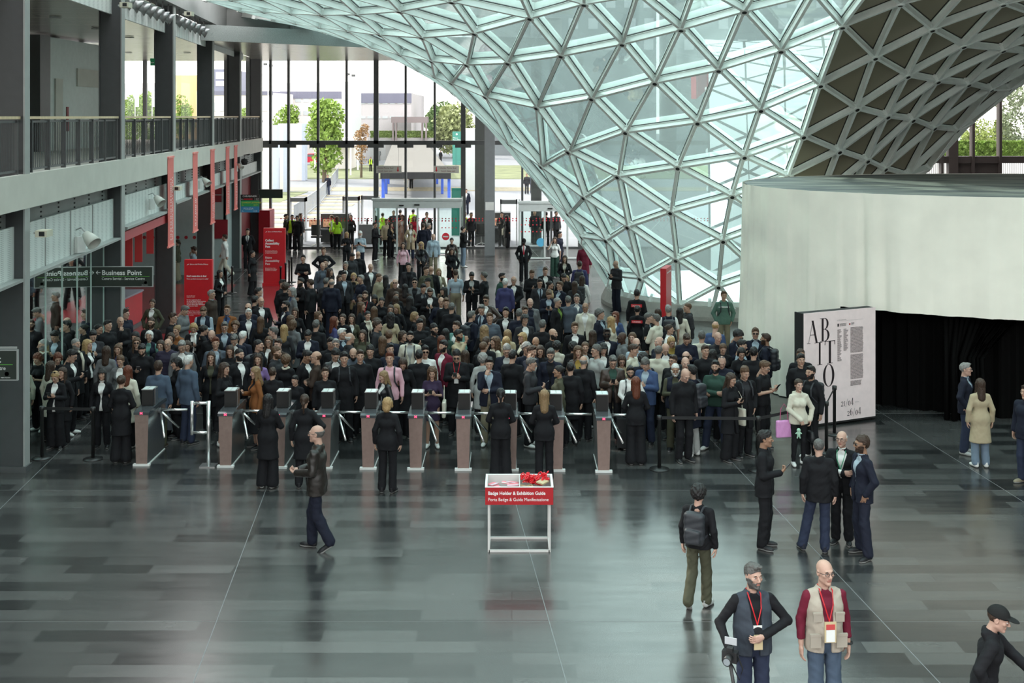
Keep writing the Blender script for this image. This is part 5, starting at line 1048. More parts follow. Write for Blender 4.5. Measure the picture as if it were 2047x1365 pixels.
def garment(kind, pn, st, fem, hi, fat=0):
    key = gkey(kind, pn, st, fem, hi, fat)
    if key in GC: return GC[key]
    P = pose(pn, fem, st); h = .0095 if hi else .0165; W = .004 if hi else .003
    if kind in ('jacket', 'coat', 'jacket_closed', 'coat_closed', 'sweater', 'hoodie', 'tee', 'vest', 'puffer', 'shirt', 'shirt_tucked', 'robe'):
        hem = {'jacket': .80, 'jacket_closed': .80, 'coat': .56, 'coat_closed': .56, 'robe': .50, 'sweater': .88, 'hoodie': .86, 'tee': .88, 'vest': .86, 'puffer': .84, 'shirt': .84, 'shirt_tucked': .97}[kind]
        lo, hi_ = bounds(P, hem-.02, 1.56); g = Grid(lo, hi_, h); o = {'shirt': .004, 'shirt_tucked': .004, 'tee': .006, 'sweater': .010, 'hoodie': .016, 'vest': .020, 'puffer': .030}.get(kind, .018)
        f = torso(g, fem, o, fat); up = {'tee': .42, 'vest': 0}.get(kind, .97)
        skirt = g.cap((-.055,.014,1.0), (-.068,.014,hem-.05), .105+o, .120+o, (1,1.04,1)); skirt = smin(skirt, g.cap((.055,.014,1.0), (.068,.014,hem-.05), .105+o, .120+o, (1,1.04,1)), .04)
        if kind not in ('shirt_tucked',): f = smin(f, skirt, .05)
        if fem and kind in ('coat', 'coat_closed', 'robe'): f = smin(f, g.cap((0,.01,.9), (0,.01,hem-.1), .12, .22, (1,1.2,1)), .06)
        if up: f = smin(f, arms(g, P, o*.8, up, .006), .028)
        if kind == 'puffer': f = f-.006*abs(np.sin(g.Z*48))
        if kind == 'hoodie' or kind == 'puffer': f = smin(f, g.cap((-.07,.09,1.46), (.07,.09,1.46), .040, None), .04)
        f = f+wrinkle(g, W)
        f = np.maximum(f, hem-g.Z); f = np.maximum(f, g.Z-(1.515 if kind in ('jacket', 'coat', 'hoodie', 'puffer', 'jacket_closed', 'coat_closed', 'robe') else 1.50))
        neck = g.cap((0,.022,1.46), (0,.0,1.60), .046, .085); f = np.maximum(f, -neck)
        if kind == 'vest':
            for s in (-1, 1): f = np.maximum(f, -(g.ell((s*.27,.01,1.36), (.095,.2,.17))))
        if kind in ('jacket', 'coat', 'vest', 'robe'):            # open front
            w = np.clip((g.Z-1.10)*.27, .010, .085) if kind != 'vest' else .03+np.clip((g.Z-1.05)*.10, 0, .05); w = w+(1.10-np.minimum(g.Z, 1.10))*(.10 if kind == 'jacket' else .05)
            f = np.maximum(f, -np.maximum(abs(g.X)-w, g.Y+.03))
            lap = abs(abs(g.X)-w-.016)-.014; f = np.where((lap < 0) & (g.Y < -.03) & (g.Z > 1.12), f-.004, f)
        if kind in ('tee', 'sweater', 'vest', 'jacket_closed', 'puffer', 'coat_closed', 'shirt', 'shirt_tucked'):
            f = np.maximum(f, -g.ell((0,-.07,1.52), (.045,.07,.05)))
    elif kind == 'dress':
        lo, hi_ = bounds(P, .58, 1.52); g = Grid(lo, hi_, h); f = torso(g, fem, .008); f = smin(f, g.cap((0,.01,1.0), (0,.01,.50), .10, .20, (1,1.15,1)), .06); f = smin(f, arms(g, P, .008, .55), .03)+wrinkle(g, W); f = np.maximum(f, .60-g.Z); f = np.maximum(f, g.Z-1.48); f = np.maximum(f, -g.ell((0,-.07,1.50), (.07,.09,.07)))
    elif kind in ('trousers', 'wide_trousers', 'slim_trousers', 'skirt'):
        lo, hi_ = bounds(P, .03, 1.06, True, False); g = Grid(lo, hi_, h); 
        if kind == 'skirt': f = g.cap((0,.01,.98), (0,.01,.30), .12, .26, (1,1.15,1)); f = np.maximum(f, .36-g.Z)
        else:
            f = legs(g, P, .014 if kind == 'trousers' else (.022 if kind == 'wide_trousers' else .003), .022 if kind == 'trousers' else (.055 if kind == 'wide_trousers' else .0)); f = smin(f, g.cap((-.055,.015,.95), (.055,.015,.95), .126 if fem else .120, None, (1,1.06,1)), .04)
            f = np.maximum(f, .045-g.Z)
        f = smin(f, g.cap((-.045,.012,1.02), (.045,.012,1.02), .100, None, (1,1.06,1)), .04)+wrinkle(g, W*1.2); f = np.maximum(f, g.Z-1.05)
    V, Q = g.mesh(f); GC[key] = pymesh(kind, V, Q, [cloth_m]); return GC[key]
def shoe_mesh(hi):
    k = ('shoe', hi)
    if k not in GC:
        g = Grid((-.06,-.23,-.0), (.06,.10,.13), .007 if hi else .011); f = g.cap((0,.03,.045), (0,-.12,.032), .044, .038, (1,1,1)); f = smin(f, g.cap((0,.03,.05), (0,.04,.11), .040, .038), .02); f = smin(f, g.cap((0,-.10,.03), (.0,-.165,.028), .040, .030), .02); f = np.maximum(f, -g.Z+.001); f = np.maximum(f, g.Z-.115)
        V, Q = g.mesh(f); c = V[Q].mean(1); GC[k] = pymesh('shoe', V, Q, [shoe_m, sole_m], (c[:,2] < .026).astype(int))
    return GC[k]
def hair_mesh(kind, hi):
    k = ('hair', kind, hi)
    if k in GC: return GC[k]
    g = Grid((-.15,-.15,-.42), (.15,.19,.19), .0065 if hi else .010); X, Y, Z = g.X, g.Y, g.Z; ns = .003*np.sin(X*90+np.sin(Z*70)*2)*np.sin(Y*80+Z*30)
    th = {'buzz': .005, 'fringe': .009, 'short': .011, 'wavy': .022, 'curly': .036, 'long': .015, 'bob': .018, 'pony': .010, 'bun': .010, 'updo': .012, 'curlylong': .026, 'quiff': .016, 'bangs': .015, 'bobbangs': .017, 'longgrey': .018}[kind]
    lay = kind in ('short', 'quiff', 'fringe', 'wavy'); c = g.ell((0,.018,.034), (.077+th*(.45 if lay else 1),.098+th*(.75 if lay else 1),.088+th*(1.25 if lay else 1))); line = .070-(Y+.08)*.95; low = np.maximum(line, -.075)
    side = np.where((abs(X) > .05) & (Y < -.01), .040, np.where((abs(X) > .062) & (Y < .045), .006, -9)); low2 = np.maximum(low, side) if kind in ('buzz', 'short', 'fringe', 'wavy', 'quiff', 'curly') else low
    f = np.maximum(c, low2-Z)
    if kind == 'fringe': f = np.maximum(np.maximum(c, -.07-Z), np.maximum(Z-.045, -.005-Y+0*X)); f = np.maximum(f, -g.ell((0,.018,.09), (.07,.09,.07)))
    if kind in ('quiff', 'short'): f = smin(f, g.ell((.012,-.052,.110), (.052,.042,.018 if kind == 'short' else .030)), .02); f = smax(f, -g.ell((0,-.13,.045), (.055,.055,.030)), .012); ns = ns+.0045*np.sin(X*70+Y*30)*np.sin(Y*95+X*20)
    if kind == 'wavy': ns = ns+.006*np.sin(X*45+Z*20)*np.sin(Y*50)
    if kind == 'curly': ns = .010*np.sin(X*75+Y*31)*np.sin(Y*70+Z*23)*np.sin(Z*74+1)
    if kind in ('long', 'bob', 'curlylong', 'bangs', 'bobbangs', 'longgrey'):
        L_ = {'long': -.30, 'curlylong': -.26, 'bangs': -.26, 'bob': -.11, 'bobbangs': -.10, 'longgrey': -.14}[kind]; w = 1.3 if kind == 'curlylong' else 1.0
        d = g.cap((0,.045,.03), (0,.085,L_+.05), .085*w, .075*w, (1,1.25,1))
        for s in (-1, 1): d = smin(d, g.cap((s*.066,.0,.03), (s*.082,-.005 if kind != 'long' else -.025,L_+.07), .030*w, .026*w), .03)
        d = np.maximum(d, -g.ell((0,-.10,-.05), (.060,.105,.11))); d = np.maximum(d, -g.cap((0,-.02,-.05), (0,-.06,-.34), .052, .075)); f = smin(f, d, .02)
        if kind == 'curlylong': ns = .009*np.sin(X*60+Y*25)*np.sin(Y*60+Z*20)*np.sin(Z*64)
        else: ns = ns+.0035*np.sin(X*160+Z*12)
    if kind in ('bangs', 'bobbangs'): f = smin(f, g.cap((-.045,-.088,.062), (.045,-.088,.062), .018), .015)
    if kind == 'pony': f = smin(f, g.cap((0,.11,.05), (0,.135,-.03), .026, .028), .02); f = smin(f, g.cap((0,.135,-.03), (0,.105,-.22), .028, .012), .02)
    if kind == 'bun': f = smin(f, g.ell((0,.125,.045), (.036,.030,.036)), .012)
    if kind == 'updo': f = smin(f, g.ell((0,.10,.085), (.048,.042,.044)), .02)
    V, Q = g.mesh(f+ns); GC[k] = pymesh('hair', V, Q, [hair_m]); return GC[k]
def beard_mesh(full):
    k = ('beard', full)
    if k not in GC:
        g = Grid((-.09,-.13,-.16), (.09,.05,.03), .006); t = .0075 if full else .003; f = head_sdf(g, False)-t; f = np.maximum(f, -head_sdf(g, False)-.004)
        top = -.036-.35*np.maximum(0, -(g.Y+.02)-.03)*1.0+np.where(abs(g.X) > .05, .028, 0); f = np.maximum(f, g.Z-np.where(abs(g.X) < .028, -.040, top)); f = np.maximum(f, g.Y-.012); f = np.maximum(f, -.125-g.Z); f = np.maximum(f, -g.ell((0,-.095,-.059), (.021,.03,.010)))
        V, Q = g.mesh(f); GC[k] = pymesh('beard', V, Q, [hair_m])
    return GC[k]
def glasses_mesh(dark):
    k = ('gl', dark)
    if k not in GC:
        m = MB()
        for s in (-1, 1):
            c = Vector((s*.033, -.107, .010)); pts = [c+Vector((.024*math.cos(t), .004*abs(math.cos(t)), .017*math.sin(t))) for t in [i*math.pi/7 for i in range(15)]]; m.tube(pts, .0026, 6, 0, False)
            m.tube([(s*.057,-.104,.016), (s*.079,-.06,.014), (s*.083,.015,.006)], .0024, 5)
            if dark: m.add(pts[:-1], [tuple(range(14))], 1); m.add([p+Vector((0,.003,0)) for p in pts[:-1]], [tuple(range(14))[::-1]], 1)
        m.tube([(-.010,-.109,.014), (.010,-.109,.014)], .0024, 5)
        me = bpy.data.meshes.new('glasses'); me.from_pydata(m.v, [], m.f); me.materials.append(mat('glasses_frame', (.02,.018,.018), .3)); me.materials.append(mat('sunglass_lens', (.01,.009,.009), .1)); me.polygons.foreach_set('material_index', m.m); me.update(); GC[k] = me
    return GC[k]
def cap_mesh():
    if 'cap' not in GC:
        g = Grid((-.12,-.24,-.02), (.12,.14,.17), .007); f = np.maximum(g.ell((0,.014,.035), (.094,.115,.108)), .035-g.Z+.25*(g.Y+.1)*0); b = g.ell((0,-.115,.052), (.070,.080,.010)); f = smin(f, b, .01)
        V, Q = g.mesh(f); GC['cap'] = pymesh('cap', V, Q, [cloth_m])
    return GC['cap']
def backpack_mesh():
    if 'bp' not in GC:
        g = Grid((-.18,-.02,.92), (.18,.26,1.48), .010); rb = lambda c, h_, r: np.sqrt(sum(np.maximum(abs(q-c[i_])-(h_[i_]-r), 0)**2 for i_, q in enumerate((g.X, g.Y, g.Z))))-r; f = rb((0,.09,1.20), (.150,.080,.235), .065); f = smin(f, rb((0,.16,1.10), (.115,.055,.105), .035), .02)+.003*np.sin(g.Z*60+g.X*20)
        V, Q = g.mesh(f); V[:,1] += .11; b = ('a', V, Q)
        P = [(V, Q, 0)]; GC['bp'] = pymesh('backpack', *join(P)[:2], [acc_m])
        m = MB()
        for s in (-1, 1): m.tube([(s*.08,.19,1.40), (s*.09,.07,1.470), (s*.098,-.05,1.450), (s*.102,-.125,1.35), (s*.115,-.135,1.22), (s*.155,-.02,1.10), (s*.12,.17,1.05)], .017, 6)
        me = bpy.data.meshes.new('strap'); me.from_pydata(m.v, [], m.f); me.materials.append(acc_m); me.update(); GC['strap'] = me
    return GC['bp'], GC['strap']
def bag_mesh(kind):
    k = ('bag', kind)
    if k not in GC:
        m = MB()
        if kind == 'tote':
            g = Grid((-.20,-.06,-.42), (.20,.06,.02), .012); f = np.sqrt(np.maximum(abs(g.X)-.145, 0)**2+np.maximum(abs(g.Y)-.012, 0)**2+np.maximum(abs(g.Z+.20)-.145, 0)**2)-.028+.004*np.sin(g.X*40)*np.sin(g.Z*25); V, Q = g.mesh(f); m.tube([(-.09,0,-.05), (-.07,0,.20), (.0,.0,.30), (.07,0,.20), (.09,0,-.05)], .008, 6)
        elif kind == 'paper':
            g = Grid((-.18,-.08,-.42), (.18,.08,0), .012); f = np.maximum(np.maximum(abs(g.X)-.15, abs(g.Y)-.055+0*g.X), abs(g.Z+.21)-.19); V, Q = g.mesh(f); m.tube([(-.06,0,-.03), (-.03,0,.06), (.03,0,.06), (.06,0,-.03)], .004, 5)
        else:
            g = Grid((-.17,-.08,-.30), (.17,.08,0), .010); f = g.cap((-.08,0,-.19), (.08,0,-.19), .072, None, (1,1.2,.8)); f = smin(f, g.cap((-.07,0,-.09), (.07,0,-.09), .035, None), .06); V, Q = g.mesh(f); m.tube([(-.07,0,-.08), (-.05,0,.04), (.0,0,.09), (.05,0,.04), (.07,0,-.08)], .007, 6)
        a = pymesh('bag_body', V, Q, [acc_m]); me = bpy.data.meshes.new('handle'); me.from_pydata(m.v, [], m.f); me.materials.append(acc_m); me.update(); GC[k] = (a, me)
    return GC[k]
# ================================================================= dressing and placing people
SK = {'f': (.42,.255,.185), 'p': (.47,.29,.225), 't': (.30,.17,.11), 'd': (.16,.085,.055), 'b': (.055,.028,.018)}
HCOL = {'k': (.012,.010,.010), 'n': (.040,.022,.014), 'c': (.085,.045,.024), 'a': (.11,.03,.014), 'o': (.34,.22,.10), 'l': (.22,.14,.07), 'g': (.22,.21,.20), 'w': (.55,.54,.52), 'm': (.09,.085,.08)}
CC = {'black': (.010,.010,.012), 'coal': (.028,.028,.032), 'navy': (.012,.014,.026), 'blue': (.05,.08,.17), 'denim': (.06,.085,.125), 'jean': (.024,.031,.058), 'ltblue': (.32,.39,.45), 'greyblue': (.075,.09,.115), 'grey': (.13,.135,.14), 'ltgrey': (.36,.37,.36), 'white': (.70,.70,.68), 'cream': (.56,.53,.44), 'beige': (.40,.33,.22), 'tan': (.34,.23,.13), 'brown': (.040,.026,.020), 'rust': (.20,.075,.025), 'olive': (.062,.062,.040), 'khaki': (.22,.19,.13), 'green': (.03,.065,.05), 'lime': (.13,.21,.04), 'red': (.45,.02,.04), 'wine': (.13,.012,.028), 'pink': (.62,.36,.42), 'purple': (.20,.13,.30), 'violet': (.05,.05,.13), 'mustard': (.30,.20,.05), 'hiviz': (.50,.85,.05), 'teal': (.12,.26,.23), 'ltjean': (.15,.20,.26), 'peach': (.45,.28,.22), 'floral': (.035,.022,.05), 'dkbrown': (.017,.013,.011), 'stone': (.36,.315,.26), 'slate': (.040,.048,.062), 'plum': (.028,.024,.045), 'sage': (.10,.18,.145)}
def ob(name, me, par, col=None, M=None):
    o = bpy.data.objects.new(name, me); COL.objects.link(o); o.parent = par
    if col is not None: o.color = (*col, 1)
    if M is not None: o.matrix_local = M
    return o
PEOPLE = []
CFG = {   # coat code -> (outer garment, shows an inner layer)
 'J': 'jacket', 'j': 'jacket_closed', 'C': 'coat', 'c': 'coat_closed', 'S': 'sweater', 'H': 'hoodie', 'T': 'tee', 'V': 'vest', 'P': 'puffer', 'I': 'shirt', 'D': 'dress', 'R': 'robe', 'K': 'shirt_tucked'}
def person(loc, hgt, rz, fem, pn, hair, hc, skin, top, tc, inner, leg, lc, shoe='black', yaw=0, pitch=0, extra='', st='std', hi=False, fat=0, label='', group=None):
    s = hgt/1.76; r = empty('person', loc, rz, s); top = CFG[top]; nm = lambda k: {'jacket_closed': 'jacket', 'coat_closed': 'coat', 'shirt_tucked': 'shirt', 'tee': 't_shirt', 'robe': 'trench_coat'}.get(k, k)
    sk = SK[skin]; HM = head_matrix(yaw, pitch, fem); ob('body', body_mesh(pn, st, fem, yaw, pitch, hi, ''), r, sk)
    o = ob(nm(top), garment(top, pn, st, fem, hi, fat), r, CC[tc])
    if 'L' in extra: o.material_slots[0].link = 'OBJECT'; o.material_slots[0].material = leather_m
    if top in ('jacket', 'coat', 'robe'): ob('shirt', garment('shirt_tucked' if not fem else 'shirt', pn, st, fem, False if not hi else True, fat), r, CC[inner])
    if top == 'vest': ob('shirt', garment('shirt_tucked', pn, st, fem, hi, fat) if 't' not in extra else garment('tee', pn, st, fem, hi), r, CC[inner])
    if 'c' in extra and inner:                      # collar of the shirt beneath
        m = MB(); m.tube([(.052*math.cos(a)*1.0, .012+.056*math.sin(a), 1.498-.018*(a_ == 12)) for a_, a in enumerate([-math.pi/2+2*math.pi*i/12 for i in range(13)])], .011, 6); me = bpy.data.meshes.new('collar'); me.from_pydata(m.v, [], m.f); me.materials.append(cloth_m); me.update(); ob('collar', me, r, CC[inner])
    if top != 'dress' and leg: ob({'T': 'trousers', 'W': 'trousers', 'N': 'trousers', 'K': 'skirt'}[leg], garment({'T': 'trousers', 'W': 'wide_trousers', 'N': 'slim_trousers', 'K': 'skirt'}[leg], 'side', st, fem, hi), r, CC[lc])
    P = pose(pn, fem, st)
    for q in (-1, 1):
        a, t = Vector(P['an'][q]), Vector(P['to'][q]); d = (t-a); yw = math.atan2(d.x, -d.y); lift = max(0, a.z-.095); M = Matrix.Translation((a.x, a.y, lift))@Matrix.Rotation(yw, 4, 'Z')
        if lift > .03: M = M@Matrix.Rotation(math.radians(32), 4, 'X')
        ob('shoe', shoe_mesh(hi), r, CC[shoe], M)
    if hair != '-':
        if hair == 'capped': ob('cap', cap_mesh(), r, (.012,.012,.012), HM); ob('hair', hair_mesh('buzz', hi), r, HCOL[hc], HM)
        elif hair == 'beanie': ob('hair', hair_mesh('bun', hi), r, HCOL['k'], HM)
        else: ob('hair', hair_mesh(hair, hi), r, HCOL[hc], HM)
    if 'B' in extra: ob('beard', beard_mesh(True), r, HCOL[hc if hc not in 'ol' else 'c'], HM)
    if 'b' in extra: ob('beard', beard_mesh(False), r, HCOL[hc if hc not in 'ol' else 'c'], HM)
    if 'G' in extra: ob('glasses', glasses_mesh(False), r, None, HM)
    if 'U' in extra: ob('sunglasses', glasses_mesh(True), r, None, HM)
    if 'u' in extra: ob('sunglasses', glasses_mesh(True), r, None, HM@Matrix.Translation((0, .03, .085))@Matrix.Rotation(math.radians(-38), 4, 'X'))
    if 'Y' in extra:                                # red lanyard
        m = MB()
        for q in (-1, 1): m.tube([(q*.058,.05,1.50), (q*.066,-.05,1.475), (q*.045,-.135,1.36), (0,-.152,1.20)], .006, 5)
        m.box((-.045,-.162,1.08), (.045,-.156,1.20), 1); me = bpy.data.meshes.new('lanyard'); me.from_pydata(m.v, [], m.f); me.materials.append(MT['exhibition_red']); me.materials.append(MT['white_paint']); me.polygons.foreach_set('material_index', m.m); me.update(); ob('lanyard', me, r)
    if 'F' in extra:
        m = MB(); m.tube([(.072*math.cos(a), .015+.078*math.sin(a), 1.475+.012*math.sin(3*a)) for a in [2*math.pi*i/16 for i in range(17)]], .026, 8); m.tube([(.05,-.09,1.46), (.055,-.16,1.30), (.05,-.165,1.08)], [.026,.03,.026], 6); me = bpy.data.meshes.new('scarf'); me.from_pydata(m.v, [], m.f); me.materials.append(cloth_m); me.polygons.foreach_set('use_smooth', [True]*len(m.f)); me.update(); ob('scarf', me, r, CC[inner or 'cream'])
    if 'E' in extra:                                # necktie
        m = MB(); m.add([(-.012,-.10,1.475),(.012,-.10,1.475),(.026,-.165,1.16),(0,-.168,1.12),(-.026,-.165,1.16)], [(0,4,3,2,1)]); m.add([(-.012,-.09,1.475),(.012,-.09,1.475),(.026,-.155,1.16),(0,-.158,1.12),(-.026,-.155,1.16)], [(0,1,2,3,4)]); me = bpy.data.meshes.new('necktie'); me.from_pydata(m.v, [], m.f); me.materials.append(cloth_m); me.update(); ob('necktie', me, r, CC['red' if 'Er' in extra else 'navy'])
    tag(r, label, 'person', group); MW = Matrix.Translation(r.location)@Matrix.Rotation(rz, 4, 'Z')@Matrix.Scale(s, 4)
    def item(name, me_parts, M, lab, cat, grp=None):
        e = empty(name, (MW@M).translation); q = (MW@M); e.rotation_euler = q.to_euler(); e.scale = (s,)*3
        for n_, me_, c_ in me_parts: ob(n_, me_, e, c_)
        tag(e, lab, cat, grp); return e
    if pn in ('phone2', 'phone1', 'phone1l') and 'x' not in extra:
        sg_ = 1 if pn == 'phone1l' else -1; w = Vector(P['wr'][sg_]); c = w+Vector((-sg_*.055, -.085, .085)); 
        if 'ph' not in GC:
            m = MB(); m.box((-.037,-.005,-.075), (.037,.004,.075), 0); me = bpy.data.meshes.new('phone_case'); me.from_pydata(m.v, [], m.f); me.materials.append(mat('phone_black', (.012,.012,.014), .2)); me.update(); m = MB(); m.box((-.034,.0041,-.071), (.034,.0050,.071)); m2 = bpy.data.meshes.new('screen'); m2.from_pydata(m.v, [], m.f); m2.materials.append(mat('phone_glow', (.35,.42,.5), .2, emit=.25)); m2.update(); GC['ph'] = (me, m2)
        item('phone', [('phone_case', GC['ph'][0], None), ('screen', GC['ph'][1], None)], Matrix.Translation(c)@Matrix.Rotation(math.radians(38), 4, 'X'), 'phone held by ' + label, 'phone', 'phones held in the queue')
    if 'p' in extra:
        bc = CC['navy'] if 'pn' in extra else ((.028,.030,.036)); a, b = backpack_mesh(); item('backpack', [('bag_body', a, bc), ('strap', b, bc)], Matrix.Identity(4), 'backpack worn by ' + label, 'backpack', 'backpacks')
    for code, kd, col in (('h', 'hand', 'black'), ('q', 'tote', 'cream'), ('z', 'paper', 'black')):
        if code in extra:
            q = 1; w = Vector(P['wr'][q]) if code != 'q' else Vector((.26, .0, 1.05)); a, b = bag_mesh(kd); off = Vector((0, -.02, -.16)) if code == 'h' else (Vector((0, -.01, -.14)) if code == 'z' else Vector((0, 0, 0)))
            item({'hand': 'handbag', 'tote': 'tote_bag', 'paper': 'carrier_bag'}[kd], [('bag_body', a, CC[col]), ('handle', b, CC[col])], Matrix.Translation(w+off)@Matrix.Rotation(math.radians(90 if code != 'z' else 0), 4, 'Z'), {'hand': 'black handbag', 'tote': 'cream tote bag', 'paper': 'black carrier bag'}[kd]+' of ' + label, 'bag', 'bags carried in the crowd')
    return r
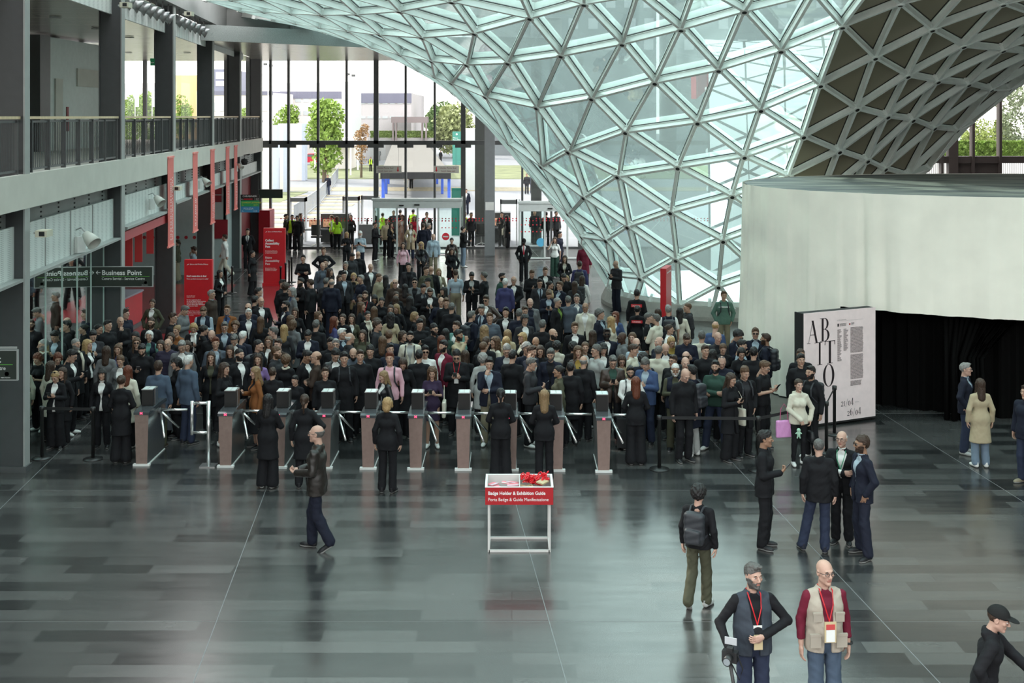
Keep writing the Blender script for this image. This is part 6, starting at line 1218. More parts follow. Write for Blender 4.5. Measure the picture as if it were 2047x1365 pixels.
# ================================================================= the crowd.  x y (top of head) sex facing pose hair haircolour skin top colour inner legs colour shoes bend extra | who
CROWD = '''
251 618 m 65 side short n p c navy - T black black 0 u|man in navy coat, sunglasses on head, by the partition's far post
241 633 m 35 face fringe g f c black - T black black 0 -|balding grey man in dark coat resting chin on hand
304 598 f 0 pocket bun n f C olive white T black black 0 c|young woman in olive jacket over white hood, standing on the red floor
302 635 m 0 side buzz n f J black coal T black black 0 BG|bearded man with glasses, in front of the olive jacket woman
298 662 f 0 side bob w f V navy teal T black black 0 -|short white-haired woman in navy vest over a turquoise top
346 626 m 75 side short n f S black - T black black 0 G|dark-haired man in glasses, profile, black top, near the third column
366 609 m 75 phone2 short m f j grey - T black black 30 -|grey-haired man in grey jacket bent over phone before red totem
353 651 f -20 side updo l f C rust rust T black black 0 -|blonde woman with swept-up hair in rust coat
341 666 f 0 side bob n f c black - T black black 0 -|dark-haired woman, only face showing, left of the rust coat woman
335 677 m 0 pocket fringe g f P plum - T black black 0 G|bald man with glasses in a dark purple quilted jacket
387 645 f 10 phone2 bob o f J black white T black black 20 F|blonde bob woman in scarf and black blazer holding phone
364 678 m 5 side short g f J grey white T black black 25 -|grey-haired man in grey blazer, white shirt, looking down
374 681 f 10 side bob n f c black - T black black 10 -|dark-haired woman half hidden behind the grey blazer man
271 663 f -10 side bob k f c black - T black black 10 -|black-haired woman left of the white-haired woman, mostly hidden
273 675 f 15 side long c f C black black T black black 0 U|long-haired woman in black sunglasses by the partition
198 648 f 70 side bun k f c black - T black black 0 -|woman with black bun against the glass partition
186 658 m 20 phone2 quiff k f J coal ltblue T black black 25 -|man with tall black hair, dark suit, light blue shirt, by the glass
152 677 m 60 side buzz g f c black - T black black 0 bF|grey-stubbled man with short hair and black scarf near the glass
176 680 f 70 side curlylong o f V black white T black black 0 t|curly blonde woman in black vest and white T-shirt
213 692 f 180 side long n f c grey - T black black 0 -|dark-haired woman in grey coat seen from behind, near the glass
236 688 f 5 side long c f C black violet T black black 5 -|brown-haired woman with centre parting above the dark coats
321 681 f 0 side bob n f c black - T black black 0 -|dark-haired woman peeking out left of the purple quilted jacket
284 685 m 10 phone1 short k f S black - T black black 25 b|bearded black-haired man in black sweater reading his phone
115 703 f 30 phone2 bob a f T black - T black white 25 -|reddish-blonde woman in black top typing on phone by the glass
141 698 m 80 phone1 quiff k f J black white T black white 20 G|black-haired man with glasses holding phone and white sleeve out
102 722 f 150 side long n f c cream - T black black 0 -|brown-haired woman in cream jacket, leftmost by the glass
111 740 f 0 phone2 pony o f J black white W black black 25 u|blonde woman in black blazer, sunglasses on head, at left front
241 709 f 0 side pony c f C grey white T black black 15 -|woman with pulled-back hair in grey cardigan and white top
204 738 f 5 side bangs k f J black white T black black 0 c|woman with dark fringe, black blazer and long white shirt
256 731 f 170 side long a f c cream - T black white 0 -|woman with long auburn hair and white blouse from behind
243 750 f 180 clasp bun n f c black - W black black 0 -|staff woman with low bun in black suit, left of the first turnstile
317 722 m 180 side wavy n f j denim - T olive brown 0 -|person in denim jacket and olive cargo trousers from behind
353 715 f -60 phone1 bobbangs k f c black - T black black 5 -|woman with black bob and fringe, right of the denim jacket
377 711 m 150 side short w f j denim - T jean black 0 -|white-haired man in dark denim jacket and jeans from behind
216 640 m 60 side short k f j black - T black black 0 -|dark-haired man behind the tall black hair man near the glass
124 735 f -10 side long n f c black - T black black 0 -|woman in black right behind the leftmost blonde woman
517 575 m 110 side short k f j black - T black black 0 -|dark-haired man seen from behind, beside the bald man with glasses
423 580 m 70 side short g f j brown ltblue T black black 0 Gc|grey-haired man with glasses in brown jacket before the red totem
407 610 m 0 phone2 short c f V navy ltblue T black black 30 -|man in navy quilted vest and light blue sleeves looking down
454 610 m 0 side short c f J rust blue T black black 0 GcE|man with glasses, rust brown jacket and blue tie
496 606 m 0 side fringe n f j navy - T black black 0 U|balding man in sunglasses behind a white-haired man
497 618 m 15 side short w f C navy white T black black 0 c|white-haired man in long navy coat over white collar
522 594 m 30 pocket fringe c f J black white T black black 0 Gc|bald man with glasses in dark suit and open white shirt
510 592 m 150 side short k f j black - T black black 0 -|dark-haired head just left of the bald man with glasses
521 633 f 180 side long c f c black - T black black 0 -|woman with long brown hair from behind, below the bald suit man
449 643 m 10 side short m f J navy ltblue T black black 10 Gc|grey-blond man with glasses in navy suit, lilac shirt
470 643 f 0 face curly c f c black - T black black 0 -|woman with curly brown hair, hand at her mouth
424 656 m 0 side fringe c p c black - T black black 35 -|bald pink-headed man in black coat, head bowed
407 650 f 120 side bun k f c black - T black black 10 -|woman with dark bun between blonde bob woman and bowed bald head
431 675 m 15 side quiff a f J greyblue ltblue T black black 0 p|auburn-haired man in grey-blue jacket with shoulder straps
469 664 m 0 side short m f J navy white T black black 35 c|man in navy suit and white shirt, dark head bowed low
485 662 m 160 side short w p c navy - T black black 10 -|white-haired pink-faced man behind the bowed navy suit man
517 679 m 80 side buzz k f j black - T black black 0 p|short dark-haired man with black backpack facing right
537 673 f 0 side long c f C brown white T black black 0 G|woman with brown hair and round glasses in dark coat
556 677 m -20 side short n p j brown - T black black 5 -|ruddy dark-haired man in dark brown jacket
546 654 m -80 side short m p j coal - T black black 0 -|grey short-haired man facing left beside the half-up blonde
568 649 f 180 side long o f c coal - T black black 0 -|blonde woman with half-up hair seen from behind
586 640 f 160 side bob c f c grey - T black black 0 -|woman with brown bob in long grey coat from behind
582 630 f 130 side long c f c coal - T black black 0 -|brown-haired woman behind the grey coat
571 602 m -60 phone1 short k f J navy white T black black 0 B|bearded man in navy suit and white shirt facing left
583 575 m -60 side longgrey g f J grey blue T coal black 0 c|man with long grey hair, grey jacket and blue shirt
571 566 m 170 side curly n f j black - T black black 0 -|curly dark-haired man behind the long grey hair man
565 559 m 60 side short k f j black - T black black 0 -|short-haired man in black jacket leftmost of the standing group
601 556 m -50 cross short k f j black - T black black 0 B|smiling bearded man in black jacket with folded arms
620 558 m -110 side short n f j black - T black black 0 G|man with glasses in black jacket facing the bearded man
663 557 m 180 side fringe g f j navy - T navy black 0 -|balding man in navy suit seen fully from behind
637 623 f 70 side long c f c black - T black black 0 -|brown long-haired woman looking right beside the grey back of head
632 640 m 170 side short m f j black - T black black 0 -|grey-haired man in black from behind, below the navy suit back
669 633 f 110 side long a f c violet - T black black 0 -|auburn long-haired woman in purple coat
685 628 f -10 side bun n f c black - T black black 0 -|dark-haired woman looking over the purple coat
703 628 f 0 side long n f C olive white T black black 0 -|smiling woman in olive coat with white top
684 657 m 60 side short w f J navy ltblue T black black 0 c|grey-white haired man, navy suit, pale blue shirt, profile
700 665 m 120 side fringe w f j coal - T black black 0 -|bald head right behind the grey-white haired man
616 656 m 0 phone2 short k t J navy white T black black 35 c|dark-haired man in navy suit with head bowed, white collar
661 674 m 20 side short k f j black - T black black 10 -|black-haired man left of the glasses wearer in white shirt
671 678 m 5 side short g f J black white T black black 0 G|grey quiff man with dark glasses frames and white shirt
670 694 m 20 side wavy k f J black white T black black 30 L|dark-haired man in black leather jacket and white shirt
688 704 m 10 side quiff k f c black - T black black 5 p|young dark-haired man in black coat with green strap
706 694 m 10 side - k f P greyblue white T black black 20 B|bald bearded man in blue-grey quilted jacket
631 702 m -80 cross fringe c f j brown - T black black 0 G|balding man in brown blazer facing left with folded arms
612 699 m 60 side short k t J black white T black black 20 -|dark-haired man facing the brown blazer man
479 697 m 50 side buzz k f J black white T black black 0 bc|buzz-cut stubbled man in dark suit looking up right
422 704 f 5 side long n f C black olive T black black 0 -|woman with long dark hair, black coat, olive top
449 726 f 60 phone1 curlylong n f C black black K black white 5 -|curly dark-haired woman in long black coat, white sneakers
516 708 f 0 side long n f S purple - T black black 0 u|woman in purple sweater, sunglasses pushed on her head
511 733 f -60 phone1 long l f J rust black K black black 10 -|long-haired woman in rust orange blazer facing left
572 710 f 170 side curly c f c black - T black black 0 Fc|curly-haired woman in black with pale scarf from behind
553 694 m 70 phone1 wavy c f H coal - T coal black 0 b|curly-haired man in dark grey hooded jacket facing right
590 615 f 0 side long n f c black - T black black 5 -|dark-haired woman between the long grey hair man and bearded suit man
460 690 f 0 side long n f c black - T black black 10 -|dark-haired woman just left of the buzz-cut stubbled man
545 735 m 180 side short n f c black - T black black 0 -|man in black behind the rust orange blazer woman
590 750 m -20 side short k f j black - T black black 10 -|man in black below the curly-haired woman with pale scarf
650 735 m 10 side short n f c black - T black black 0 -|man in black left of the young man with green strap
730 582 m 0 side short n f j black - T black black 0 bY|bearded man with red lanyard, dark jacket
720 589 f 5 side long n f c black - T black black 5 -|long dark-haired woman left of the red lanyard man
749 587 f 0 side long k t c black - T black black 30 -|dark-haired woman looking down beside the red lanyard man
763 594 f 0 ear bun k f c black - T black black 10 -|dark-haired woman in black holding phone to her ear
723 604 f 80 side long c f c black - T black black 0 -|brown-haired woman in profile under the red lanyard man
787 563 f 150 side long l f c white - T black black 0 -|woman with long light hair and white top from behind
810 568 f 170 side long k f c brown - T black black 0 -|woman with long dark hair from behind, brown coat
829 556 m 0 side short k f J grey black T black black 0 U|man in sunglasses and grey jacket, centre of crowd
846 567 m 20 phone1 quiff k f J black grey T black black 15 E|smiling black-haired man in dark suit and tie
860 574 m 0 phone2 short n f J black white T black black 25 b|bearded man in black jacket, white shirt, looking down
855 556 m -40 side capped k f j ltgrey - T black black 0 c|man in black cap and pale jacket
887 574 f -60 side bangs k f c black - T black black 0 -|woman with dark fringe beside the light blue shirt back
911 539 m 180 side short n f K ltblue - T khaki brown 0 -|man in light blue shirt and beige trousers from behind
882 594 m 5 pocket fringe k f J navy white T black black 0 -|smiling balding man in dark suit, open white shirt
892 595 m 0 side short c f j black - T black black 10 -|brown-haired man directly behind the smiling balding man
903 606 m 170 side short m f c black - T black black 0 -|grey-haired man in black coat from behind, right of balding man
972 590 m -20 hips quiff n f J brown white T black black 10 LU|dark-haired man with glasses in brown leather jacket
963 608 m -20 side short m f J navy ltblue T black black 15 E|greying man in navy suit with blue tie
943 622 m 130 side short m f j navy - T black black 0 p|man in navy jacket with dark backpack from behind
979 626 m 0 side quiff c f P greyblue olive T black black 0 -|young brown-haired man with blue strap, facing camera
1011 615 m -10 side quiff k f J black white T black black 0 c|young man in black suit with open white shirt collar
1038 618 m 170 side short m f j navy - T black black 0 -|grey-haired man in blue jacket from behind
969 651 f 160 side curlylong l f c black - T black black 0 -|woman with wavy two-tone hair from behind
1015 659 f 160 side long l f c beige - T black black 0 -|light-haired woman from behind, left of the fringe blonde
1012 673 f 170 side long o f c beige - T black black 0 -|blonde woman in beige jacket from behind
972 674 m 150 side short n f c black - T black black 0 -|dark-haired head left of the curly woman in beige
989 674 f -60 side curlylong c f c cream - T black black 0 -|curly brown-haired woman in cream jacket facing left
967 683 m 150 side buzz c f j black white T black black 0 c|brown-haired man in black jacket and white collar from behind
1013 686 m 0 phone1 wavy g f J navy ltgrey T black black 25 G|grey-haired man in navy jacket and grey shirt with phone
965 707 f 170 side curly g f c ltgrey - T black black 0 -|curly grey-haired person in pale jacket from behind
978 714 m 0 face short k f J navy ltblue T khaki white 10 c|man in navy peacoat with hand on his mouth
913 697 m 0 phone2 wavy k f c black - T black black 25 YU|man in black coat with bright red lanyard, photographing
917 660 m 60 drink quiff k t S beige - T navy black 0 b|man in beige sweater drinking from a bottle
912 643 m -40 side quiff n f C teal white T black black 0 -|smiling dark-haired man left of the drinking man
891 657 f 170 side long k f c green - T black black 0 -|woman with long dark hair in dark green from behind
883 671 f 160 side long a f c black - T black black 0 -|woman with dark reddish hair behind the wine jacket man
886 681 m -40 side quiff k f J wine white T black black 0 b|dark-haired man in wine and black jacket facing left
868 648 m 40 side wavy k f P black - T black black 0 BG|bearded man with glasses in black quilted jacket
839 637 m 20 phone1 quiff k f S black - T black black 10 -|pale young man with dark quiff, black sweater
844 631 f 170 side long n f c black - T black black 0 -|woman with long dark brown hair behind the pale young man
830 624 f 90 face bob l f c black - T black black 0 -|light-brown bob woman touching her face
820 592 f 150 side long k f c black - T black black 0 -|long dark-haired woman behind the smiling balding man
793 607 f -20 side long l f c black - T black black 20 -|wavy blonde woman looking down to the left
781 610 f 0 side long n f c black - T black black 0 G|brown-haired woman with glasses and red lips
781 625 f 180 side curlylong k f c beige - T black black 0 -|woman with very long dark hair over beige coat from behind
748 613 f 180 side long c f c black - T black black 0 -|brown long hair seen from behind, left of red-lipped woman
735 622 f 30 side bun k f C black cream T black black 0 F|woman with black headband and white scarf
755 641 m 80 side quiff n f H coal - T black black 0 -|young man with undercut in dark grey sweater facing right
751 636 f -60 side bob n f c black - T black black 0 -|dark-haired woman hidden behind the undercut man
778 661 m 170 side short c f j navy - T black black 0 p|brown-haired man in navy with navy backpack from behind
806 662 f 60 side bob n f c black - T black black 0 -|dark-haired woman left of the big bearded man
820 663 m 0 side short k f J cream ltgrey T ltgrey white 0 Bpc|big bearded man in cream blazer with black straps
850 691 m 10 ear quiff k f I white - T black black 5 GU|black-haired man with glasses in white shirt raising hand
780 687 m 20 side short k f c navy - T black black 0 -|dark-haired head above the pink shirt
779 704 m 0 side quiff a f I pink - T black black 0 p|red-haired person in pink shirt with dark straps
806 712 f 0 phone1 long n f c black - W black black 35 -|long dark-haired woman in black, head bowed over phone
864 733 f 0 phone2 curlylong c f D floral - - - white 15 q|woman in dark floral knee-length dress texting
768 741 f -50 phone1 long l f J black white T black white 15 L|long-haired blonde woman in black leather jacket
792 583 f 20 side bun n f c black - T black black 0 -|dark-haired woman left of the long dark hair in brown coat
791 592 f 170 side long n f c black - T black black 0 -|long-haired woman from behind with small red scarf
765 672 f 170 side long c f c black - T black black 0 -|woman from behind left of the navy backpack
838 700 m 180 side short k f c black - T black black 0 -|dark-haired man between cream blazer man and white shirt man
930 700 f 170 side long n f c black - T black black 0 -|long-haired woman right of the bright red lanyard man
720 700 m 10 side short n f c black - T black black 0 -|man in dark clothes right of the bald bearded man
725 660 f -10 side long n f c olive - T black black 0 -|dark-haired woman below the white scarf woman
740 690 m 0 side wavy k f c black - T black black 10 -|dark-haired man left of the pink shirt
720 462 m 0 phone2 wavy w p T ltblue - T navy black 10 B|white-haired man with moustache in light blue polo shirt
693 463 f 10 phone1 long o f T black - T black black 20 -|blonde woman in black T-shirt next to the white-haired polo man
750 444 m 70 hold short k f j black - T black white 0 -|man in black suit standing at the left of main door
782 445 f 50 carry long n f J black tan T black black 0 -|tall long-haired woman carrying a white coat by main door
773 438 m 30 side short c f j beige - T black black 0 -|man in beige jacket entering at the main door
804 430 f 0 side curly a f C peach white W peach black 0 -|short-haired woman in peach coat at the main door
828 432 f 10 side long a f c red - T black black 0 -|reddish-haired woman in red inside the main door
821 447 f 10 pocket long n f R beige white T jean black 0 -|long-haired woman in beige trench coat at the main door
846 447 m 170 side short n f j navy - T navy black 0 -|man in navy suit from behind at the main door
853 424 m 0 side short k f J black white T black black 0 U|man in sunglasses and black jacket inside the doorway
857 446 m 110 side short g f j navy white T navy black 0 -|grey-haired man in navy suit right of the door centre
866 467 m 0 side fringe g p J ltblue ltblue T khaki brown 0 c|bald man in light blue blazer and beige trousers
842 484 f 0 carry curlylong o f J black black T black black 0 LU|curly blonde woman with sunglasses and white coat on arm
806 485 f 0 side long n f I pink - W black black 0 z|woman in pale pink blouse and wide black trousers
903 475 f 0 side bun k f J brown black T black black 10 L|dark-haired woman in brown leather jacket behind box bag woman
903 495 f 10 carry long n f C black black T wine black 15 h|brown-haired woman in black with a big box bag
926 453 m 110 hold short k f H black - T ltjean white 0 -|man in black sports jacket and light jeans from behind
1047 476 m 0 pocket capped k b J black white T black black 25 Er|man in black suit and red tie, head bowed
1109 474 f -20 ear long n f T white - W green black 0 h|woman in white T-shirt and dark green trousers
1119 463 m 60 side short k f j navy - T navy black 0 -|man in navy behind the white T-shirt woman
1168 484 m 0 side short n f c wine - T black black 0 -|dark-trousered man seen beside the edge of the glass vault
1129 511 f -10 clasp long n f J black cream T black black 0 -|woman in black blazer with hands clasped, below white T-shirt woman
1159 522 m 170 side short n f j violet - T black black 0 p|dark-haired man in purple-navy jacket from behind
817 526 m 0 side short k f J coal black T coal black 0 -|dark-haired man in charcoal suit facing camera
741 527 m 20 side fringe g f J coal white T coal black 0 -|balding man in grey suit and open white shirt
852 533 m 40 side short n f j olive - T black black 0 -|short-haired man in dark green next to the bald back
862 532 m 180 side - c f j black - T black black 0 -|bald man in black seen from behind, centre
877 537 f 10 side long l f C khaki cream T black black 0 F|blonde woman with green-beige scarf
943 542 m 0 phone2 quiff k f J black ltgrey T black black 30 -|man in black suit and grey shirt reading papers
967 544 m -110 hold short m f j black - T black black 0 -|grey-haired man in black suit facing the paper reader
1004 546 m 60 side short k f j green white T black black 0 B|dark bearded man in dark green behind the purple-blue blazer
1010 557 m 170 side short w f j violet - T black black 0 -|white-haired man in purple-blue blazer from behind
1027 552 m 0 clasp fringe n f J black white T black black 0 G|bald man with glasses, dark suit, white shirt, hands clasped
1063 539 m 20 phone1 short c f j black - T black black 15 h|brown-haired man in black jacket with black shoulder bag
1090 534 m 10 side short c p J black white T black black 10 -|sandy-haired man in black jacket and white shirt
1079 557 m 10 side short k f J coal ltblue T black black 10 GE|dark-haired man with glasses, grey suit, light blue tie
1100 562 f 70 side bun k f c tan - T black black 0 -|dark-haired woman with low bun facing right
1119 563 m -50 side short c f J navy ltblue T black black 0 Gc|man with glasses in navy suit, pale blue shirt, facing left
1132 551 f 0 side bob o p C ltblue pink T black black 0 F|short blonde woman with colourful pink scarf
1149 562 f 170 side long n f c coal - T black black 0 -|woman with long dark hair and small black backpack from behind
1164 551 f 160 side long n f c white - T black black 0 p|dark-haired woman in white with big black backpack
1127 544 m 0 side short k f c black - T black black 35 -|dark head bowed behind the colourful scarf woman
1097 577 m 0 phone2 quiff c f J navy ltblue T black black 35 -|brown-haired young man in navy suit, head bowed
1060 596 m 10 side - g p J grey navy T black black 0 c|bald man in pale grey jacket over dark shirt
1115 595 m 60 side buzz g f C black lime T olive black 0 U|shaved-head man in sunglasses, black jacket, green shirt
1136 592 m 180 side short m f j greyblue - T black black 0 -|grey-haired man in blue-grey suit jacket from behind
1153 588 m -10 side short m p J greyblue white T black black 0 c|grey-haired man in pale suit with open white collar
1170 605 m -10 side - g t J cream white T black black 0 Gc|bald tanned man with glasses in beige blazer
790 557 m 0 side fringe n p j brown - T black black 0 U|balding man in sunglasses behind the long light hair woman
757 546 m 70 side buzz c f j khaki - T black black 10 -|man with short cropped hair in profile, khaki jacket
771 550 f 170 side long k f c coal - T black black 0 -|woman with long black hair from behind beside the cropped-hair man
707 546 f 10 clasp bob o f C tan black T black black 0 -|blonde woman in tan coat left of the navy suit man
721 550 m -50 clasp short g f j navy - T navy black 0 -|grey-haired man in navy blazer facing the tan coat woman
647 495 m 10 hips short c f j black - T black black 0 -|brown-haired man in black jacket with hands on hips
651 518 m 0 side short k f j coal - T black black 0 -|dark-haired man right below the hands-on-hips man
645 524 m 20 side - c f j greyblue - T black black 10 p|bald man in grey-blue jacket
606 510 m 0 cross quiff k f S black - T black black 0 -|black-haired man in black sweater with folded arms
660 537 f 70 side long n f c black - T black black 0 -|dark-haired woman facing right beside the bald grey-blue man
691 523 m 0 side short g f J black white T black black 0 GE|grey-haired man with glasses in black suit and tie
703 505 m 40 side short k t j coal - T black black 25 -|dark head bowed next to the bald black back
716 502 m 180 side - c f c black - T black black 0 -|bald man in black coat from behind, top of the queue
688 543 m 20 side short k f J coal ltblue T black black 0 -|short dark-haired man left of the blonde tan coat woman
679 550 f 40 phone1 long n f c coal - T coal black 0 -|dark-haired woman holding a mint drink cup
652 556 m 160 side short m f j coal - T black black 0 -|grey head directly left of the navy suit back
1049 611 m 10 side short n f j navy - T black black 10 -|dark brown-haired man behind the black-haired man with glasses
1049 629 m 20 side bobbangs k f C coal white T black black 0 G|young man with black fringe and glasses, dark coat
1044 665 f -50 side bangs o f C black cream T black black 0 -|blonde woman with fringe in profile
1071 670 m 0 side - c t j black - T black black 35 -|bald tanned man in black with bowed head
1106 657 m 50 side - k f j black - T black black 0 B|bald man with black beard looking right
1149 645 m 5 side quiff c f J black white T black black 0 c|young brown-haired man in black suit, white open collar
1200 619 m 60 side curly m f J navy ltblue T black black 0 c|curly grey-haired man in navy suit facing right
1220 633 f -120 side long o f c cream - T black black 0 -|blonde woman in cream jacket from behind
1230 623 f -30 side long a f C blue white T black black 0 U|red-blonde woman in blue jacket and sunglasses
1213 657 m 0 side short k b J navy white T black black 0 UB|man in round sunglasses, navy suit, white T-shirt
1243 664 m -80 side - k b H grey - T black black 0 -|bald man with dark skin in grey hooded jacket
1264 665 f -20 side long c p c brown - T black black 0 -|brown-haired woman right of the grey hooded man
1272 675 m 10 side - c p I ltblue - T black black 10 U|bald pink-faced man in sunglasses and light blue shirt
1297 626 m 70 side short m p J black ltblue T black black 0 -|pink-faced grey-haired man left of the beige jacket man
1311 628 m -130 cross short m f j cream - T black black 0 -|grey-haired man in cream jacket with a dark shoulder strap
1316 617 f 150 side long n f c black - T black black 0 -|dark-haired woman behind the cream jacket man
1336 610 m 180 side short g f V navy white T navy black 0 pt|grey-haired man in white T-shirt, navy vest and blue backpack
1339 649 f 60 side bun n f c white - T black black 0 u|woman in white with sunglasses on her dark hair
1359 615 f 170 side long k f c cream - T black black 0 -|long dark-haired woman left of the black puffer man
1317 673 m -60 side fringe g p j navy white T black black 0 c|balding man in navy suit leaning left
1330 682 m 0 side fringe w p J navy white T black black 35 -|white-haired balding man, head bowed, beside the blonde in mustard
1341 672 f 20 side long o f c mustard - T black black 20 -|long-haired blonde woman in mustard coat
1317 691 m 150 side buzz m f j cream - T black black 0 -|grey buzz-cut man in beige jacket from behind
1292 712 m -30 phone2 wavy m f J blue ltblue T jean black 35 -|wavy grey-haired man in blue suit, head bowed
1345 710 m -40 side short n f j black - T black black 0 G|dark-haired man with glasses right of the beige jacket back
1350 726 m -5 phone2 buzz w t V navy olive T olive black 10 Bc|grey-bearded man in navy quilted vest holding phone
1260 732 m 0 carry quiff k f I white - T black black 5 bpG|young dark-haired man in white shirt with black straps
1243 708 f 0 side long n f C beige beige T black black 20 G|brown-haired woman with glasses looking down
1265 688 m 60 side short n f I cream - T black black 10 -|dark-haired man in pale yellow shirt looking down right
1225 708 m 0 phone2 short m f J brown green T black red 25 LG|grey-haired man in brown leather jacket and green scarf
1191 690 m -60 phone1 wavy m f T ltgrey - T black white 0 G|grey-haired man with glasses in pale grey T-shirt
1206 685 f 0 side bangs k p C black white T black black 15 -|black-haired woman with red lapel detail
1170 684 f 0 side bun c f C black white T black black 0 -|smiling woman with tied-back hair and striped shirt
1167 711 m 160 phone1l fringe g f j black - T black black 0 -|bald man in black blazer from behind holding coffee
1156 693 f 0 side curlylong c f C brown mustard T black black 0 L|woman with wavy fringe, brown leather jacket, yellow top
1146 684 f 150 side curly k f c black - T black black 0 -|dark curly hair seen behind the yellow top woman
1113 683 f 170 side curly k f c cream - T black black 0 -|dark curly hair above a beige coat
1101 696 m -10 side quiff m f C navy black T black black 15 b|smiling man with grey quiff in navy coat
1116 731 f -80 phone1 bun k t c olive - T black black 0 -|woman with dark curly bun and olive jacket facing left
1061 715 m 70 phone1 short m f H coal - T black white 10 G|man with glasses in dark grey hooded coat
1062 690 m 50 ear short n f J navy white T black black 10 -|dark-haired man in navy suit on the phone
1053 686 m 20 side curly g f j navy - T black black 0 -|curly grey hair behind the man on the phone
1286 706 m 160 side curly k f j navy - T black black 0 -|dark curly hair above the wavy grey-haired man
1185 660 f 160 side bangs n f c black - T black black 0 -|woman with brown bun from behind near the young suit man
1085 640 m 160 side short m f j black - T black black 0 -|grey head between the black fringe man and bald bearded man
1080 690 f 0 side long n f c black - T black black 10 -|dark-haired woman hidden left of the grey quiff man
1025 700 m 160 side short k f j black - T black black 0 -|dark-haired man right of the grey-haired phone reader
1140 725 m 180 side short k f c black - T black black 0 -|dark back of head between olive jacket and black blazer
1447 582 m 0 pocket short c f H sage - T khaki brown 0 p|heavyset man in green and white hooded sweatshirt
1374 606 m -80 side buzz c f P coal - T black black 0 -|short-haired man in black quilted jacket, right of the red totem
1430 642 m 150 side fringe o p j blue - T black black 10 c|balding blond man in bright blue blazer
1435 663 m 10 side - c p J coal black T black black 10 -|bald man in charcoal blazer facing forward
1473 658 m 40 phone2 curly k f J navy ltblue T black black 30 UE|curly dark-haired man in navy suit and tie, head bowed
1482 679 m 60 side short k f I ltblue - T black black 10 -|black-haired man in light shirt left of the suit pair
1510 656 m -10 side quiff c f J navy ltblue T black black 0 Uc|man in sunglasses and navy suit against the drape
1530 667 m -110 side short n t j navy - T navy black 0 pB|bearded man in navy blazer with large black backpack
1372 663 m 0 phone2 short n f j navy - T black black 35 -|dark-haired man in navy coat with head bowed
1403 662 m 170 side short m f j cream - T black black 0 -|grey-haired man in cream jacket from behind
1445 685 f 0 side pony c f c black - T black black 20 -|brown-haired woman looking down below the charcoal blazer man
1425 699 f 150 side bob k f c black - T black black 0 -|black bob from behind left of the green sweater man
1482 694 f 0 clasp bob k f c black - T black black 20 -|black-haired woman in black with hands together
1507 694 m 160 side short k f j black - T black black 0 -|black-haired man in black with white cord from behind
1526 720 m 50 phone2 quiff c f T black - T black black 20 G|brown-haired young man with glasses in black T-shirt
1488 732 m 20 pocket wavy c f C black coal T black black 15 p|curly brown-haired young man in long black coat
1460 745 f 40 phone2 long n f C black black W black black 15 q|smiling long-haired woman photographing, black coat
1430 721 m -20 cross short k f S green - T jean white 0 B|bearded man in dark green sweater with folded arms
1443 709 m -10 side - g p j navy - T black black 25 u|bald man in navy, sunglasses on his head
1370 713 m 0 side fringe m p j coal - T black black 10 -|grey balding man left of the navy coat back
1372 702 m 150 side fringe n p j coal - T black black 0 -|bald crown above the grey balding man
1368 733 m 20 side - c p j black - T black black 30 -|pale bald man right of the grey-bearded vest man
1383 730 m -140 side short k f c navy - T ltgrey white 0 p|man in long navy coat and pale trousers with white sneakers
1601 708 m 0 side quiff k f J black black T black black 0 -|dark-haired man in black suit before the pink poster
1601 697 m 0 side buzz n t H black - T black black 0 -|man in black hoodie hidden behind the dark suit man
1620 732 m -50 side short k f H black - T black white 0 bp|dark-haired man in black parka with black backpack
1410 690 m 10 side short n f j black - T black black 0 -|dark-haired man right of the navy coat man with bowed head
1232 520 m -50 phone2 - g f j coal - T navy black 15 G|bald man in dark jacket with phone beside the glass vault
1273 579 m 170 side short k f j black - T black black 0 o|officer in black uniform with red and white back stripe, taller
1274 611 f 170 side bun k f j black - T black black 0 o|officer in black uniform with tied hair, nearer and shorter
440 540 f 60 clasp long k f J black white T black black 0 -|staff woman with long dark hair and clasped hands in black suit
505 501 f 70 side pony k f c black - W black black 0 -|staff woman in profile, black suit, near the accessibility totem
495 457 m 5 back short k f J black white T black black 0 EN|young man in black suit and tie, hands behind his back
449 469 m -90 swing short n p J white peach T cream black 0 -|man in white jacket and cream trousers walking left
389 492 m -100 face short n f I ltblue - T black black 20 -|man in pale blue shirt behind the red ticket totem
354 479 f -90 side pony n f j olive - W khaki white 0 -|woman in olive blazer and khaki trousers beside the third column
536 788 f 170 cross long k f c black - W black white 0 -|staff woman with long straight black hair seen from behind
609 788 f 180 hip pony n f c black - T black black 0 -|staff woman with ponytail, hand on hip, from behind
775 795 f 170 side bob o f j black - T black black 0 -|staff woman with blonde bob in black suit from behind
1001 776 f 180 clasp pony k f j black - W black black 0 -|staff woman with dark hat-like hair behind the badge tray
1088 779 f 180 clasp long l f j black - T black black 0 -|staff woman with long wavy light-brown hair from behind
1271 753 f 180 clasp long a f j black - W black black 0 -|staff woman with long reddish-brown hair at the right turnstile
1931 726 m 60 pocket short g p J navy ltblue T jean ltgrey 0 Gc|grey-haired man with glasses and navy blazer near the black opening
1959 757 f 180 side long n f R beige white T ltjean white 0 -|woman in beige trench coat seen from behind
2051 770 m -60 side short n f j navy - T jean khaki 0 -|man in dark jacket cut off by the right edge
'''
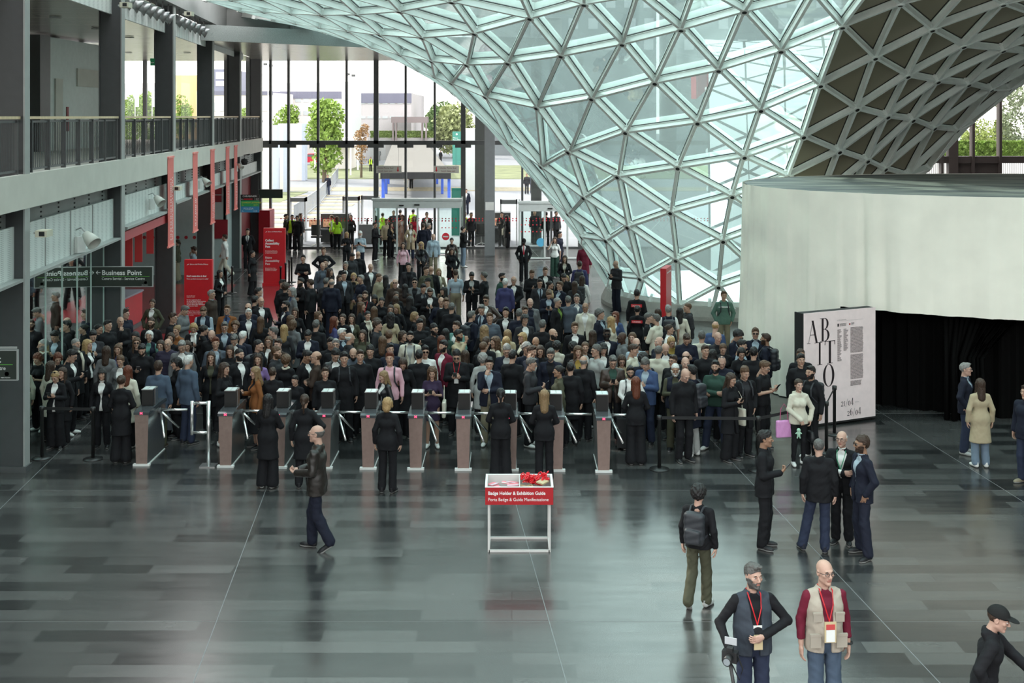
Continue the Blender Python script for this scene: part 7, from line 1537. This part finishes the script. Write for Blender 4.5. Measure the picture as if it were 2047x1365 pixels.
# further people behind the glass and on the plaza: foot row instead of head row
OUTSIDE = '''
572 498 m 90 side short k f j coal - T coal black 0 -|guard with grey hair in dark jacket at the left detector
584 500 m 20 side short k f V hiviz black T black black 0 -|guard in yellow vest behind the men at the left detector
594 502 m -20 side short k f j black - T black black 0 U|man in black and sunglasses inside the left detector
601 496 m 60 side short n f j coal - T grey black 0 -|man in black jacket and grey trousers at the left detector
663 496 f -90 side pony c f V hiviz white T black black 10 -|guard in yellow vest bent over the security desk
674 500 f 180 side long c f V hiviz hiviz T black black 0 -|guard in bright yellow vest seen from behind at the desk
701 495 f 0 side long n f j black - T black black 0 -|woman in black standing inside the metal detector
765 490 f 160 side bun n f V hiviz black T black black 0 -|guard in yellow vest behind the door's left pane
787 488 m 20 side buzz n f j coal - T black black 0 -|man in dark jacket behind the door's left pane
800 486 m 180 side short k f j black - T black black 0 -|man in black behind the peach coat woman
826 485 m 170 side short k f V hiviz black T black black 0 -|guard in yellow vest in the doorway's centre
929 492 m 60 side short k t V hiviz black T black black 0 -|guard in yellow vest right of the main door
942 494 m 30 side short k t j black - T black black 0 -|man in black right of the yellow vest by the desk
1003 493 m -10 phone1 short k f j black - T black black 0 -|dark-haired man right of the big grey column
1014 496 f 120 side long k f c black - W black black 0 q|woman in black with pale tote bag right of the column
1069 488 m 0 side short k f j coal - T coal black 0 -|man walking behind the right door vestibule
1092 492 m 170 side short k f j black - T black black 0 -|man in black inside the right door vestibule, left
1112 490 m 30 side short k f j coal - T black black 0 p|man in dark clothes inside the right door vestibule, right
655 391 m 0 phone1 short n f j navy - T jean white 0 -|lone man in dark jacket and jeans walking on the plaza
932 430 m 0 side short n f J navy white T navy black 0 -|man in navy suit on the plaza right of the green panel
1053 388 m 0 side short n f j coal - T coal black 0 -|left man of the plaza trio by the vault
1064 387 m 0 side short n f j greyblue - T jean black 0 -|middle man of the plaza trio, pale bag on chest
1079 388 m 20 swing short n f j coal - T black black 0 -|right man of the plaza trio, walking apart
741 343 m 0 side short n f V hiviz black T black black 0 -|distant guard in dark clothes by the gatehouse
758 322 m 0 side short n f j black - T black black 0 -|distant person in black left of the walkway roof
881 325 m 30 side short n f j black - T black black 0 -|distant pair member in black right of the walkway roof
812 376 f 0 side long n f c white - T white black 0 -|distant person in white under the walkway canopy
822 377 m 0 side short n f j black - T black black 0 -|distant person in black under the walkway canopy
'''
def relax(L):                                       # people keep their sight line and step back or forth until shoulders clear
    n = len(L); pos = np.array([l['Y0'] for l in L]); X = np.array([(l['x']-CX)/F for l in L]); lo = np.array([l['lo'] for l in L]); hi = np.array([l['hi'] for l in L])
    for it in range(240):
        px = X*pos; dx = px[:,None]-px[None]; dy = pos[:,None]-pos[None]; need = 1-(dx/.47)**2; ok = need > 0; gap = np.where(ok, .40*np.sqrt(np.maximum(need, 0)), 0); over = gap-abs(dy); over[~ok] = 0; np.fill_diagonal(over, 0); over = np.maximum(over, 0)
        sgn = np.sign(dy); sgn[sgn == 0] = np.where(np.arange(n)[:,None] > np.arange(n)[None], 1, -1)[sgn == 0]; np.fill_diagonal(sgn, 0)
        pos = np.clip(pos+.35*(over*sgn).sum(1), lo, hi)
    return pos
NONE = lambda v: None if v == '-' else v
LST = []
for blk, byfoot in ((CROWD, False), (OUTSIDE, True)):
    for ln in blk.strip().splitlines():
        a, lab = ln.split('|'); t = a.split(); x, y = float(t[0]), float(t[1]); m_ = t[2] == 'm'; h0 = 1.69 if m_ else 1.58
        if byfoot: Y = F*H/(y-HY); hh = (1.60, 1.85); d = dict(Y0=Y, lo=Y-.01, hi=Y+.01)
        else: Y = F*(H-h0)/(y-HY); d = dict(Y0=Y, lo=F*(H-(1.80 if m_ else 1.70))/(y-HY), hi=F*(H-(1.57 if m_ else 1.48))/(y-HY))
        if x < 1300 and y > 640 and not lab.startswith('staff'): d['lo'] = max(d['lo'], 22.3); d['hi'] = max(d['hi'], 22.5); d['Y0'] = max(d['Y0'], 22.35)
        d.update(x=x, y=y, t=t, lab=lab, foot=byfoot); 
        if not byfoot and 1300 < x < 1570 and y > 640: d['lo'] = max(d['lo'], 21.45); d['hi'] = max(d['hi'], 21.7); d['Y0'] = max(d['Y0'], 21.5)
        LST.append(d)
YS = relax(LST)
for d, Y in zip(LST, YS):
    t = d['t']; x = d['x']
    h_ = (1.66 if t[2] == 'm' else 1.58) if d['foot'] else H-(d['y']-HY)*Y/F
    loc = Vector(((x-CX)/F*Y, Y, 0)); 
    ex = '' if t[15] == '-' else t[15]; fem = t[2] == 'f'; st = 'walk' if t[4] == 'swing' else ('wide' if t[4] in ('hips', 'cross') and not fem else 'std')
    rz = math.radians(float(t[3])); pn = {'swing': 'swing'}.get(t[4], t[4]); pitch = float(t[14])
    hi = False
    grp = 'people queueing in the hall' if not d['foot'] else 'people beyond the glass front'
    PEOPLE.append(person(loc, h_, rz, fem, pn, t[5], t[6], t[7], t[8], t[9], NONE(t[10]) or ('white' if t[8] in 'JCVR' else None), t[11] if t[11] != '-' else None, t[12] if t[12] != '-' else None, t[13], 0, pitch, ex.replace('o', '').replace('N', ''), st, hi, 0, d['lab'], grp))
    if 'o' in ex:
        r = PEOPLE[-1]; m = MB(); m.add([(-.15,.155,1.30),(.15,.155,1.30),(.15,.152,1.38),(-.15,.152,1.38)], [(3,2,1,0)]); m.build('red_stripe', red, r); text('lettering', 'CARABINIERI', .05, face((.125,.158,1.32), (-1,0,0)), whitep, r, sx=.78)
    if d['lab'].startswith('heavyset man in green'):
        r = PEOPLE[-1]; m = MB(); m.tube([(.168*math.cos(a), .012+.128*math.sin(a), 1.335) for a in [math.pi+.25+i*(math.pi-.5)/14 for i in range(15)]], .022, 4); m.build('white_band', white, r); text('lettering', 'napapijri', .045, face((-.095,-.143,1.322), (1,0,0)), MT['black_ink'], r)
# ================================================================= people in the foreground
def front(x, yh, yf, label, **k):
    Y = F*H/(yf-HY) if yf < 1366 else F*(H-yf/1000)/(yh-HY); h_ = H-(yh-HY)*Y/F
    a = dict(rz=0, fem=False, pn='side', hair='short', hc='n', skin='f', top='j', tc='black', inner='white', leg='T', lc='black', shoe='black', yaw=0, pitch=0, extra='', st='std', hi=True, fat=0); a.update(k)
    return person(Vector(((x-CX)/F*Y, Y, 0)), h_, math.radians(a['rz']), a['fem'], a['pn'], a['hair'], a['hc'], a['skin'], a['top'], a['tc'], a['inner'], a['leg'], a['lc'], a['shoe'], a['yaw'], a['pitch'], a['extra'], a['st'], True, a['fat'], label, 'people in the foreground')
front(632, 850, 1098, 'bald man with glasses and brown leather jacket walking left alone', rz=-95, pn='hold', hair='fringe', hc='m', skin='p', top='j', tc='dkbrown', lc='navy', extra='LGx', st='step')
front(1530, 862, 1095, 'man with slicked-back dark hair in black suit, left of the talking four', rz=65, pn='phone1', hair='quiff', hc='k', skin='t', top='j', tc='black', yaw=12, extra='')
front(1637, 877, 1102, 'heavy man in black quilted jacket and jeans seen from behind', rz=165, hair='buzz', hc='m', skin='p', top='j', tc='black', lc='jean', shoe='navy', st='lean', fat=.02)
front(1683, 862, 1086, 'bald man with glasses and green lanyard in the talking four', rz=-25, pn='cross', hair='fringe', hc='w', skin='p', top='J', tc='black', inner='white', yaw=-8, extra='Gc')
front(1722, 872, 1108, 'wavy-haired man in navy suit and sunglasses, right of the talking four', rz=-80, pn='pocket', hair='wavy', hc='n', skin='t', top='J', tc='navy', inner='ltblue', lc='navy', yaw=-5, extra='Ubc', st='lean')
front(1397, 970, 1214, 'curly-haired man with grey backpack and olive cargo trousers walking away', rz=152, pn='side', hair='curly', hc='k', skin='p', top='S', tc='black', lc='olive', shoe='ltgrey', extra='p', st='step')
ph = front(1505, 1128, 1740, 'grey-bearded photographer in dark blue vest with red lanyard', rz=6, pn='photog', hair='short', hc='m', skin='p', top='V', tc='slate', inner='black', lc='jean', yaw=14, extra='bYx', fat=.04)
vm = front(1648, 1120, 1760, 'bald bearded man with glasses, beige photo vest and wine shirt', rz=4, pn='side', hair='-', hc='n', skin='p', top='V', tc='stone', inner='wine', lc='denim', yaw=12, extra='GY', fat=.022)
cm = front(1985, 1190, 1640, 'man in black cap and black hooded jacket, arm stretched forward', rz=68, pn='reach', hair='capped', hc='n', skin='p', top='H', tc='black', lc='grey', yaw=-8, pitch=6, st='walk')
cm.rotation_euler = (Matrix.Rotation(math.radians(68), 3, 'Z')@Matrix.Rotation(math.radians(10), 3, 'X')).to_euler(); cm.location += Vector((-.28, -.1, 0))
ww = front(1597, 758, 930, 'woman in white hooded sweatshirt and black leggings behind the belt', rz=8, fem=True, pn='carry', hair='pony', hc='n', skin='p', top='H', tc='cream', leg='N', shoe='white', yaw=0, extra='h')
# green lanyard
for r in PEOPLE: pass
def onfig(r, p): return r.matrix_basis @ Vector(p)
g4 = [o for o in COL.objects if o.get('label', '').startswith('bald man with glasses and green lanyard')][0]
m = MB()
for q in (-1, 1): m.tube([(q*.058,.05,1.49), (q*.066,-.06,1.46), (q*.045,-.155,1.34), (0,-.16,1.20)], .007, 5)
m.build('lanyard', mat('green_ribbon', (.02,.25,.12), .5), g4)
# kraft badge on the vest man, printed card
m = MB(); m.box((-.06,-.185,1.00), (.06,-.178,1.21)).build('badge_backing', kr, vm); MB().box((-.045,-.190,1.01), (.045,-.186,1.13)).build('badge_card', white, vm); MB().box((-.045,-.190,1.131), (.045,-.186,1.185)).build('badge_header', mat('badge_red', (.5,.06,.06), .5), vm)
for s in (-1, 1):
    MB().box((s*.115-.045,-.143,1.19), (s*.115+.045,-.125,1.28)).box((s*.115-.048,-.147,1.265), (s*.115+.048,-.125,1.285)).build('chest_pocket', mat('vest_pocket_beige', (.33,.29,.24), .8), vm)
    MB().box((s*.135-.055,-.142,.93), (s*.135+.055,-.12,1.06)).box((s*.135-.058,-.146,1.045), (s*.135+.058,-.12,1.07)).build('lower_pocket', mat('vest_pocket_beige', (.33,.29,.24), .8), vm)
MB().tube([(.245+.036*math.cos(a), -.02+.036*math.sin(a), .925) for a in [i*math.pi/6 for i in range(13)]], .011, 6).build('watch', black, vm)
MB().box((-.05,-.20,.97), (.04,-.19,1.12)).build('badge_backing', kr, ph)
# camera and monopod held by the photographer
Mw = ph.matrix_basis; c = Mw@Vector((-.32,-.27,.96)); e = empty('camera', c, math.radians(-25)); kb = mat('camera_black', (.015,.015,.016), .4)
MB().box((-.075,-.04,-.055), (.075,.04,.05)).box((-.03,-.035,.05), (.03,.03,.085)).build('camera_body', kb, e); MB().tube([(0,-.04,-.005), (0,-.13,-.01)], [.040,.045], 18).tube([(0,-.13,-.01), (0,-.135,-.01)], [.045,.036], 18).build('lens', kb, e, True)
MB().tube([(0,-.136,-.01), (0,-.1365,-.01)], .034, 18).build('front_glass', mat('lens_glass', (.25,.28,.30), .05), e); MB().box((-.06,.02,.10), (.06,.03,.17)).build('flash_card', mat('pale_grey_card', (.45,.46,.48), .5), e)
MB().tube([(.07,0,.03), (.12,.03,-.12), (.08,.05,-.25), (.02,.04,-.12), (-.07,0,.03)], .007, 6).build('strap', black, e); tag(e, 'black camera with pale card in the photographer\'s right hand', 'camera')
e = empty('monopod', (c.x, c.y+.02, 0)); MB().tube([(.10,.02,0), (.08,.02,.4), (0,0,c.z-.06)], [.012,.015,.019], 10).build('tube_leg', kb, e, True); MB().lathe([(0,0),(.02,0),(.02,.03),(0,.03)], (.10,.02,0), 10).build('foot', black, e); tag(e, 'black monopod under the photographer\'s camera', 'monopod')
# bag strap carried by the capped man
c = onfig(cm, (-.22,-.05,.92)); e = empty('camera_strap', c); MB().beam((0,0,0), (.10,-.06,-.62), .07, .01, (0,1,0)).build('band', mat('dark_brown_strap', (.05,.03,.028), .6), e); tag(e, 'wide dark strap hanging from the capped man\'s hand', 'strap')
# pink bag and green plush charm of the woman in white
w0 = ww.matrix_basis@Vector((-.30,.05,.95)); a, b = bag_mesh('tote'); e = empty('tote_bag', w0, .25, .9); ob('bag_body', a, e, (.62,.28,.55)); ob('handle', b, e, (.5,.08,.2)); tag(e, 'pink tote bag at the hip of the woman in white', 'bag')
w1 = ww.matrix_basis@Vector((-.10,-.24,.74)); m = MB(); g = Grid((-.08,-.05,-.12), (.08,.05,.10), .008); f = g.ell((0,0,.04), (.035,.03,.035)); f = smin(f, g.ell((0,0,-.03), (.03,.026,.045)), .02)
for s in (-1, 1): f = smin(f, g.cap((s*.02,0,.0), (s*.05,0,-.02), .012), .01); f = smin(f, g.cap((s*.015,0,-.06), (s*.025,0,-.10), .012), .01)
V, Q = g.mesh(f); e = bpy.data.objects.new('plush_charm', pymesh('plush_charm', V, Q, [mat('mint_plush', (.35,.55,.42), .9)])); COL.objects.link(e); e.location = w1; tag(e, 'mint green plush charm hanging from a black handbag', 'charm')
# grey crate trolley behind the first turnstile, rolling cases in the queue
e = empty('crate_trolley', fl(352, 868)); gc = mat('crate_grey_blue', (.12,.14,.17), .5)
MB().box((-.22,-.15,.12), (.22,.2,.42)).box((-.24,-.17,.40), (.24,.22,.44)).build('lower_crate', gc, e); MB().box((-.20,-.13,.44), (.20,.18,.72)).box((-.22,-.15,.70), (.22,.20,.74)).build('upper_crate', gc, e)
for x, y in ((-.16,-.1), (.16,-.1), (-.16,.14), (.16,.14)): MB().tube([(x-.02,y,.055), (x+.02,y,.055)], .055, 14).build('wheel', black, e)
tag(e, 'grey stacked crates on wheels beside the olive cargo trousers', 'trolley')
def case(x, y, label, c=(.02,.02,.022)):
    e = empty('suitcase', fl(x, y)); MB().box((-.18,-.12,.06), (.18,.12,.60)).build('shell', mat('case_%d' % int(c[0]*1000), c, .35), e); MB().tube([(-.08,.08,.6), (-.08,.08,.92), (.08,.08,.92), (.08,.08,.6)], .010, 6).build('pull_handle', chrome, e)
    for q in (-1, 1): MB().tube([(q*.14-.015,0,.03), (q*.14+.015,0,.03)], .03, 12).build('wheel', black, e)
    tag(e, label, 'suitcase')
case(590, 893, 'small grey suitcase standing behind the third turnstile', (.16,.17,.17)); case(1252, 898, 'black suitcase beside the staff woman at the right turnstile')
